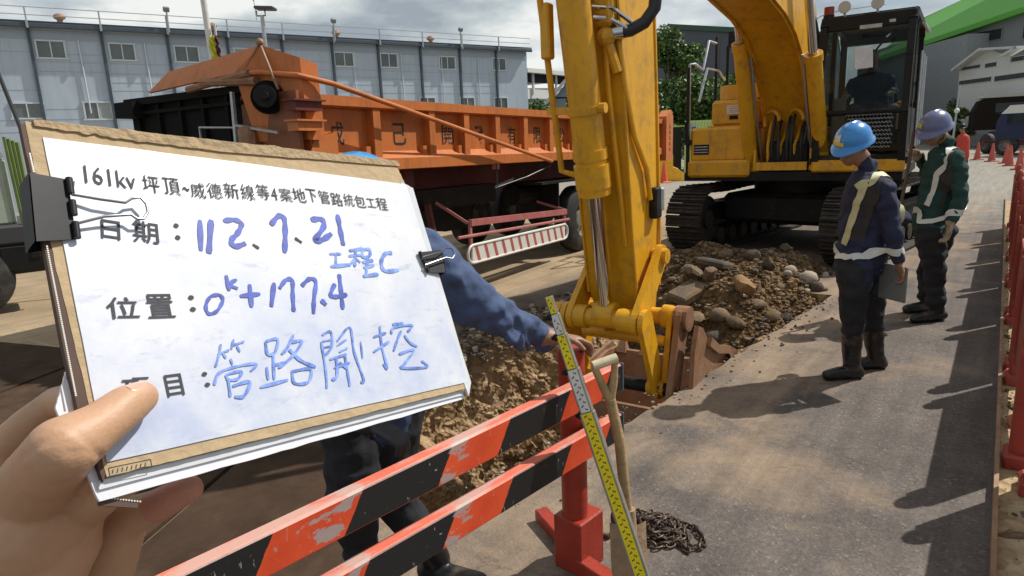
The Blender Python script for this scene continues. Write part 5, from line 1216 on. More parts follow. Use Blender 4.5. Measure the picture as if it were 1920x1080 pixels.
CG = 'traffic cones along the far bend of the road'
for i, (px_, py_, lb) in enumerate([(1832, 300, 'leftmost of the row of small pink-orange cones'), (1859, 303, 'second cone from the left in the far row'), (1886, 306, 'third cone of the far row, near the road bend'), (1892, 311, 'cone nearest the camera at the road bend, half overlapping the third'), (1911, 318, 'cone beside the first red barrier post')]):
    g = G(px_, py_); cone((g.x, g.y, 0), lb, .72, CG, mat('faded orange plastic', (.50, .10, .07), .6) if i == 0 else bpy.data.materials['faded orange plastic'])
t = thing('lamp_post', 'thin pale roadside post with a small lamp beside the second worker', 'lamp post', pole_at(1787, 33)); b = MB(); b.tube([(0, 0, 0), (.1, 0, at(1787, 160, 33).z)], .05, 8); obj('pole', b, M['steel'], t); b = MB(); b.ball((.05, -.05, at(1787, 208, 33).z), .12); obj('lamp', b, M['white'], t)
# ------------------------------------------------------------------ people
PM = {'skin': mat('tanned skin', (0.30, 0.16, 0.10), 0.5, var=.12, vscale=20, bump=.15, bscale=200),
      'hair': mat('dark hair', (0.012, 0.010, 0.009), 0.6), 'navy': mat('navy work shirt', (0.018, 0.022, 0.055), 0.85, var=.25, vscale=7, bump=.55, bscale=26),
      'trouser': mat('dark work trousers', (0.016, 0.018, 0.022), 0.9, var=.35, vscale=8, dirt=(.07, .055, .04), dirt_amt=.25, bump=.55, bscale=26), 'boot': mat('black rubber boot', (0.012, 0.012, 0.013), 0.38, var=.3, dirt=(.16, .12, .08), dirt_amt=.45, dscale=9),
      'green': mat('dark green shirt', (0.012, 0.05, 0.04), 0.85, var=.2, vscale=7, bump=.55, bscale=26), 'glove': mat('grubby cotton glove', (0.34, 0.27, 0.18), 0.9, var=.2, vscale=25, bump=.4, bscale=150),
      'blue': mat('faded blue shirt', (0.055, 0.085, 0.175), 0.85, var=.18, vscale=9, bump=.5, bscale=24), 'olive': mat('dark vest mesh', (0.035, 0.032, 0.028), 0.9, var=.2, bump=.3, bscale=200),
      'redvest': mat('red vest', (.5, .05, .03), .7)}
tape = mat('silver reflective tape', (0.58, 0.60, 0.55), 0.35, var=.08, vscale=20); ytape = mat('pale yellow reflective strap', (0.50, 0.50, 0.30), 0.5, var=.12, vscale=20)

def add_hand(o, wr, d, nrm, thumb, reg, s=1.0, curl=0.5, rf=0.0088):
    """palm, four unequal bent fingers and a thumb from its side; d = finger direction, nrm = palm side, thumb = thumb side"""
    d = Vector(d).normalized(); nrm = Vector(nrm); nrm = (nrm - d * nrm.dot(d)).normalized(); th = d.cross(nrm).normalized()
    if th.dot(Vector(thumb)) < 0: th = -th
    wr = Vector(wr)
    o.loft([(wr, th * .027 * s, nrm * .019 * s), (wr + d * .035 * s, th * .038 * s, nrm * .017 * s), (wr + d * .08 * s, th * .041 * s, nrm * .014 * s), (wr + d * .092 * s, th * .036 * s, nrm * .009 * s)], reg)
    for k, L in enumerate((.078, .086, .079, .062)):
        b = wr + d * .082 * s + th * (.028 - .019 * k) * s; pts = [b - d * .01 * s]; ang = curl * .35; q = b
        for j, f in enumerate((.46, .30, .24)):
            q = q + (d * math.cos(ang) + nrm * math.sin(ang)) * L * f * s; pts.append(q); ang += curl * (.9 if j == 0 else .8)
        o.limb(pts, [rf * 1.05 * s, rf * s, rf * .92 * s, rf * .8 * s], reg)
    b = wr + d * .025 * s + th * .030 * s
    o.limb([b, b + (th * .6 + d * .75 + nrm * .25).normalized() * .04 * s, b + (th * .45 + d * .85 + nrm * .45).normalized() * .072 * s], [.0125 * s, .0105 * s, .0085 * s], reg)

def add_head(o, c, look, up, s=1.0, skin='skin', hair='hair'):
    f = Vector(look).normalized(); up = Vector(up); up = (up - f * up.dot(f)).normalized(); r = f.cross(up)
    o.loft([(c + up * .115 * s - f * .01, r * .03 * s, f * .035 * s), (c + up * .10 * s - f * .01 * s, r * .055 * s, f * .065 * s), (c + up * .06 * s - f * .008 * s, r * .073 * s, f * .090 * s), (c, r * .076 * s, f * .094 * s), (c - up * .04 * s + f * .005 * s, r * .068 * s, f * .085 * s), (c - up * .08 * s + f * .018 * s, r * .054 * s, f * .066 * s), (c - up * .115 * s + f * .035 * s, r * .03 * s, f * .036 * s)], skin)
    o.limb([c + f * .088 * s + up * .012 * s, c + f * .112 * s - up * .022 * s], [.009 * s, .014 * s], skin)          # nose
    o.limb([c + f * .088 * s - up * .055 * s - r * .018 * s, c + f * .088 * s - up * .055 * s + r * .018 * s], [.008 * s, .008 * s], skin)      # lips
    o.limb([c + f * .082 * s + up * .028 * s - r * .035 * s, c + f * .082 * s + up * .028 * s + r * .035 * s], [.010 * s, .010 * s], skin)      # brow
    for q in (-1, 1):
        o.ball(c + r * q * .078 * s - f * .005 * s - up * .01 * s, .026 * s, skin, (.5, .75, 1.1)); o.ball(c + f * .07 * s + r * q * .034 * s + up * .008 * s, .016 * s, skin)
    o.ball(c - f * .045 * s + up * .02 * s, .078 * s, hair, (.95, .95, 1.1))
    return f, up, r

def helmet(c, look, up, m, parent, label=None, badge=None, s=1.0):
    f = Vector(look).normalized(); up = Vector(up); up = (up - f * up.dot(f)).normalized(); r = f.cross(up)
    b = MB(); vs = []; fs = []; n = 36; rows = 12
    for i in range(rows + 1):
        t = (math.pi / 2) * i / rows
        for k in range(n):
            a = 2 * math.pi * k / n; rr = math.sin(t); x = rr * (.125 if math.cos(a) > 0 else .13) * math.cos(a); y_ = rr * .108 * math.sin(a); z = math.cos(t) * .118
            ridge = .006 if abs(math.sin(a)) * rr < .03 + .12 * 0 and i < 11 else 0
            vs.append(c + f * x * s + r * y_ * s + up * (z + ridge) * s)
    for (grow, dz, fr) in ((1.05, -.008, .02), (1.12, -.016, .03), (1.12, -.020, .03), (1.0, -.012, 0)):
        for k in range(n):
            a = 2 * math.pi * k / n; bill = max(0, math.cos(a)) ** 3 * fr * 1.3
            vs.append(c + f * ((.125 if math.cos(a) > 0 else .13) * math.cos(a) * grow + bill) * s + r * .108 * grow * math.sin(a) * s + up * (dz - bill * .35) * s)
    tot = rows + 4
    for i in range(tot):
        for k in range(n): a = i * n + k; q = i * n + (k + 1) % n; fs.append((a, q, q + n, a + n))
    b.add(vs, fs); h = obj('helmet', b, m, parent, smooth=True, ang=70)
    if label: h['label'] = label
    if badge:
        for (mm, a0, a1, z0, z1, nm) in badge:
            vs = []; fs = []; N_ = 8
            for i in range(N_ + 1):
                for j in range(5):
                    a = a0 + (a1 - a0) * i / N_; t0 = z0 + (z1 - z0) * j / 4 + .03 * math.sin(i * .9) * (nm == 'front_badge'); ct = t0; st_ = math.sqrt(max(0, 1 - ct * ct)); vs.append(c + f * st_ * .128 * math.cos(a) * s + r * st_ * .111 * math.sin(a) * s + up * (ct * .121 + .001) * s)
            for i in range(N_):
                for j in range(4): q = i * 5 + j; fs.append((q, q + 1, q + 6, q + 5))
            bb = MB(); bb.add(vs, fs); obj(nm, bb, mm, h, smooth=True)
    b = MB(); b.tube([c + r * .085 * s - up * .01, c + r * .07 * s - up * .09 * s + f * .02, c - up * .13 * s + f * .045 * s, c - r * .07 * s - up * .09 * s + f * .02, c - r * .085 * s - up * .01], .005, 6); obj('chin_strap', b, M['hose'], h)
    return h

def torso(o, pel, chest, neck, side, front, shirt, w_=1.0, bulk=1.0):
    side = side.normalized()
    u = (chest - pel)
    o.loft([(pel - u.normalized() * .10, side * .15 * w_, front * .115 * bulk), (pel, side * .165 * w_, front * .125 * bulk), (pel.lerp(chest, .35), side * .16 * w_, front * .125 * bulk), (pel.lerp(chest, .75), side * .17 * w_, front * .13 * bulk), (chest, side * .18 * w_, front * .13 * bulk), (chest.lerp(neck, .55), side * .165 * w_, front * .105 * bulk), (chest.lerp(neck, .85), side * .09 * w_, front * .07 * bulk)], shirt)

# worker 1 --------------------------------------------------------
def worker1():
    A = lambda px, py, d: at(px, py, d)
    o = Org(); pel, chest, neck = A(1614, 478, 4.20), A(1632, 378, 4.20), A(1627, 312, 4.2)
    nl, fl = A(1655, 352, 4.03), A(1612, 345, 4.38)
    side = (nl - fl); side.normalize(); up = (chest - pel).normalized(); front = side.cross(up).normalized()
    if front.x > 0: front = -front
    torso(o, pel, chest, neck, side, front, 'navy', 1.05, 1.25)
    o.limb([chest.lerp(neck, .5), chest.lerp(neck, .8)], [.07, .06], 'navy'); o.limb([neck, A(1607, 286, 4.18)], [.055, .052], 'skin'); o.ball(neck, .06, 'skin')
    hc = A(1596, 272, 4.18); look = (A(1560, 312, 4.1) - hc).normalized(); add_head(o, hc, look, (.3, 0, 1), .98)
    el, ha = A(1674, 432, 3.98), A(1684, 492, 3.97)
    o.limb([nl, nl.lerp(el, .5), el], [.068, .060, .054], 'navy'); o.limb([el, el.lerp(ha, .5), ha.lerp(el, .12)], [.054, .05, .040], 'navy'); o.limb([ha.lerp(el, .15), ha], [.026, .024], 'skin')
    add_hand(o, ha, A(1692, 520, 3.97) - ha, (-1, 0, -.2), (-.3, -1, 0), 'skin', .95, 1.0)
    el2, ha2 = A(1690, 408, 4.45), A(1650, 445, 4.5)
    o.limb([fl, fl.lerp(el2, .5), el2], [.066, .06, .054], 'navy'); o.limb([el2, ha2], [.05, .04], 'navy'); add_hand(o, ha2, (-1, 0, -.6), (0, -1, 0), (0, 0, 1), 'skin', .95, .8)
    h1, h2 = A(1602, 500, 4.10), A(1630, 500, 4.28); k1, k2 = A(1598, 596, 4.10), A(1636, 592, 4.28); a1, a2 = A(1596, 688, 4.14), A(1640, 680, 4.30)
    o.limb([h1, h1.lerp(k1, .5), k1], [.115, .095, .075], 'trouser'); o.limb([h2, h2.lerp(k2, .5), k2], [.115, .095, .075], 'trouser')
    for k, a, tx in ((k1, a1, (1552, 702, 4.12)), (k2, a2, (1603, 690, 4.30))):
        m = k.lerp(a, .22); a.z = .09; toe = A(*tx); toe.z = .035; hl = a + Vector((.05, 0, -.05))
        o.limb([k, m], [.075, .070], 'trouser'); o.limb([m, m.lerp(a, .5), a], [.066, .062, .052], 'boot'); o.limb([a, hl], [.05, .042], 'boot'); o.limb([hl + Vector((0, 0, -.002)), a.lerp(toe, .5) * 1.0 + Vector((0, 0, -.02)), toe], [.040, .044, .036], 'boot')
    base = Vector((a1.x * .5 + a2.x * .5, a1.y * .5 + a2.y * .5, 0))
    t = thing('person', 'worker in blue helmet and reflective harness vest watching the dig, holding a clipboard', 'person', base)
    body = o.build('body', PM, ['skin', 'hair', 'navy', 'trouser', 'boot'], .0068, None, 3, {'navy': (.016, 9), 'trouser': (.016, 8), 'boot': (.004, 12)}, base)
    bv = bvh_of(body.data); body.parent = t; body.location = (0, 0, 0)
    L = lambda px, py, d: A(px, py, d) - base
    helmet(hc - base + Vector((0.01, 0, .030)), Vector((look.x, look.y, look.z * .62)), (.25, 0, 1), mat('bright blue helmet plastic', (.03, .24, .62), .25, var=.05, coat=.4), t, None,
           [(mat('white sticker', (.6, .6, .58), .5), .10, .62, .28, .62, 'front_badge'), (mat('yellow sticker', (.72, .52, .03), .5), -.15, 1.25, .10, .30, 'yellow_label')], .95)
    # vest panels and straps
    ribbon_on(bv, [L(1648, 318, 4.2), L(1678, 340, 4.3), L(1690, 395, 4.35), L(1684, 440, 4.3), L(1650, 462, 4.25)], .13, PM['olive'], 'vest_back', t, .007, 8)
    ribbon_on(bv, [L(1602, 352, 4.1), L(1622, 330, 4.0), L(1648, 318, 4.08), L(1668, 332, 4.15), L(1676, 365, 4.22), L(1668, 410, 4.25), L(1655, 455, 4.2)], .056, ytape, 'vest_strap', t, .011, 8)
    ribbon_on(bv, [L(1655, 318, 4.28), L(1680, 330, 4.35), L(1688, 370, 4.4), L(1682, 420, 4.4)], .06, ytape, 'vest_strap', t, .012, 8)
    ribbon_on(bv, [L(1640, 330, 4.0), L(1625, 360, 4.0), L(1612, 400, 4.0), L(1600, 450, 4.05)], .10, PM['olive'], 'vest_front', t, .006, 8)
    ribbon_on(bv, [L(1625, 328, 4.0), L(1600, 350, 4.02), L(1585, 395, 4.05), L(1572, 440, 4.1), L(1566, 460, 4.12)], .048, ytape, 'vest_strap', t, .011, 8)
    c0 = L(1612, 462, 4.2); pts = []
    for k in range(17): a = 2 * math.pi * k / 16; pts.append(c0 + Vector((math.cos(a) * .26, math.sin(a) * .26, 0)))
    ribbon_on(bv, pts, .042, tape, 'waist_band', t, .010, 4)
    # clipboard held at his side
    cb = thing('clipboard', 'grey clipboard hanging from the hand of the worker in the blue helmet', 'clipboard', A(1674, 530, 4.02), .3)
    b = MB(); b.box((0, 0, 0), (.012, .20, .22), bev=.003); obj('board', b, mat('grey board', (.17, .18, .17), .5), cb); b = MB(); b.box((-.008, 0, .10), (.008, .10, .03)); obj('clip', b, M['steel'], cb)
worker1()

def worker2():
    A = lambda px, py, d: at(px, py, d)
    o = Org(); pel, chest, neck = A(1750, 412, 5.55), A(1770, 325, 5.55), A(1776, 268, 5.55)
    nl, fl = A(1792, 300, 5.36), A(1762, 292, 5.76)
    side = (nl - fl).normalized(); up = (chest - pel).normalized(); front = side.cross(up).normalized()
    if front.x > 0: front = -front
    torso(o, pel, chest, neck, side, front, 'green', 1.05, 1.2)
    o.limb([chest.lerp(neck, .5), chest.lerp(neck, .8)], [.07, .06], 'green'); o.limb([neck, A(1762, 254, 5.55)], [.055, .052], 'skin'); o.ball(neck, .06, 'skin')
    hc = A(1750, 243, 5.53); look = (A(1722, 276, 5.45) - hc).normalized(); add_head(o, hc, look, (.3, 0, 1))
    el, ha = A(1802, 372, 5.3), A(1782, 418, 5.28)
    o.limb([nl, nl.lerp(el, .5), el], [.072, .066, .060], 'green'); o.limb([el, ha.lerp(el, .1)], [.058, .045], 'green'); o.limb([el.lerp(ha, .75), ha], [.040, .036], 'glove')
    add_hand(o, ha, A(1776, 450, 5.26) - ha, (-1, 0.2, 0), (-.3, -1, 0), 'glove', 1.15, .7, .0105)
    el2, ha2 = A(1737, 325, 5.85), A(1722, 296, 5.78)
    o.limb([fl, el2], [.066, .056], 'green'); o.limb([el2, ha2], [.05, .042], 'green'); o.limb([el2.lerp(ha2, .6), ha2], [.042, .036], 'glove')
    add_hand(o, ha2, A(1708, 272, 5.72) - ha2, (-1, -.6, 0), (0, -1, .5), 'glove', 1.1, 1.5, .0105)
    h1, h2 = A(1744, 435, 5.45), A(1762, 435, 5.62); k1, k2 = A(1752, 515, 5.42), A(1740, 508, 5.66); a1, a2 = A(1756, 588, 5.36), A(1738, 572, 5.66)
    o.limb([h1, h1.lerp(k1, .5), k1], [.125, .105, .085], 'trouser'); o.limb([h2, h2.lerp(k2, .5), k2], [.125, .105, .085], 'trouser')
    for k, a, tx in ((k1, a1, (1714, 600, 5.32)), (k2, a2, (1700, 580, 5.62))):
        m = k.lerp(a, .8); a.z = .09; toe = A(*tx); toe.z = .035; hl = a + Vector((.05, 0, -.045))
        o.limb([k, k.lerp(a, .5), m], [.085, .078, .07], 'trouser'); o.limb([m, a], [.055, .052], 'boot'); o.limb([hl, a.lerp(toe, .5) + Vector((0, 0, -.02)), toe], [.042, .046, .038], 'boot')
    base = Vector((a1.x * .5 + a2.x * .5, a1.y * .5 + a2.y * .5, 0))
    t = thing('person', 'worker in grey helmet and dark green shirt standing by the red barriers, gripping a stick', 'person', base)
    body = o.build('body', PM, ['skin', 'hair', 'green', 'trouser', 'boot', 'glove'], .0075, None, 3, {'green': (.018, 8), 'trouser': (.020, 8), 'boot': (.004, 12)}, base)
    bv = bvh_of(body.data); body.parent = t; body.location = (0, 0, 0); L = lambda px, py, d: A(px, py, d) - base
    helmet(hc - base + Vector((0.01, 0, .030)), Vector((look.x, look.y, look.z * .6)), (.25, 0, 1), mat('scuffed grey purple helmet', (.11, .13, .26), .3, var=.2, vscale=14, coat=.3), t, None,
           [(mat('lime helmet sticker', (.42, .48, .06), .5), .3, 1.3, .22, .50, 'side_badge')], 1.06)
    ribbon_on(bv, [L(1790, 285, 5.4), L(1770, 320, 5.35), L(1757, 360, 5.35), L(1750, 392, 5.4)], .14, PM['olive'], 'vest_front', t, .006, 8)
    ribbon_on(bv, [L(1800, 285, 5.6), L(1778, 270, 5.42), L(1758, 300, 5.38), L(1738, 345, 5.35), L(1728, 390, 5.4)], .046, tape, 'vest_strap', t, .011, 9)
    ribbon_on(bv, [L(1780, 272, 5.6), L(1808, 300, 5.6), L(1812, 350, 5.6), L(1800, 392, 5.6)], .046, tape, 'vest_strap', t, .011, 9)
    c0 = L(1752, 392, 5.55); pts = [c0 + Vector((math.cos(2 * math.pi * k / 16) * .28, math.sin(2 * math.pi * k / 16) * .28, 0)) for k in range(17)]
    ribbon_on(bv, pts, .052, tape, 'waist_band', t, .010, 4)
    st = thing('wooden_stick', 'thin brown stick held upright by the worker in the green shirt', 'stick', A(1686, 400, 5.65)); b = MB(); b.tube([(0, 0, 0), tuple(A(1700, 330, 5.66) - st.location), tuple(A(1714, 245, 5.66) - st.location)], .014, 8); obj('shaft', b, M['bark'], st)
worker2()

def far_worker():
    o = Org(); d = 25.0; A = lambda px, py, dd=d: at(px, py, dd)
    p, c, n = A(1806, 290), A(1806, 262), A(1806, 250); sd = Vector((1, 0, 0)); fr = Vector((0, -1, 0)); torso(o, p, c, n, sd, fr, 'redvest', 1.3, 1.2)
    add_head(o, A(1804, 242), (-.5, -1, 0), (0, 0, 1), 1.05); o.limb([n, A(1805, 247)], [.07, .06], 'skin')
    for s, q in ((-1, 1797), (1, 1815)): o.limb([A(1806 + s * 7, 258), A(q, 275), A(q - 2, 288)], [.08, .07, .05], 'navy')
    for s in (-1, 1): k = A(1806 + s * 5, 300); o.limb([A(1806 + s * 5, 290), Vector((k.x, k.y, .5)), Vector((k.x, k.y, .06))], [.12, .09, .07], 'trouser')
    base = Vector((p.x, p.y, 0)); t = thing('person', 'distant worker in a red vest near the far cones', 'person', base)
    b = o.build('body', PM, ['skin', 'hair', 'redvest', 'navy', 'trouser'], .03, None, 2, None, base); b.parent = t; b.location = (0, 0, 0)
    helmet(A(1804, 240) - base + Vector((0, 0, .03)), (-.5, -1, 0), (0, 0, 1), M['black'], t, s=1.2)
far_worker()

def operator():
    R_ = Matrix.Rotation(EX.rotation_euler.z, 3, 'Z'); E = lambda x, y_, z: S0 + R_ @ Vector((x, y_, z))
    o = Org(); p, c, n = E(.10, .80, 1.76), E(.20, .80, 2.14), E(.26, .80, 2.28); sd = R_ @ Vector((0, 1, 0)); fr = R_ @ Vector((1, 0, 0)); torso(o, p, c, n, sd, fr, 'navy', 1.25, 1.15)
    hc = E(.34, .80, 2.41); add_head(o, hc, fr + Vector((0, 0, -.5)), (0, 0, 1)); o.limb([n, hc - Vector((0, 0, .07))], [.06, .055], 'skin')
    for s in (-1, 1):
        sh, el, ha = E(.2, .8 + s * .21, 2.15), E(.30, .8 + s * .27, 1.92), E(.44, .8 + s * .25, 2.0)
        o.limb([sh, el], [.07, .058], 'navy'); o.limb([el, ha], [.055, .04], 'navy'); add_hand(o, ha, fr, (0, 0, -1), sd * -s, 'glove', 1.1, 1.4, .011)
        o.limb([E(.1, .8 + s * .1, 1.74), E(.6, .8 + s * .14, 1.82)], [.09, .075], 'trouser'); o.limb([E(.6, .8 + s * .14, 1.82), E(.78, .8 + s * .12, 1.46)], [.07, .055], 'trouser'); o.limb([E(.78, .8 + s * .12, 1.44), E(.95, .8 + s * .12, 1.42)], [.045, .04], 'boot')
    t = thing('person', 'excavator operator in navy seated inside the dark cab', 'person', E(.1, .8, 1.7)); base = Vector(t.location)
    b = o.build('body', PM, ['skin', 'hair', 'navy', 'trouser', 'boot', 'glove'], .012, None, 3, {'navy': (.015, 8)}, base); b.parent = t; b.location = (0, 0, 0)
operator()

def blue_man():
    A = lambda px, py, d: at(px, py, d); o = Org(); base = Vector((-.45, 2.15, 0))
    pel, chest, neck = A(690, 730, 2.18), A(690, 520, 2.12), A(684, 440, 2.08)
    sr, sl = A(768, 470, 2.0), A(612, 490, 2.25); side = (sr - sl).normalized(); up = (chest - pel).normalized(); front = side.cross(up).normalized()
    torso(o, pel, chest, neck, side, front, 'blue', 1.0, 1.0)
    hc = A(674, 378, 2.05); look = Vector((.9, -.1, -.35)); add_head(o, hc, look, (0, 0, 1)); o.limb([chest.lerp(neck, .6), neck, hc - Vector((0.02, 0, .07))], [.07, .06, .055], ['blue', 'skin'])
    o.limb([sr, A(820, 505, 1.98), A(880, 563, 2.04), A(950, 600, 2.14), A(1022, 634, 2.27)], [.088, .088, .082, .062, .047], 'blue')
    # rucked cuff folds
    for (p_, q_, r_) in (((850, 520, 1.93), (905, 610, 2.02), .030), ((885, 545, 1.98), (960, 640, 2.08), .026), ((930, 575, 2.04), (975, 650, 2.12), .026), ((965, 590, 2.10), (990, 655, 2.17), .022), ((1000, 605, 2.18), (1008, 655, 2.22), .020), ((800, 470, 1.93), (870, 600, 2.0), .03)): o.limb([A(*p_), A(*q_)], [r_, r_ * .7], 'blue')
    wr = A(1046, 632, 2.24); o.limb([A(1015, 632, 2.22), wr], [.03, .026], 'skin')
    add_hand(o, wr, A(1112, 640, 2.27) - wr, (0, -.2, -1), (.2, -1, 0), 'skin', .98, .85, .0095)
    el, ha = A(600, 600, 2.2), A(690, 790, 1.95); o.limb([sl, el], [.085, .07], 'blue'); o.limb([el, ha], [.068, .045], 'blue'); add_hand(o, ha, A(740, 815, 1.93) - ha, (0, 0, -1), (0, 1, .3), 'glove2', 1.1, .8, .0105)
    h1, h2 = A(655, 745, 2.12), A(735, 745, 2.2); k1, k2 = A(660, 935, 2.05), A(738, 930, 2.2); a1, a2 = Vector((-.56, 2.08, .09)), Vector((-.33, 2.25, .09))
    for h_, k_, a_ in ((h1, k1, a1), (h2, k2, a2)):
        o.limb([h_, h_.lerp(k_, .5), k_], [.125, .10, .082], 'trouser'); o.limb([k_, k_.lerp(a_, .5)], [.08, .068], 'trouser'); o.limb([k_.lerp(a_, .5), a_], [.062, .052], 'boot'); o.limb([a_ - Vector((.04, 0, .045)), a_ + Vector((.16, -.08, -.052))], [.042, .038], 'boot')
    PM['glove2'] = mat('dark rubber glove', (.03, .032, .036), .5)
    t = thing('person', 'man in faded blue shirt standing behind the held board, one hand on the barrier post', 'person', base)
    b = o.build('body', PM, ['skin', 'hair', 'blue', 'trouser', 'boot', 'glove2'], .0062, None, 3, {'blue': (.013, 11), 'trouser': (.014, 8)}, base); b.parent = t; b.location = (0, 0, 0)
    helmet(hc - base + Vector((0, 0, .022)), (.9, -.1, -.1), (0, 0, 1), mat('sky blue helmet plastic', (.06, .30, .60), .3, var=.05, coat=.3), t, None, None, 1.04)
blue_man()
# ------------------------------------------------------------------ orange and black steel barrier
def barrier_mat():
    m = bpy.data.materials.new('orange and black barrier paint'); m.use_nodes = True; t = m.node_tree; b = t.nodes['Principled BSDF']; L = t.links.new
    tcx = N(t, 'ShaderNodeTexCoord'); s = N(t, 'ShaderNodeSeparateXYZ'); L(tcx.outputs['Object'], s.inputs[0])
    def math_(op, a, c, clamp=False):
        n = N(t, 'ShaderNodeMath', operation=op); n.use_clamp = clamp
        for i, q in ((0, a), (1, c)):
            if isinstance(q, (int, float)): n.inputs[i].default_value = q
            else: L(q, n.inputs[i])
        return n.outputs[0]
    def noise_(sc, det=6, ro=.6, off=0, stretch=None):
        n = N(t, 'ShaderNodeTexNoise'); n.inputs['Scale'].default_value = sc; n.inputs['Detail'].default_value = det; n.inputs['Roughness'].default_value = ro
        mp_ = N(t, 'ShaderNodeMapping'); mp_.inputs['Location'].default_value = (off, off, 0); mp_.inputs['Scale'].default_value = stretch or (1, 1, 1); L(tcx.outputs['Object'], mp_.inputs[0]); L(mp_.outputs[0], n.inputs['Vector']); return n.outputs['Fac']
    def mr(v, a, c, d=0., e=1.):
        n = N(t, 'ShaderNodeMapRange'); L(v, n.inputs['Value'])
        for k, q in zip(('From Min', 'From Max', 'To Min', 'To Max'), (a, c, d, e)): n.inputs[k].default_value = q
        return n.outputs[0]
    def mix(f, a, c):
        n = N(t, 'ShaderNodeMixRGB')
        if isinstance(f, float): n.inputs[0].default_value = f
        else: L(f, n.inputs[0])
        for i, q in ((1, a), (2, c)):
            if isinstance(q, tuple): n.inputs[i].default_value = q + (1,)
            else: L(q, n.inputs[i])
        return n.outputs[0]
    u = math_('ADD', math_('SUBTRACT', s.outputs[0], math_('MULTIPLY', s.outputs[2], 0.65)), math_('MULTIPLY', noise_(25), .012))
    fr = math_('FRACT', math_('DIVIDE', math_('ADD', u, 0.84 + (0.31 - 1.95) / 2 + .033 - .006 + 5.4), 0.54), 0.0)
    stripe = math_('LESS_THAN', fr, 0.56)
    front = math_('LESS_THAN', s.outputs[1], -0.0195)      # stripes are on the front face only
    stripe = math_('MULTIPLY', stripe, front)
    orange = mix(mr(noise_(6), .3, .7), (.62, .060, .018), (.80, .10, .03))
    col = mix(stripe, orange, (.012, .012, .013))
    spk = mr(noise_(75, 4, .6, 3, (1, 1, .3)), .66, .70); spk = math_('MULTIPLY', spk, .7)
    col = mix(spk, col, (.38, .36, .33))
    scr = mr(noise_(4.2, 10, .62, 7, (1, 1, 2.2)), .585, .60); col = mix(math_('MULTIPLY', scr, .85), col, (.36, .34, .33))
    top = math_('GREATER_THAN', s.outputs[2], 0.0); 
    g = N(t, 'ShaderNodeNewGeometry'); sn = N(t, 'ShaderNodeSeparateXYZ'); L(g.outputs['Normal'], sn.inputs[0])
    upf = mr(sn.outputs[2], .5, .8)
    wear = math_('MULTIPLY', upf, mr(noise_(9, 8, .7, 2, (.35, 1, 1)), .45, .55)); col = mix(math_('MULTIPLY', wear, .8), col, (.48, .42, .36))
    fade = math_('MULTIPLY', upf, .35); col = mix(fade, col, (.75, .32, .24))
    L(col, b.inputs['Base Color']); b.inputs['Roughness'].default_value = .48
    bp = N(t, 'ShaderNodeBump'); bp.inputs['Strength'].default_value = .25; bp.inputs['Distance'].default_value = .004; L(noise_(30), bp.inputs['Height']); L(bp.outputs[0], b.inputs['Normal'])
    return m
BM_ = barrier_mat()
bred = mat('worn red orange post paint', (.36, .038, .02), .42, var=.15, vscale=5, dirt=(.08, .02, .015), dirt_amt=.35, dscale=7, bump=.2)
Pa, Pb = G(1070, 726, .80), G(560, 969, .80)
bd = Vector((Pa.x - Pb.x, Pa.y - Pb.y, 0)).normalized(); bn = Vector((-bd.y, bd.x, 0))      # bn points away from the camera side
t = thing('road_barrier', 'orange and black striped steel barrier with two rails on a red post in the foreground', 'barrier', (Pa.x, Pa.y, 0), math.atan2(bd.y, bd.x))
XR = 0.31; XL = -1.95
for zc in (0.743, 0.547):
    b = MB(); b.box((0, 0, 0), (XR - XL, .045, .106), bev=.006); ra = obj('rail', b, BM_, t, ((XR + XL) / 2, .022, zc))
    b = MB(); b.box(((XR - XL) / 2 + .004, 0, 0), (.008, .05, .11), bev=.002); obj('end_cap', b, mat('blue grey cap', (.10, .13, .17), .5, dirt=(.4, .3, .25), dirt_amt=.4), ra)
for xp in (0.14, -1.70):
    b = MB(); b.tube([(xp, .105, .0), (xp, .105, .875)], .049, 32); b.tube([(xp, .105, .87), (xp, .105, .885)], [.049, .044], 32); po = obj('post', b, bred, t, smooth=True)
    b = MB(); b.box((xp + .02, .105, .11), (.15, .13, .22), bev=.006); obj('socket', b, bred, po)
    b = MB(); b.bar((xp - .02, .10, .035), (xp - .10, -.42, .03), .06, .07, bev=.004); b.bar((xp + .02, .10, .03), (xp + .16, .42, .03), .06, .05, bev=.004); obj('foot', b, bred, t)

# ------------------------------------------------------------------ telescopic levelling staff leaning on the barrier
ft = G(1240, 1190); ft.z = 0.0; tp = at(1029, 556, 2.13); ax = (tp - ft).normalized(); LS = (tp - ft).length
cx = (RIGHT - ax * RIGHT.dot(ax)).normalized(); cx = (cx + (FWD - ax * FWD.dot(ax)).normalized() * -.30).normalized(); cy = ax.cross(cx)   # cx = across the face, cy = depth
if cy.dot(FWD) < 0: cy = -cy
stf = thing('levelling_staff', 'aluminium levelling staff with yellow and white scale leaning on the barrier', 'levelling staff', ft)
Ms = Matrix((cx, cy, ax)).transposed(); stf.rotation_euler = Ms.to_euler()
alu = mat('dull aluminium', (.36, .34, .30), .4, metal=.6, var=.15, vscale=30); ysc = mat('yellow scale', (.88, .72, .01), .5, var=.08, vscale=40, dirt=(.45, .36, .1), dirt_amt=.3); wsc = mat('white scale', (.72, .72, .70), .5, var=.06, vscale=40, dirt=(.45, .42, .36), dirt_amt=.25); mk = mat('black scale print', (.02, .02, .02), .6)
secs = []; z = 0.0; Ltot = LS; W0 = [.050, .044, .038, .032, .026]; cuts = [0, Ltot - .40, Ltot - .25, Ltot - .13, Ltot - .06, Ltot]
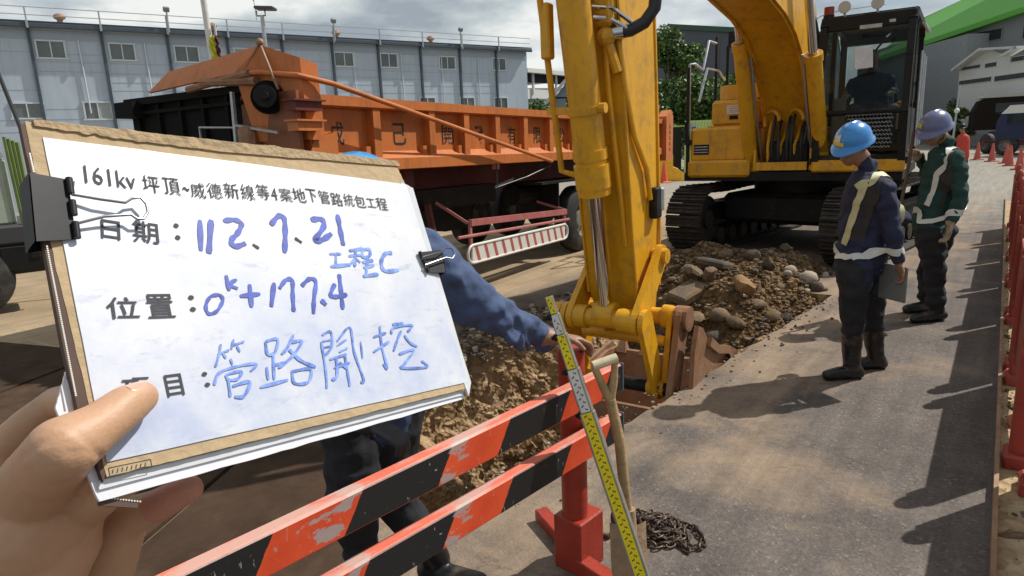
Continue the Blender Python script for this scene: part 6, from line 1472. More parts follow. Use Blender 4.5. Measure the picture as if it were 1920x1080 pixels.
for i in range(5):
    w_ = W0[i]; b = MB(); b.box((0, 0, (cuts[i] + cuts[i + 1]) / 2), (w_, w_ * .62, cuts[i + 1] - cuts[i]), bev=.002); sec = obj('section', b, alu, stf)
    b = MB(); b.box((0, -w_ * .31 - .0012, (cuts[i] + cuts[i + 1]) / 2), (w_ * .70, .001, cuts[i + 1] - cuts[i] - .004)); fc = obj('scale_face', b, [ysc, wsc, ysc, wsc, ysc][i], sec)
    b = MB(); zz = cuts[i] + .01; k = 0
    while zz < cuts[i + 1] - .01:
        s = -1 if k % 2 else 1; y_ = -w_ * .31 - .0022; wl = w_ * .22
        for (x0, x1, z0, z1) in ((s * wl * .1, s * wl * .95, 0, .0024), (s * wl * .1, s * wl * .35, .0028, .0062), (s * wl * .6, s * wl * .95, -.003, 0)):
            x0, x1 = min(x0, x1), max(x0, x1); b.add([(x0, y_, zz + z0), (x1, y_, zz + z0), (x1, y_, zz + z1), (x0, y_, zz + z1)], [(0, 1, 2, 3)])
        zz += .0125; k += 1
    obj('scale_print', b, mk, fc)['kind'] = 'stuff'
    if i:
        b = MB(); b.box((-w_ * .5 - .004, 0, cuts[i] - .006), (.016, .03, .022), bev=.004); b.tube([(-w_ * .5 - .018, -.005, cuts[i] - .005), (-w_ * .5 - .004, -.005, cuts[i] - .005)], .007, 10); obj('clip_button', b, K, sec)

# ------------------------------------------------------------------ shovel with wooden Y handle
wood = mat('worn wood', (.40, .27, .13), .6, var=.25, vscale=25, dirt=(.12, .07, .035), dirt_amt=.45, dscale=20, bump=.3, bscale=60)
j = at(1144, 748, 2.12); h1, h2 = at(1113, 686, 2.10), at(1153, 672, 2.12); ft = Vector((at(1180, 1010, 2.12).x, 2.12, .24))
sh = thing('shovel', 'shovel with worn wooden Y-shaped handle and muddy blade standing against the barrier', 'shovel', (ft.x, ft.y, 0)); o = sh.location
b = MB(); b.tube([h1 - o, (h1 + (j - h1) * .55) - o + Vector((-.003, 0, 0)), j - o + Vector((0, 0, -.01))], [.012, .014, .016], 12); b.tube([h2 - o, (h2 + (j - h2) * .55) - o + Vector((.006, 0, 0)), j - o + Vector((0, 0, -.01))], [.011, .013, .015], 12)
b.tube([j - o, (j.lerp(ft, .3)) - o + Vector((.012, 0, 0)), (j.lerp(ft, .65)) - o + Vector((.006, 0, 0)), ft - o], [.0185, .0185, .019, .02], 14); obj('shaft', b, wood, sh, smooth=True)
hd = (h2 - h1).normalized(); b = MB(); b.tube([h1 - hd * .004 - o, h2 + hd * .006 - o], .0165, 18); obj('grip', b, mat('pale wooden grip', (.62, .52, .34), .35, var=.2, vscale=30), sh, smooth=True)
b = MB(); vs = []; fs = []
for i in range(9):
    for k in range(9):
        u, v_ = k / 8 - .5, i / 8; wd_ = .13 * (1 - .25 * max(0, v_ - .6) * 2); vs.append((u * wd_, -.03 * (1 - 4 * u * u) - .05 * v_ + .03, .25 - .27 * v_ + .0 * abs(u)))
for i in range(8):
    for k in range(8): a = i * 9 + k; fs.append((a, a + 1, a + 10, a + 9))
b.add(vs, fs); b.add([(x, y_ + .004, z_) for x, y_, z_ in vs], [f[::-1] for f in fs]); b.tube([(0, -.0, .22), (0, 0, .32)], [.028, .022], 12); obj('blade', b, mat('mud caked steel', (.36, .25, .15), .8, var=.25, vscale=10, dirt=(.12, .08, .05), dirt_amt=.5, bump=.4), sh, (0, 0, .02), smooth=True)

# ------------------------------------------------------------------ lashing chain heaped on the ground, with a shackle
ch = thing('chain', 'heap of rusty chain with a bent shackle on the ground beside the barrier foot', 'chain', (.55, 2.50, 0)); cm = mat('rusty chain steel', (.085, .06, .045), .5, metal=.5, var=.35, vscale=40, bump=.4)
lb = MB(); n = 14; pts = [(.0085 * math.cos(a) , .0, .013 * math.sin(a)) for a in [2 * math.pi * k / n for k in range(n)]]
pts = [(x * 1.35, 0, z * 1.65) for x, y_, z in pts]; lb.tube(pts + [pts[0]], .0048, 6, False); lme = lb.mesh('chain_link', cm, True)
R4 = random.Random(11); path = []
q = Vector((-.10, 0, .03)); dr = Vector((1, 0, 0))
for k in range(190):
    tx = Vector((R4.uniform(-.085, .12), R4.uniform(-.05, .05), 0)) ; dr = (dr * .75 + (tx - Vector((q.x, q.y, 0))).normalized() * .45 + Vector((R4.gauss(0, .25), R4.gauss(0, .25), 0))).normalized(); q = q + dr * .028
    hgt = .012 + .055 * max(0, 1 - (Vector((q.x, q.y * 1.6)).length / .13) ** 2) * R4.uniform(.4, 1); o = link('chain_link', lme, ch, (q.x, q.y, hgt)); zx = Matrix((dr.cross(Vector((0, 0, 1))), Vector((0, 0, 1)), dr)).transposed(); o.rotation_euler = (zx @ Matrix.Rotation(R4.uniform(-.5, .5) + (math.pi / 2 if k % 2 else 0), 3, 'Z')).to_euler()
b = MB(); b.tube([(-.13 + .045 * math.sin(a), .0 + .01 * math.cos(a), .07 + .055 * math.cos(a)) for a in [-2.3 + 4.6 * k / 14 for k in range(15)]], .009, 10); b.tube([(-.165, -.0, .03), (-.10, 0, .03)], .008, 8); obj('shackle', b, cm, ch, smooth=True)
b = MB(); b.tube([(-.30, .02, .01), (-.2, -.04, .015), (-.14, 0, .03)], .010, 8); b.tube([(-.34, -.04, .012), (-.27, .03, .015)], .014, 8); obj('hook', b, cm, ch, smooth=True)

# ------------------------------------------------------------------ steel edge strip, sand verge and red barriers along the right
FA, FBk = Vector((1.70, 2.13, 0)), Vector((9.28, 12.4, 0)); fd = (FBk - FA).normalized(); fn = Vector((fd.y, -fd.x, 0)); fa = math.atan2(fd.y, fd.x)
b = MB(); b.box((6, 0, .028), (17, .018, .056)); eg = tag(obj('edge_strip', b, mat('rusty edge angle', (.33, .21, .12), .7, var=.3, vscale=8), None, FA, (0, 0, fa)), 'thin rusty steel edging strip between the road and the sandy verge', 'edging')
b = MB(); vs = []; fs = []; nx_, ny_ = 150, 16
for i in range(nx_ + 1):
    for k in range(ny_ + 1):
        x, y_ = -2 + 16 * i / nx_, -.01 - .9 * k / ny_; vs.append((x, y_, .012 + .02 * noise.noise(Vector((x * 3, y_ * 3, 0))) + .012 * noise.noise(Vector((x * 12, y_ * 12, 0)))))
for i in range(nx_):
    for k in range(ny_): a = i * (ny_ + 1) + k; fs.append((a, a + 1, a + ny_ + 2, a + ny_ + 1))
b.add(vs, fs); tag(obj('verge', b, M['sand'], None, FA, (0, 0, fa), smooth=True), kind='structure')
redp = mat('faded red barrier plastic', (.33, .05, .034), .55, var=.2, vscale=4, dirt=(.42, .26, .18), dirt_amt=.45, dscale=5, bump=.2)
def panel_barrier(s, label, L=1.35, off=.14):
    p = FA + fd * s + fn * off; t = thing('safety_barrier', label, 'barrier', p, fa, 'red plastic barriers along the right verge')
    b = MB(); b.prism([(.06, .16), (L - .06, .16), (L - .06, .72), (.06, .72)], -.025, .025, 'y'); obj('panel', b, redp, t)
    for x in (0.05, L - .05):
        b = MB(); b.box((x, 0, .42), (.10, .10, .80), bev=.015); b.ball((x, 0, .86), .045, 12, 8, (1, 1, 2.2)); obj('post', b, redp, t)
        b = MB(); b.box((x, .03 * -1, .04), (.16, .20, .08), bev=.012); obj('foot', b, redp, t)
    for z_ in (.26, .44, .62): b = MB(); b.box((L / 2, -.03, z_), (L - .14, .02, .05), bev=.004); obj('moulded_rib', b, redp, t)
labs = ['nearest red plastic barrier, cut off by the lower right corner', 'red barrier second from the camera along the sandy verge', 'third red barrier from the camera, beside the green-shirted worker', 'fourth red barrier along the verge', 'fifth red barrier, with the road bend behind it', 'sixth red barrier near the far cones', 'seventh red barrier, closest to the far cones']
for i in range(7): panel_barrier(-.55 + 1.52 * i, labs[i], off=.15 if i < 1 else .09)
R5 = random.Random(21)
def debris(k, px, py, s, m, label):
    g = G(px, py); t = link('rubble_piece', rock_mesh(900 + k, m), None, (g.x, g.y, s * .35), (R5.uniform(-.4, .4), R5.uniform(-.4, .4), R5.uniform(0, 6))); t.scale = (s * 1.4, s, s * .7); tag(t, label, 'rubble')
debris(1, 1912, 800, .075, mat('broken orange brick', (.45, .17, .09), .8, var=.3), 'broken orange brick lump on the sandy verge at the right edge')
debris(2, 1908, 770, .06, RK[1], 'brown clod on the verge above the broken brick lump')
debris(3, 1900, 1010, .045, RK[1], 'small brown clod low on the sandy verge')
def f_v():
    t_ = R2.random() ** .7; p = FA + fd * (t_ * 8) + fn * R2.uniform(.03, .5); s = .004 + .012 * R2.random() ** 2; return (p.x, p.y, .02 + s * .3), s
tag(scatter('verge_gravel', 1400, f_v, [RK[0], RK[1], RK[3]]), 'grit and small stones scattered over the sandy verge', 'gravel')
# ------------------------------------------------------------------ steel road plates lying on the left
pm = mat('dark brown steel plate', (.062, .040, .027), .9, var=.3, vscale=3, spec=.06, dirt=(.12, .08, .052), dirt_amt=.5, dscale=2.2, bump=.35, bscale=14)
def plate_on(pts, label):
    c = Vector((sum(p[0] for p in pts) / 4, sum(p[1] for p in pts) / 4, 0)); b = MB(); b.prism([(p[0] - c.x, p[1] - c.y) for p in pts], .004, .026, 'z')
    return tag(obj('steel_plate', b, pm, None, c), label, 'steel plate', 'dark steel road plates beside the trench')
e0, e1 = G(0, 740), G(110, 700)
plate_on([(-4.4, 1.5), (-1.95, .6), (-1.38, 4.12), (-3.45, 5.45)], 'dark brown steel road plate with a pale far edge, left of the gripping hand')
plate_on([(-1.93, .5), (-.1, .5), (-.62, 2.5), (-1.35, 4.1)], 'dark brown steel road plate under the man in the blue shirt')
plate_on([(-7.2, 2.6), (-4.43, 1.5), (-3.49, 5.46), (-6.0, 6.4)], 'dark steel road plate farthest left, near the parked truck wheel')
M['wire'] = mat('nickel wire', (.22, .22, .225), .28, metal=1.0, var=.1)
# ------------------------------------------------------------------ hand-held record board (its own frame: x right, y up, z towards the reader)
BT = Vector((-.161, .49, 1.522)); BR = Matrix(((.608, -.272, .745), (.776, .402, -.486), (-.167, .874, .456)))
bx = BR.col[0].normalized(); bz = bx.cross(BR.col[1]).normalized(); by = bz.cross(bx); BR = Matrix((bx, by, bz)).transposed(); BRT = BR.transposed()
def bl(px, py, off=0.0):
    o = BRT @ (EYE - BT); d = BRT @ ray(px, py); return o + d * ((off - o.z) / d.z)
def bw(px, py, off=0.0): return BT + BR @ bl(px, py, off)
board = thing('record_board', 'hand-held cardboard record board with white sheet of printed and blue handwritten characters', 'board', BT); board.rotation_euler = BR.to_euler()
card = mat('worn brown cardboard', (.46, .34, .20), .85, var=.08, vscale=12, dirt=(.32, .22, .12), dirt_amt=.2, dscale=18, bump=.3, bscale=80)
darkc = mat('dark board edge', (.10, .06, .045), .8, var=.3)
def paper_mat():
    m = bpy.data.materials.new('smudged white paper in plastic'); m.use_nodes = True; t = m.node_tree; b = t.nodes['Principled BSDF']; L = t.links.new
    tcx = N(t, 'ShaderNodeTexCoord')
    def nn(sc, lo, hi, amt, st=(1, 1, 1), loc=0):
        mp_ = N(t, 'ShaderNodeMapping'); mp_.inputs['Scale'].default_value = st; mp_.inputs['Location'].default_value = (loc, loc, 0); L(tcx.outputs['Object'], mp_.inputs[0])
        n = N(t, 'ShaderNodeTexNoise'); n.inputs['Scale'].default_value = sc; n.inputs['Detail'].default_value = 8; n.inputs['Roughness'].default_value = .7; L(mp_.outputs[0], n.inputs['Vector'])
        r = N(t, 'ShaderNodeMapRange'); r.inputs['From Min'].default_value = lo; r.inputs['From Max'].default_value = hi; r.inputs['To Max'].default_value = amt; L(n.outputs['Fac'], r.inputs['Value']); return r.outputs[0]
    def mix(f, a, c):
        x = N(t, 'ShaderNodeMixRGB'); L(f, x.inputs[0])
        for i, q in ((1, a), (2, c)):
            if isinstance(q, tuple): x.inputs[i].default_value = q + (1,)
            else: L(q, x.inputs[i])
        return x.outputs[0]
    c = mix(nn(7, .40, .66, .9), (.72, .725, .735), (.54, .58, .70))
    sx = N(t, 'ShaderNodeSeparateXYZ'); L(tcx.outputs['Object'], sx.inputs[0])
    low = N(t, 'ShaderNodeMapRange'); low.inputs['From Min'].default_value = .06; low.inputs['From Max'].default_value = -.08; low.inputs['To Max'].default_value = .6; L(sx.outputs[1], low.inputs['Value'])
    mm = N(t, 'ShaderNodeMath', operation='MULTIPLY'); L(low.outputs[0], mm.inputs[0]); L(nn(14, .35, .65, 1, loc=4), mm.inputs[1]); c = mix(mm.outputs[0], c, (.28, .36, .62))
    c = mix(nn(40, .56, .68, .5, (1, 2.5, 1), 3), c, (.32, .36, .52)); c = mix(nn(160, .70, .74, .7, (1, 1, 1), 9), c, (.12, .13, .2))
    L(c, b.inputs['Base Color']); b.inputs['Roughness'].default_value = .42; b.inputs['Coat Weight'].default_value = .25; b.inputs['Coat Roughness'].default_value = .3
    bp = N(t, 'ShaderNodeBump'); bp.inputs['Strength'].default_value = .12; bp.inputs['Distance'].default_value = .004; n = N(t, 'ShaderNodeTexNoise'); n.inputs['Scale'].default_value = 16; L(tcx.outputs['Object'], n.inputs['Vector']); L(n.outputs['Fac'], bp.inputs['Height']); L(bp.outputs[0], b.inputs['Normal'])
    return m
paper = paper_mat(); clear = mat('cloudy plastic sleeve', (.62, .63, .66), .25, var=.1, vscale=20, coat=.6)
def slab(pts, z0, z1, name, m, parent, jitter=0.0, seg=None, seed=0):
    P2 = []
    n = len(pts)
    for i in range(n):
        a, c = Vector(bl(*pts[i])), Vector(bl(*pts[(i + 1) % n])); k = seg if seg else 1
        dd_ = (c - a); pn = Vector((-dd_.y, dd_.x, 0)).normalized() if dd_.length else Vector((0, 0, 0))
        for j_ in range(k):
            q = a.lerp(c, j_ / k) + pn * jitter * noise.noise(Vector((i * 7 + j_ * .43, seed, 0))) * (0 if j_ == 0 else 1); P2.append((q.x, q.y))
    b = MB(); b.prism(P2, z0, z1, 'z'); return obj(name, b, m, parent)
# stack, from back to front
slab([(150, 775), (118, 640), (60, 330), (40, 232), (62, 223), (88, 255), (205, 870), (196, 902)], -.0060, -.0015, 'backing_edge', darkc, board)
slab([(48, 226), (120, 228), (740, 300), (762, 345), (876, 728), (560, 806), (202, 893), (92, 440)], -.0042, -.0012, 'cardboard', card, board, .0009, 26, 1)
slab([(62, 225), (400, 262), (746, 302), (750, 312), (420, 285), (240, 262), (64, 236)], -.0012, .0003, 'torn_cardboard_edge', mat('torn cardboard', (.40, .29, .17), .9, var=.3, vscale=40, dirt=(.16, .10, .06), dirt_amt=.5, dscale=40, bump=.5, bscale=150), board, .0018, 22, 5)
slab([(150, 790), (205, 870), (876, 728), (879, 744), (560, 836), (195, 936), (112, 760), (130, 690)], -.0085, -.0062, 'loose_sheet', mat('loose white sheet', (.72, .73, .78), .4, var=.05, coat=.3), board, .0012, 14, 9)
slab([(190, 898), (860, 732), (876, 738), (192, 915)], -.0062, -.0046, 'sleeve_edge', clear, board, .0008, 14, 3)
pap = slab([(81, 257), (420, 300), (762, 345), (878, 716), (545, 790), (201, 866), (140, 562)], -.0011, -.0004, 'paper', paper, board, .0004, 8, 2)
b = MB(); c0, c1 = bl(752, 340, .0), bl(780, 352, 0); 
slab([(752, 340), (775, 352), (884, 716), (880, 742), (870, 716)], -.003, -.0005, 'sleeve_side', clear, board, .0006, 10, 8)
slab([(194, 922), (272, 934), (270, 947), (196, 942)], -.0100, -.0087, 'ring_binder_spine', darkc, board)
# perforation dots of the spine
b = MB()
for (xa_, ya_, xb_, yb_, nn_) in ((56, 288, 64, 325, 12), (88, 462, 143, 745, 74), (205, 934, 268, 941, 12)):
    for k in range(nn_):
        p = Vector(bl(xa_ + (xb_ - xa_) * k / nn_, ya_ + (yb_ - ya_) * k / nn_, .0006 if nn_ != 12 or xa_ < 100 else -.0084)); b.box(p, (.0008, .0008, .0005))
obj('perforation_row', b, M['white'], board)['kind'] = 'stuff'
# small printed frame at the bottom edge of the cardboard
p0_, p1_ = Vector(bl(206, 893, -.0011)), Vector(bl(285, 876, -.0011)); dx_ = (p1_ - p0_); b = MB(); upv = Vector((-dx_.y, dx_.x, 0)).normalized() * .0045
for a, c in ((p0_, p1_), (p0_ + upv, p1_ + upv), (p0_, p0_ + upv), (p1_, p1_ + upv)): b.bar(a, c, .0005, .0001)
for k in range(8): q = p0_.lerp(p1_, .06 + .11 * k); b.bar(q + upv * .25, q + upv * .72 + dx_ * .04, .0006, .0001)
obj('stamp_mark', b, M['ink'], board)
# printed text: each run laid between two measured points
def text_run(body, p0, p1, hpx, offset=.0012, name='printed_text'):
    a, c = Vector(bl(*p0)), Vector(bl(*p1)); dx_ = c - a; wd_ = dx_.length; xd = dx_.normalized(); yd = Vector((-xd.y, xd.x, 0))
    mid = ((p0[0] + p1[0]) / 2, (p0[1] + p1[1]) / 2); h = (Vector(bl(mid[0], mid[1] - hpx)) - Vector(bl(*mid))).length
    return lay_text(name, body, M['ink'], a, xd, yd, wd_, h, pap, offset=offset, pad=.0003)
text_run('161kv', (160, 343), (256, 356), 32)
for ch_, x0, y0, x1, h in (('坪', 270, 360, 302, 31), ('頂', 309, 364, 340, 31), ('~', 343, 358, 356, 8), ('威', 360, 370, 388, 28), ('德', 391, 371, 419, 28), ('新', 423, 371, 451, 28), ('線', 455, 374, 480, 28), ('等', 484, 373, 508, 27), ('4', 511, 375, 522, 22), ('案', 527, 377, 550, 24), ('地', 552, 378, 576, 25), ('下', 578, 378, 597, 23), ('管', 601, 381, 621, 23), ('路', 624, 385, 645, 23), ('統', 648, 386, 666, 22), ('包', 668, 388, 688, 21), ('工', 690, 388, 706, 15), ('程', 709, 393, 729, 21)):
    text_run(ch_, (x0, y0), (x1, y0 + (x1 - x0) * .115), h)
for ch_, x0, y0, x1, y1, h in (('日', 190, 446, 226, 451, 35), ('期', 250, 453, 299, 459, 40), (':', 329, 449, 339, 450, 30), ('位', 202, 598, 263, 597, 40), ('置', 279, 597, 330, 595, 44), (':', 357, 584, 368, 584, 30), ('項', 231, 752, 284, 748, 42), ('目', 315, 745, 347, 740, 41), (':', 385, 726, 395, 724, 28)):
    text_run(ch_, (x0, y0), (x1, y1), h, .006)
# blue marker strokes
def stroke(pts, wpx=9, name='handwriting', m=None):
    P_ = [Vector(bl(x, y_, .0)) for x, y_ in pts]; Q = []
    for i in range(len(P_) - 1):
        n = 6
        for k in range(n):      # Catmull-Rom
            t_ = k / n; a = P_[max(0, i - 1)]; c = P_[i]; d = P_[i + 1]; e_ = P_[min(len(P_) - 1, i + 2)]
            Q.append(.5 * ((2 * c) + (d - a) * t_ + (2 * a - 5 * c + 4 * d - e_) * t_ ** 2 + (3 * c - a - 3 * d + e_) * t_ ** 3))
    Q.append(P_[-1]); pxm = (Vector(bl(pts[0][0] + 1, pts[0][1])) - Vector(bl(*pts[0]))).length; pym = (Vector(bl(pts[0][0], pts[0][1] + 1)) - Vector(bl(*pts[0]))).length; hw = wpx * (pxm + pym) / 4
    stroke.z = getattr(stroke, 'z', .0001) + .000004; z_ = stroke.z
    b = MB(); vs = []
    for i, q in enumerate(Q):
        d = (Q[min(i + 1, len(Q) - 1)] - Q[max(0, i - 1)]); d = d.normalized() if d.length else Vector((1, 0, 0)); s = Vector((-d.y, d.x, 0)) * hw * (1 + .18 * math.sin(i * 1.3 + pts[0][0]))
        if i in (0, len(Q) - 1): s *= .7
        vs += [Vector((q.x, q.y, z_)) + s, Vector((q.x, q.y, z_)) - s]
    fs = [(2 * i, 2 * i + 1, 2 * i + 3, 2 * i + 2) for i in range(len(Q) - 1)]; b.add(vs, fs); return obj(name, b, m or M['blueink'], pap)
inkL = mat('light blue marker ink', (.07, .16, .62), .5, var=.4, vscale=120, col2=(.20, .32, .78)); inkL.name = 'light blue marker ink'
B_ = [([(375, 412), (377, 470)], 9), ([(396, 412), (392, 475)], 10), ([(419, 414), (440, 412), (453, 420), (445, 438), (434, 450), (440, 462), (461, 456)], 9), ([(474, 458), (486, 466)], 5, 1),
      ([(508, 422), (522, 405), (533, 410), (535, 440), (534, 474)], 9), ([(553, 446), (566, 455)], 5, 1), ([(583, 412), (603, 411), (607, 425), (591, 450), (605, 449), (622, 438)], 9), ([(633, 402), (638, 430), (644, 460)], 8)]
C_ = [([(618, 476), (640, 476)], 4), ([(630, 476), (630, 496)], 4), ([(620, 500), (658, 496)], 6), ([(655, 470), (680, 466)], 5), ([(654, 480), (678, 478)], 4), ([(667, 468), (665, 500)], 5), ([(666, 484), (655, 498)], 4), ([(666, 484), (676, 492)], 4), ([(680, 468), (693, 468), (693, 480), (680, 482), (680, 468)], 5), ([(680, 492), (700, 488)], 5), ([(682, 502), (702, 497)], 5), ([(690, 484), (686, 518)], 5), ([(681, 518), (710, 514)], 6), ([(735, 474), (722, 476), (715, 492), (722, 508), (748, 506)], 6)]
D_ = [([(412, 552), (395, 556), (386, 574), (392, 588), (408, 582), (418, 562), (412, 552)], 6), ([(424, 516), (430, 545)], 7), ([(444, 524), (430, 533), (446, 541)], 6), ([(450, 555), (488, 551)], 8), ([(468, 533), (472, 576)], 8), ([(514, 530), (509, 575)], 8), ([(524, 541), (536, 525), (548, 526), (549, 552), (551, 584)], 7), ([(566, 536), (580, 523), (592, 528), (589, 560), (588, 588)], 7), ([(602, 562), (612, 572)], 8), ([(628, 532), (620, 553), (632, 556), (651, 552)], 7), ([(636, 514), (640, 550), (643, 580)], 7)]
E_ = [([(414, 645), (411, 665), (404, 688)], 4), ([(409, 664), (430, 656)], 4), ([(418, 662), (424, 672)], 4), ([(438, 636), (434, 655)], 4), ([(434, 648), (458, 640)], 4), ([(444, 648), (450, 660)], 4), ([(432, 672), (436, 684)], 4), ([(402, 722), (410, 700), (440, 688), (480, 682), (470, 696)], 5), ([(424, 702), (452, 696), (446, 710), (428, 712), (424, 702)], 5), ([(428, 712), (432, 744)], 5), ([(436, 724), (468, 716), (458, 742), (440, 744)], 6),
      ([(498, 640), (520, 636), (516, 660), (502, 664), (498, 640)], 5), ([(512, 662), (514, 712)], 5), ([(516, 684), (532, 680)], 5), ([(500, 688), (503, 712)], 5), ([(488, 726), (540, 712)], 6), ([(550, 628), (540, 650), (528, 664)], 5), ([(546, 642), (566, 640), (548, 668), (522, 690)], 5), ([(542, 655), (564, 676), (592, 688)], 6), ([(548, 694), (552, 718), (578, 716), (582, 692), (550, 696)], 5)]
F_ = [([(604, 628), (620, 622), (622, 650), (607, 668)], 4), ([(604, 640), (620, 637)], 3), ([(605, 652), (620, 649)], 3), ([(602, 640), (610, 690), (613, 728)], 4), ([(632, 640), (656, 614), (664, 660), (682, 712), (676, 716)], 4), ([(632, 648), (650, 636)], 3), ([(636, 660), (652, 652)], 3), ([(618, 674), (650, 664)], 4), ([(626, 690), (656, 680)], 4), ([(630, 668), (632, 704), (622, 712)], 5), ([(646, 662), (652, 700), (656, 724)], 4), ([(636, 680), (650, 690)], 5), ([(676, 640), (680, 672)], 3, 2),
      ([(700, 632), (724, 624)], 4), ([(712, 612), (716, 650), (726, 690), (718, 682)], 4), ([(700, 660), (730, 640)], 4), ([(736, 608), (756, 606)], 4), ([(734, 626), (738, 614), (772, 610), (764, 622)], 4), ([(752, 620), (744, 640), (738, 658)], 4), ([(758, 628), (768, 642), (782, 650)], 4), ([(748, 664), (776, 656), (758, 682), (754, 690), (800, 688), (790, 676)], 4)]
for lst, mm in ((B_, None), (C_, inkL), (D_, None), (E_, inkL), (F_, inkL)):
    for s_ in lst: stroke(s_[0], s_[1], 'handwriting', M['ink'] if len(s_) > 2 and s_[2] == 1 else mm)

# ------------------------------------------------------------------ binder clips
def binder(name_label, spine_a, spine_b, inner_b, inner_a, handle, lw):
    t = thing('binder_clip', name_label, 'binder clip', BT, 0, 'binder clips on the record board'); t.rotation_euler = BR.to_euler()
    A_, B2, C2, D2 = [Vector(bl(*p)) for p in (spine_a, spine_b, inner_b, inner_a)]
    bk_ = mat('black clip steel', (.010, .011, .014), .5, var=.1, spec=.3) if 'black clip steel' not in bpy.data.materials else bpy.data.materials['black clip steel']
    def Z(v, z): return Vector((v.x, v.y, z))
    b = MB(); th_ = .0006
    for (z0, z1) in ((.0042, .0012), (-.0125, -.0090)):
        b.add([Z(A_, z0), Z(B2, z0), Z(C2, z1), Z(D2, z1), Z(A_, z0 - th_), Z(B2, z0 - th_), Z(C2, z1 - th_), Z(D2, z1 - th_)], [(0, 1, 2, 3), (7, 6, 5, 4), (0, 4, 5, 1), (1, 5, 6, 2), (2, 6, 7, 3), (3, 7, 4, 0)])
    b.add([Z(A_, .0042), Z(B2, .0042), Z(B2, -.0125), Z(A_, -.0125)], [(0, 1, 2, 3)]); off = (A_ - D2).normalized() * .0008
    b.add([Z(A_, .0042) + off, Z(B2, .0042) + off, Z(B2, -.0125) + off, Z(A_, -.0125) + off], [(0, 3, 2, 1)]); obj('clip_body', b, bk_, t)
    d = (C2 - D2)
    for f0, f1 in ((.0, .26), (.38, .62), (.74, 1.0)):
        b = MB(); b.tube([Z(D2 + d * f0, .0028), Z(D2 + d * f1, .0028)], lw * 2.2, 14); obj('rolled_lip', b, bk_, t, smooth=True)
    b = MB(); b.tube([Vector(bl(x, y_)) + Vector((0, 0, z_)) for x, y_, z_ in handle], lw * 1.0, 10); obj('wire_handle', b, M['wire'], t, smooth=True)
    return t
binder('large black binder clip with wide wire handle on the left edge of the board', (52, 330), (64, 458), (142, 450), (126, 338),
       [(134, 345, .003), (132, 370, .0035), (180, 381, .0055), (228, 388, .006), (240, 380, .006), (256, 378, .006), (267, 390, .006), (270, 405, .006), (262, 418, .006), (250, 418, .006), (238, 410, .006), (190, 413, .0055), (140, 424, .0035), (139, 446, .003)], .0009)
binder('small black binder clip with thin wire handle on the right edge of the board', (822, 472), (830, 514), (800, 512), (783, 474),
       [(786, 480, .003), (787, 485, .004), (815, 479, .008), (824, 472, .009), (835, 473, .009), (841, 484, .009), (836, 492, .009), (826, 489, .008), (792, 500, .004), (795, 505, .003)], .0007)

# ------------------------------------------------------------------ the hand that holds the board
PM['pale'] = mat('light warm skin', (.50, .305, .175), .5, var=.07, vscale=16, col2=(.56, .31, .20), bump=.08, bscale=420)
PM['tip'] = mat('reddish finger skin', (.52, .24, .165), .5, var=.08, vscale=16, bump=.08, bscale=420)
PM['nail'] = mat('finger nail', (.55, .345, .25), .3, coat=.3)
o = Org(); D = lambda px, py, d: at(px, py, d)
th_ = [D(40, 1010, .405), D(66, 915, .405), bw(118, 842, .012), bw(190, 797, .0120), bw(236, 762, .0105), bw(264, 745, .0095)]
o.limb(th_, [.030, .025, .0170, .0130, .0120, .0098], 'pale')
o.ball(bw(150, 822, .012), .0140, 'pale'); o.limb([D(70, 930, .405), D(95, 878, .402), D(120, 850, .398)], [.027, .0225, .018], 'pale')
# thenar mound and palm
o.limb([D(60, 1000, .40), D(110, 950, .405), D(150, 905, .41)], [.030, .026, .016], 'pale'); o.limb([D(40, 1110, .40), D(105, 1020, .41), D(150, 950, .42)], [.034, .028, .018], 'pale')
o.limb([D(120, 1150, .46), D(190, 1060, .455), D(225, 985, .455)], [.030, .025, .019], 'pale'); o.limb([D(60, 1200, .42), D(20, 1080, .43), D(10, 960, .44)], [.035, .03, .022], 'pale')
o.limb([D(80, 1080, .445), D(130, 990, .455), D(150, 930, .46)], [.030, .026, .018], 'pale')
o.limb([D(60, 1250, .43), D(20, 1420, .42), D(-60, 1700, .40)], [.036, .032, .034], 'pale')
# index finger behind the left edge, middle and ring behind the board, little finger under the lower edge
o.limb([D(5, 950, .45), D(8, 845, .455), D(52, 800, .455), D(108, 755, .455), bw(190, 742, -.021)], [.020, .0155, .0135, .012, .0095], 'pale')
o.limb([D(60, 960, .46), bw(170, 850, -.024), bw(270, 800, -.022), bw(350, 790, -.019)], [.019, .012, .011, .0095], 'pale')
o.limb([D(120, 980, .465), bw(215, 905, -.026), bw(300, 860, -.022), bw(360, 850, -.019)], [.019, .012, .0105, .009], 'pale')
o.limb([D(205, 1000, .455), D(244, 968, .450), D(292, 950, .442), D(332, 928, .436), D(356, 916, .434)], [.020, .0150, .0125, .0112, .0098], ['pale', 'pale', 'tip', 'tip'])
hb_ = D(60, 1100, .42)
hnd = thing('hand', 'bare left hand of the photographer gripping the lower left corner of the board', 'hand', hb_)
hbdy = o.build('body', PM, ['pale', 'tip'], .0019, None, 10, {'pale': (.0003, 40)}, hb_); hbdy.parent = hnd; hbdy.location = (0, 0, 0); hbdy.name = 'palm_and_fingers'
PM['pale'].node_tree.nodes['Principled BSDF'].inputs['Subsurface Weight'].default_value = .12; PM['pale'].node_tree.nodes['Principled BSDF'].inputs['Subsurface Radius'].default_value = (.012, .004, .002)
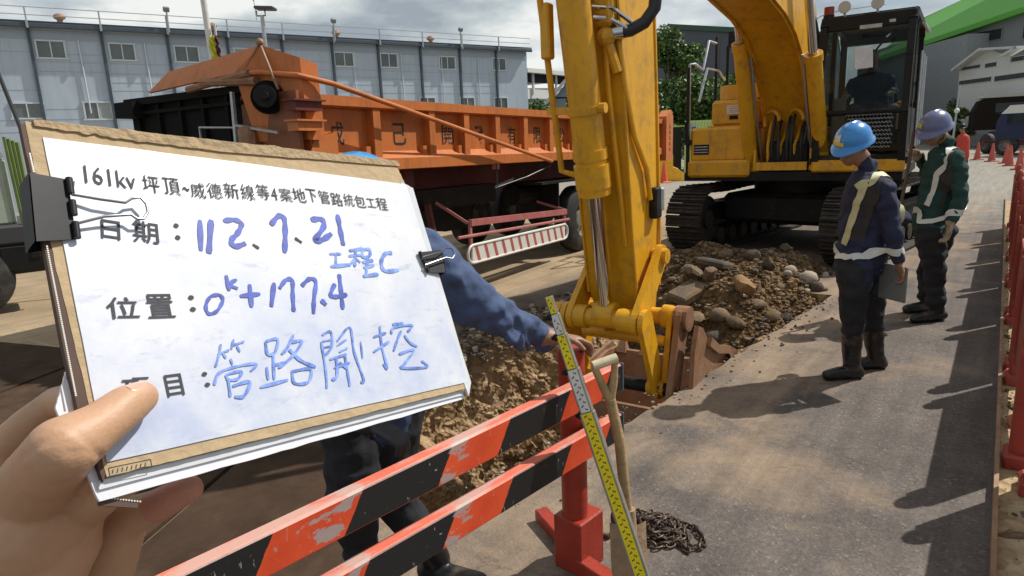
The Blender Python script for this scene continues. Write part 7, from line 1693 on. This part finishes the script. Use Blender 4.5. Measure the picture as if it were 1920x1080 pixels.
bv = bvh_of(hbdy.data); n_ = len(hbdy.data.vertices); co = np.empty(n_ * 3); hbdy.data.vertices.foreach_get('co', co); co = co.reshape(-1, 3); nr = np.empty(n_ * 3); hbdy.data.vertices.foreach_get('normal', nr); nr = nr.reshape(-1, 3); dsp = np.zeros(n_); KD = .4
def crease(pts, depth, width):
    P_ = []
    for i in range(len(pts) - 1):
        for k in range(14):
            px_, py_ = pts[i][0] + (pts[i + 1][0] - pts[i][0]) * k / 14, pts[i][1] + (pts[i + 1][1] - pts[i][1]) * k / 14
            h_ = bv.ray_cast(EYE - hb_, ray(px_, py_).normalized())[0]
            if h_ is not None: P_.append(tuple(h_))
    if not P_: return
    P_ = np.array(P_)
    for i in range(0, n_, 5000):
        d = np.sqrt(((co[i:i + 5000, None] - P_[None]) ** 2).sum(2)).min(1); depth_ = depth * KD; dsp[i:i + 5000] += -depth_ * np.exp(-(d / width) ** 2) + depth_ * .35 * np.exp(-((d - width * 2.2) / width) ** 2)
for pts, de, wi in (([(118, 800), (150, 815), (185, 850), (196, 872)], .0009, .0016), ([(128, 850), (160, 846), (194, 854)], .0007, .0012), ([(60, 760), (85, 790), (112, 800)], .0006, .0011), ([(198, 765), (212, 785), (222, 812)], .0005, .0010), ([(206, 758), (222, 780), (231, 803)], .0004, .0009), ([(40, 860), (70, 838), (112, 812)], .0010, .0018),
        ([(80, 1035), (110, 1040), (150, 1020), (185, 975)], .0008, .0015), ([(60, 980), (95, 978), (130, 965)], .0004, .0012), ([(20, 1000), (70, 1040), (100, 1075)], .0007, .0014), ([(296, 895), (302, 920), (300, 948)], .0007, .0012), ([(262, 930), (275, 950), (272, 975)], .0006, .0012), ([(150, 1060), (180, 1020), (200, 975)], .0006, .0013), ([(95, 880), (140, 872), (180, 876)], .0003, .0010), ([(30, 930), (60, 940), (90, 935)], .0003, .001), ([(100, 925), (125, 915), (160, 918)], .0003, .001)): crease(pts, de, wi)
co = co + nr * dsp[:, None]; hbdy.data.vertices.foreach_set('co', co.ravel()); hbdy.data.update()
bv = bvh_of(hbdy.data)
# thumb nail laid on the thumb
c = bw(256, 727, .016) - hb_; loc_, nr_, _, _ = bv.find_nearest(c); ax_ = (th_[5] - th_[4]).normalized(); sx_ = ax_.cross(nr_).normalized(); ax_ = nr_.cross(sx_)
if ax_.dot(th_[5] - th_[4]) < 0: ax_ = -ax_
b = MB(); vs = []; fs = []
for i in range(9):
    for k in range(9):
        u, v_ = (k / 8 - .5) * 2, (i / 8 - .5) * 2; w_ = .0044 * math.sqrt(max(.05, 1 - (abs(v_) ** 3) * .75)); p = loc_ + sx_ * u * w_ + ax_ * v_ * .0056; l2, n2, _, _ = bv.find_nearest(p); vs.append(l2 + n2 * (.0003 - .0003 * (abs(u) ** 4)))
for i in range(8):
    for k in range(8): a = i * 9 + k; fs.append((a, a + 1, a + 10, a + 9))
b.add(vs, fs); obj('thumb_nail', b, PM['nail'], hnd, smooth=True)
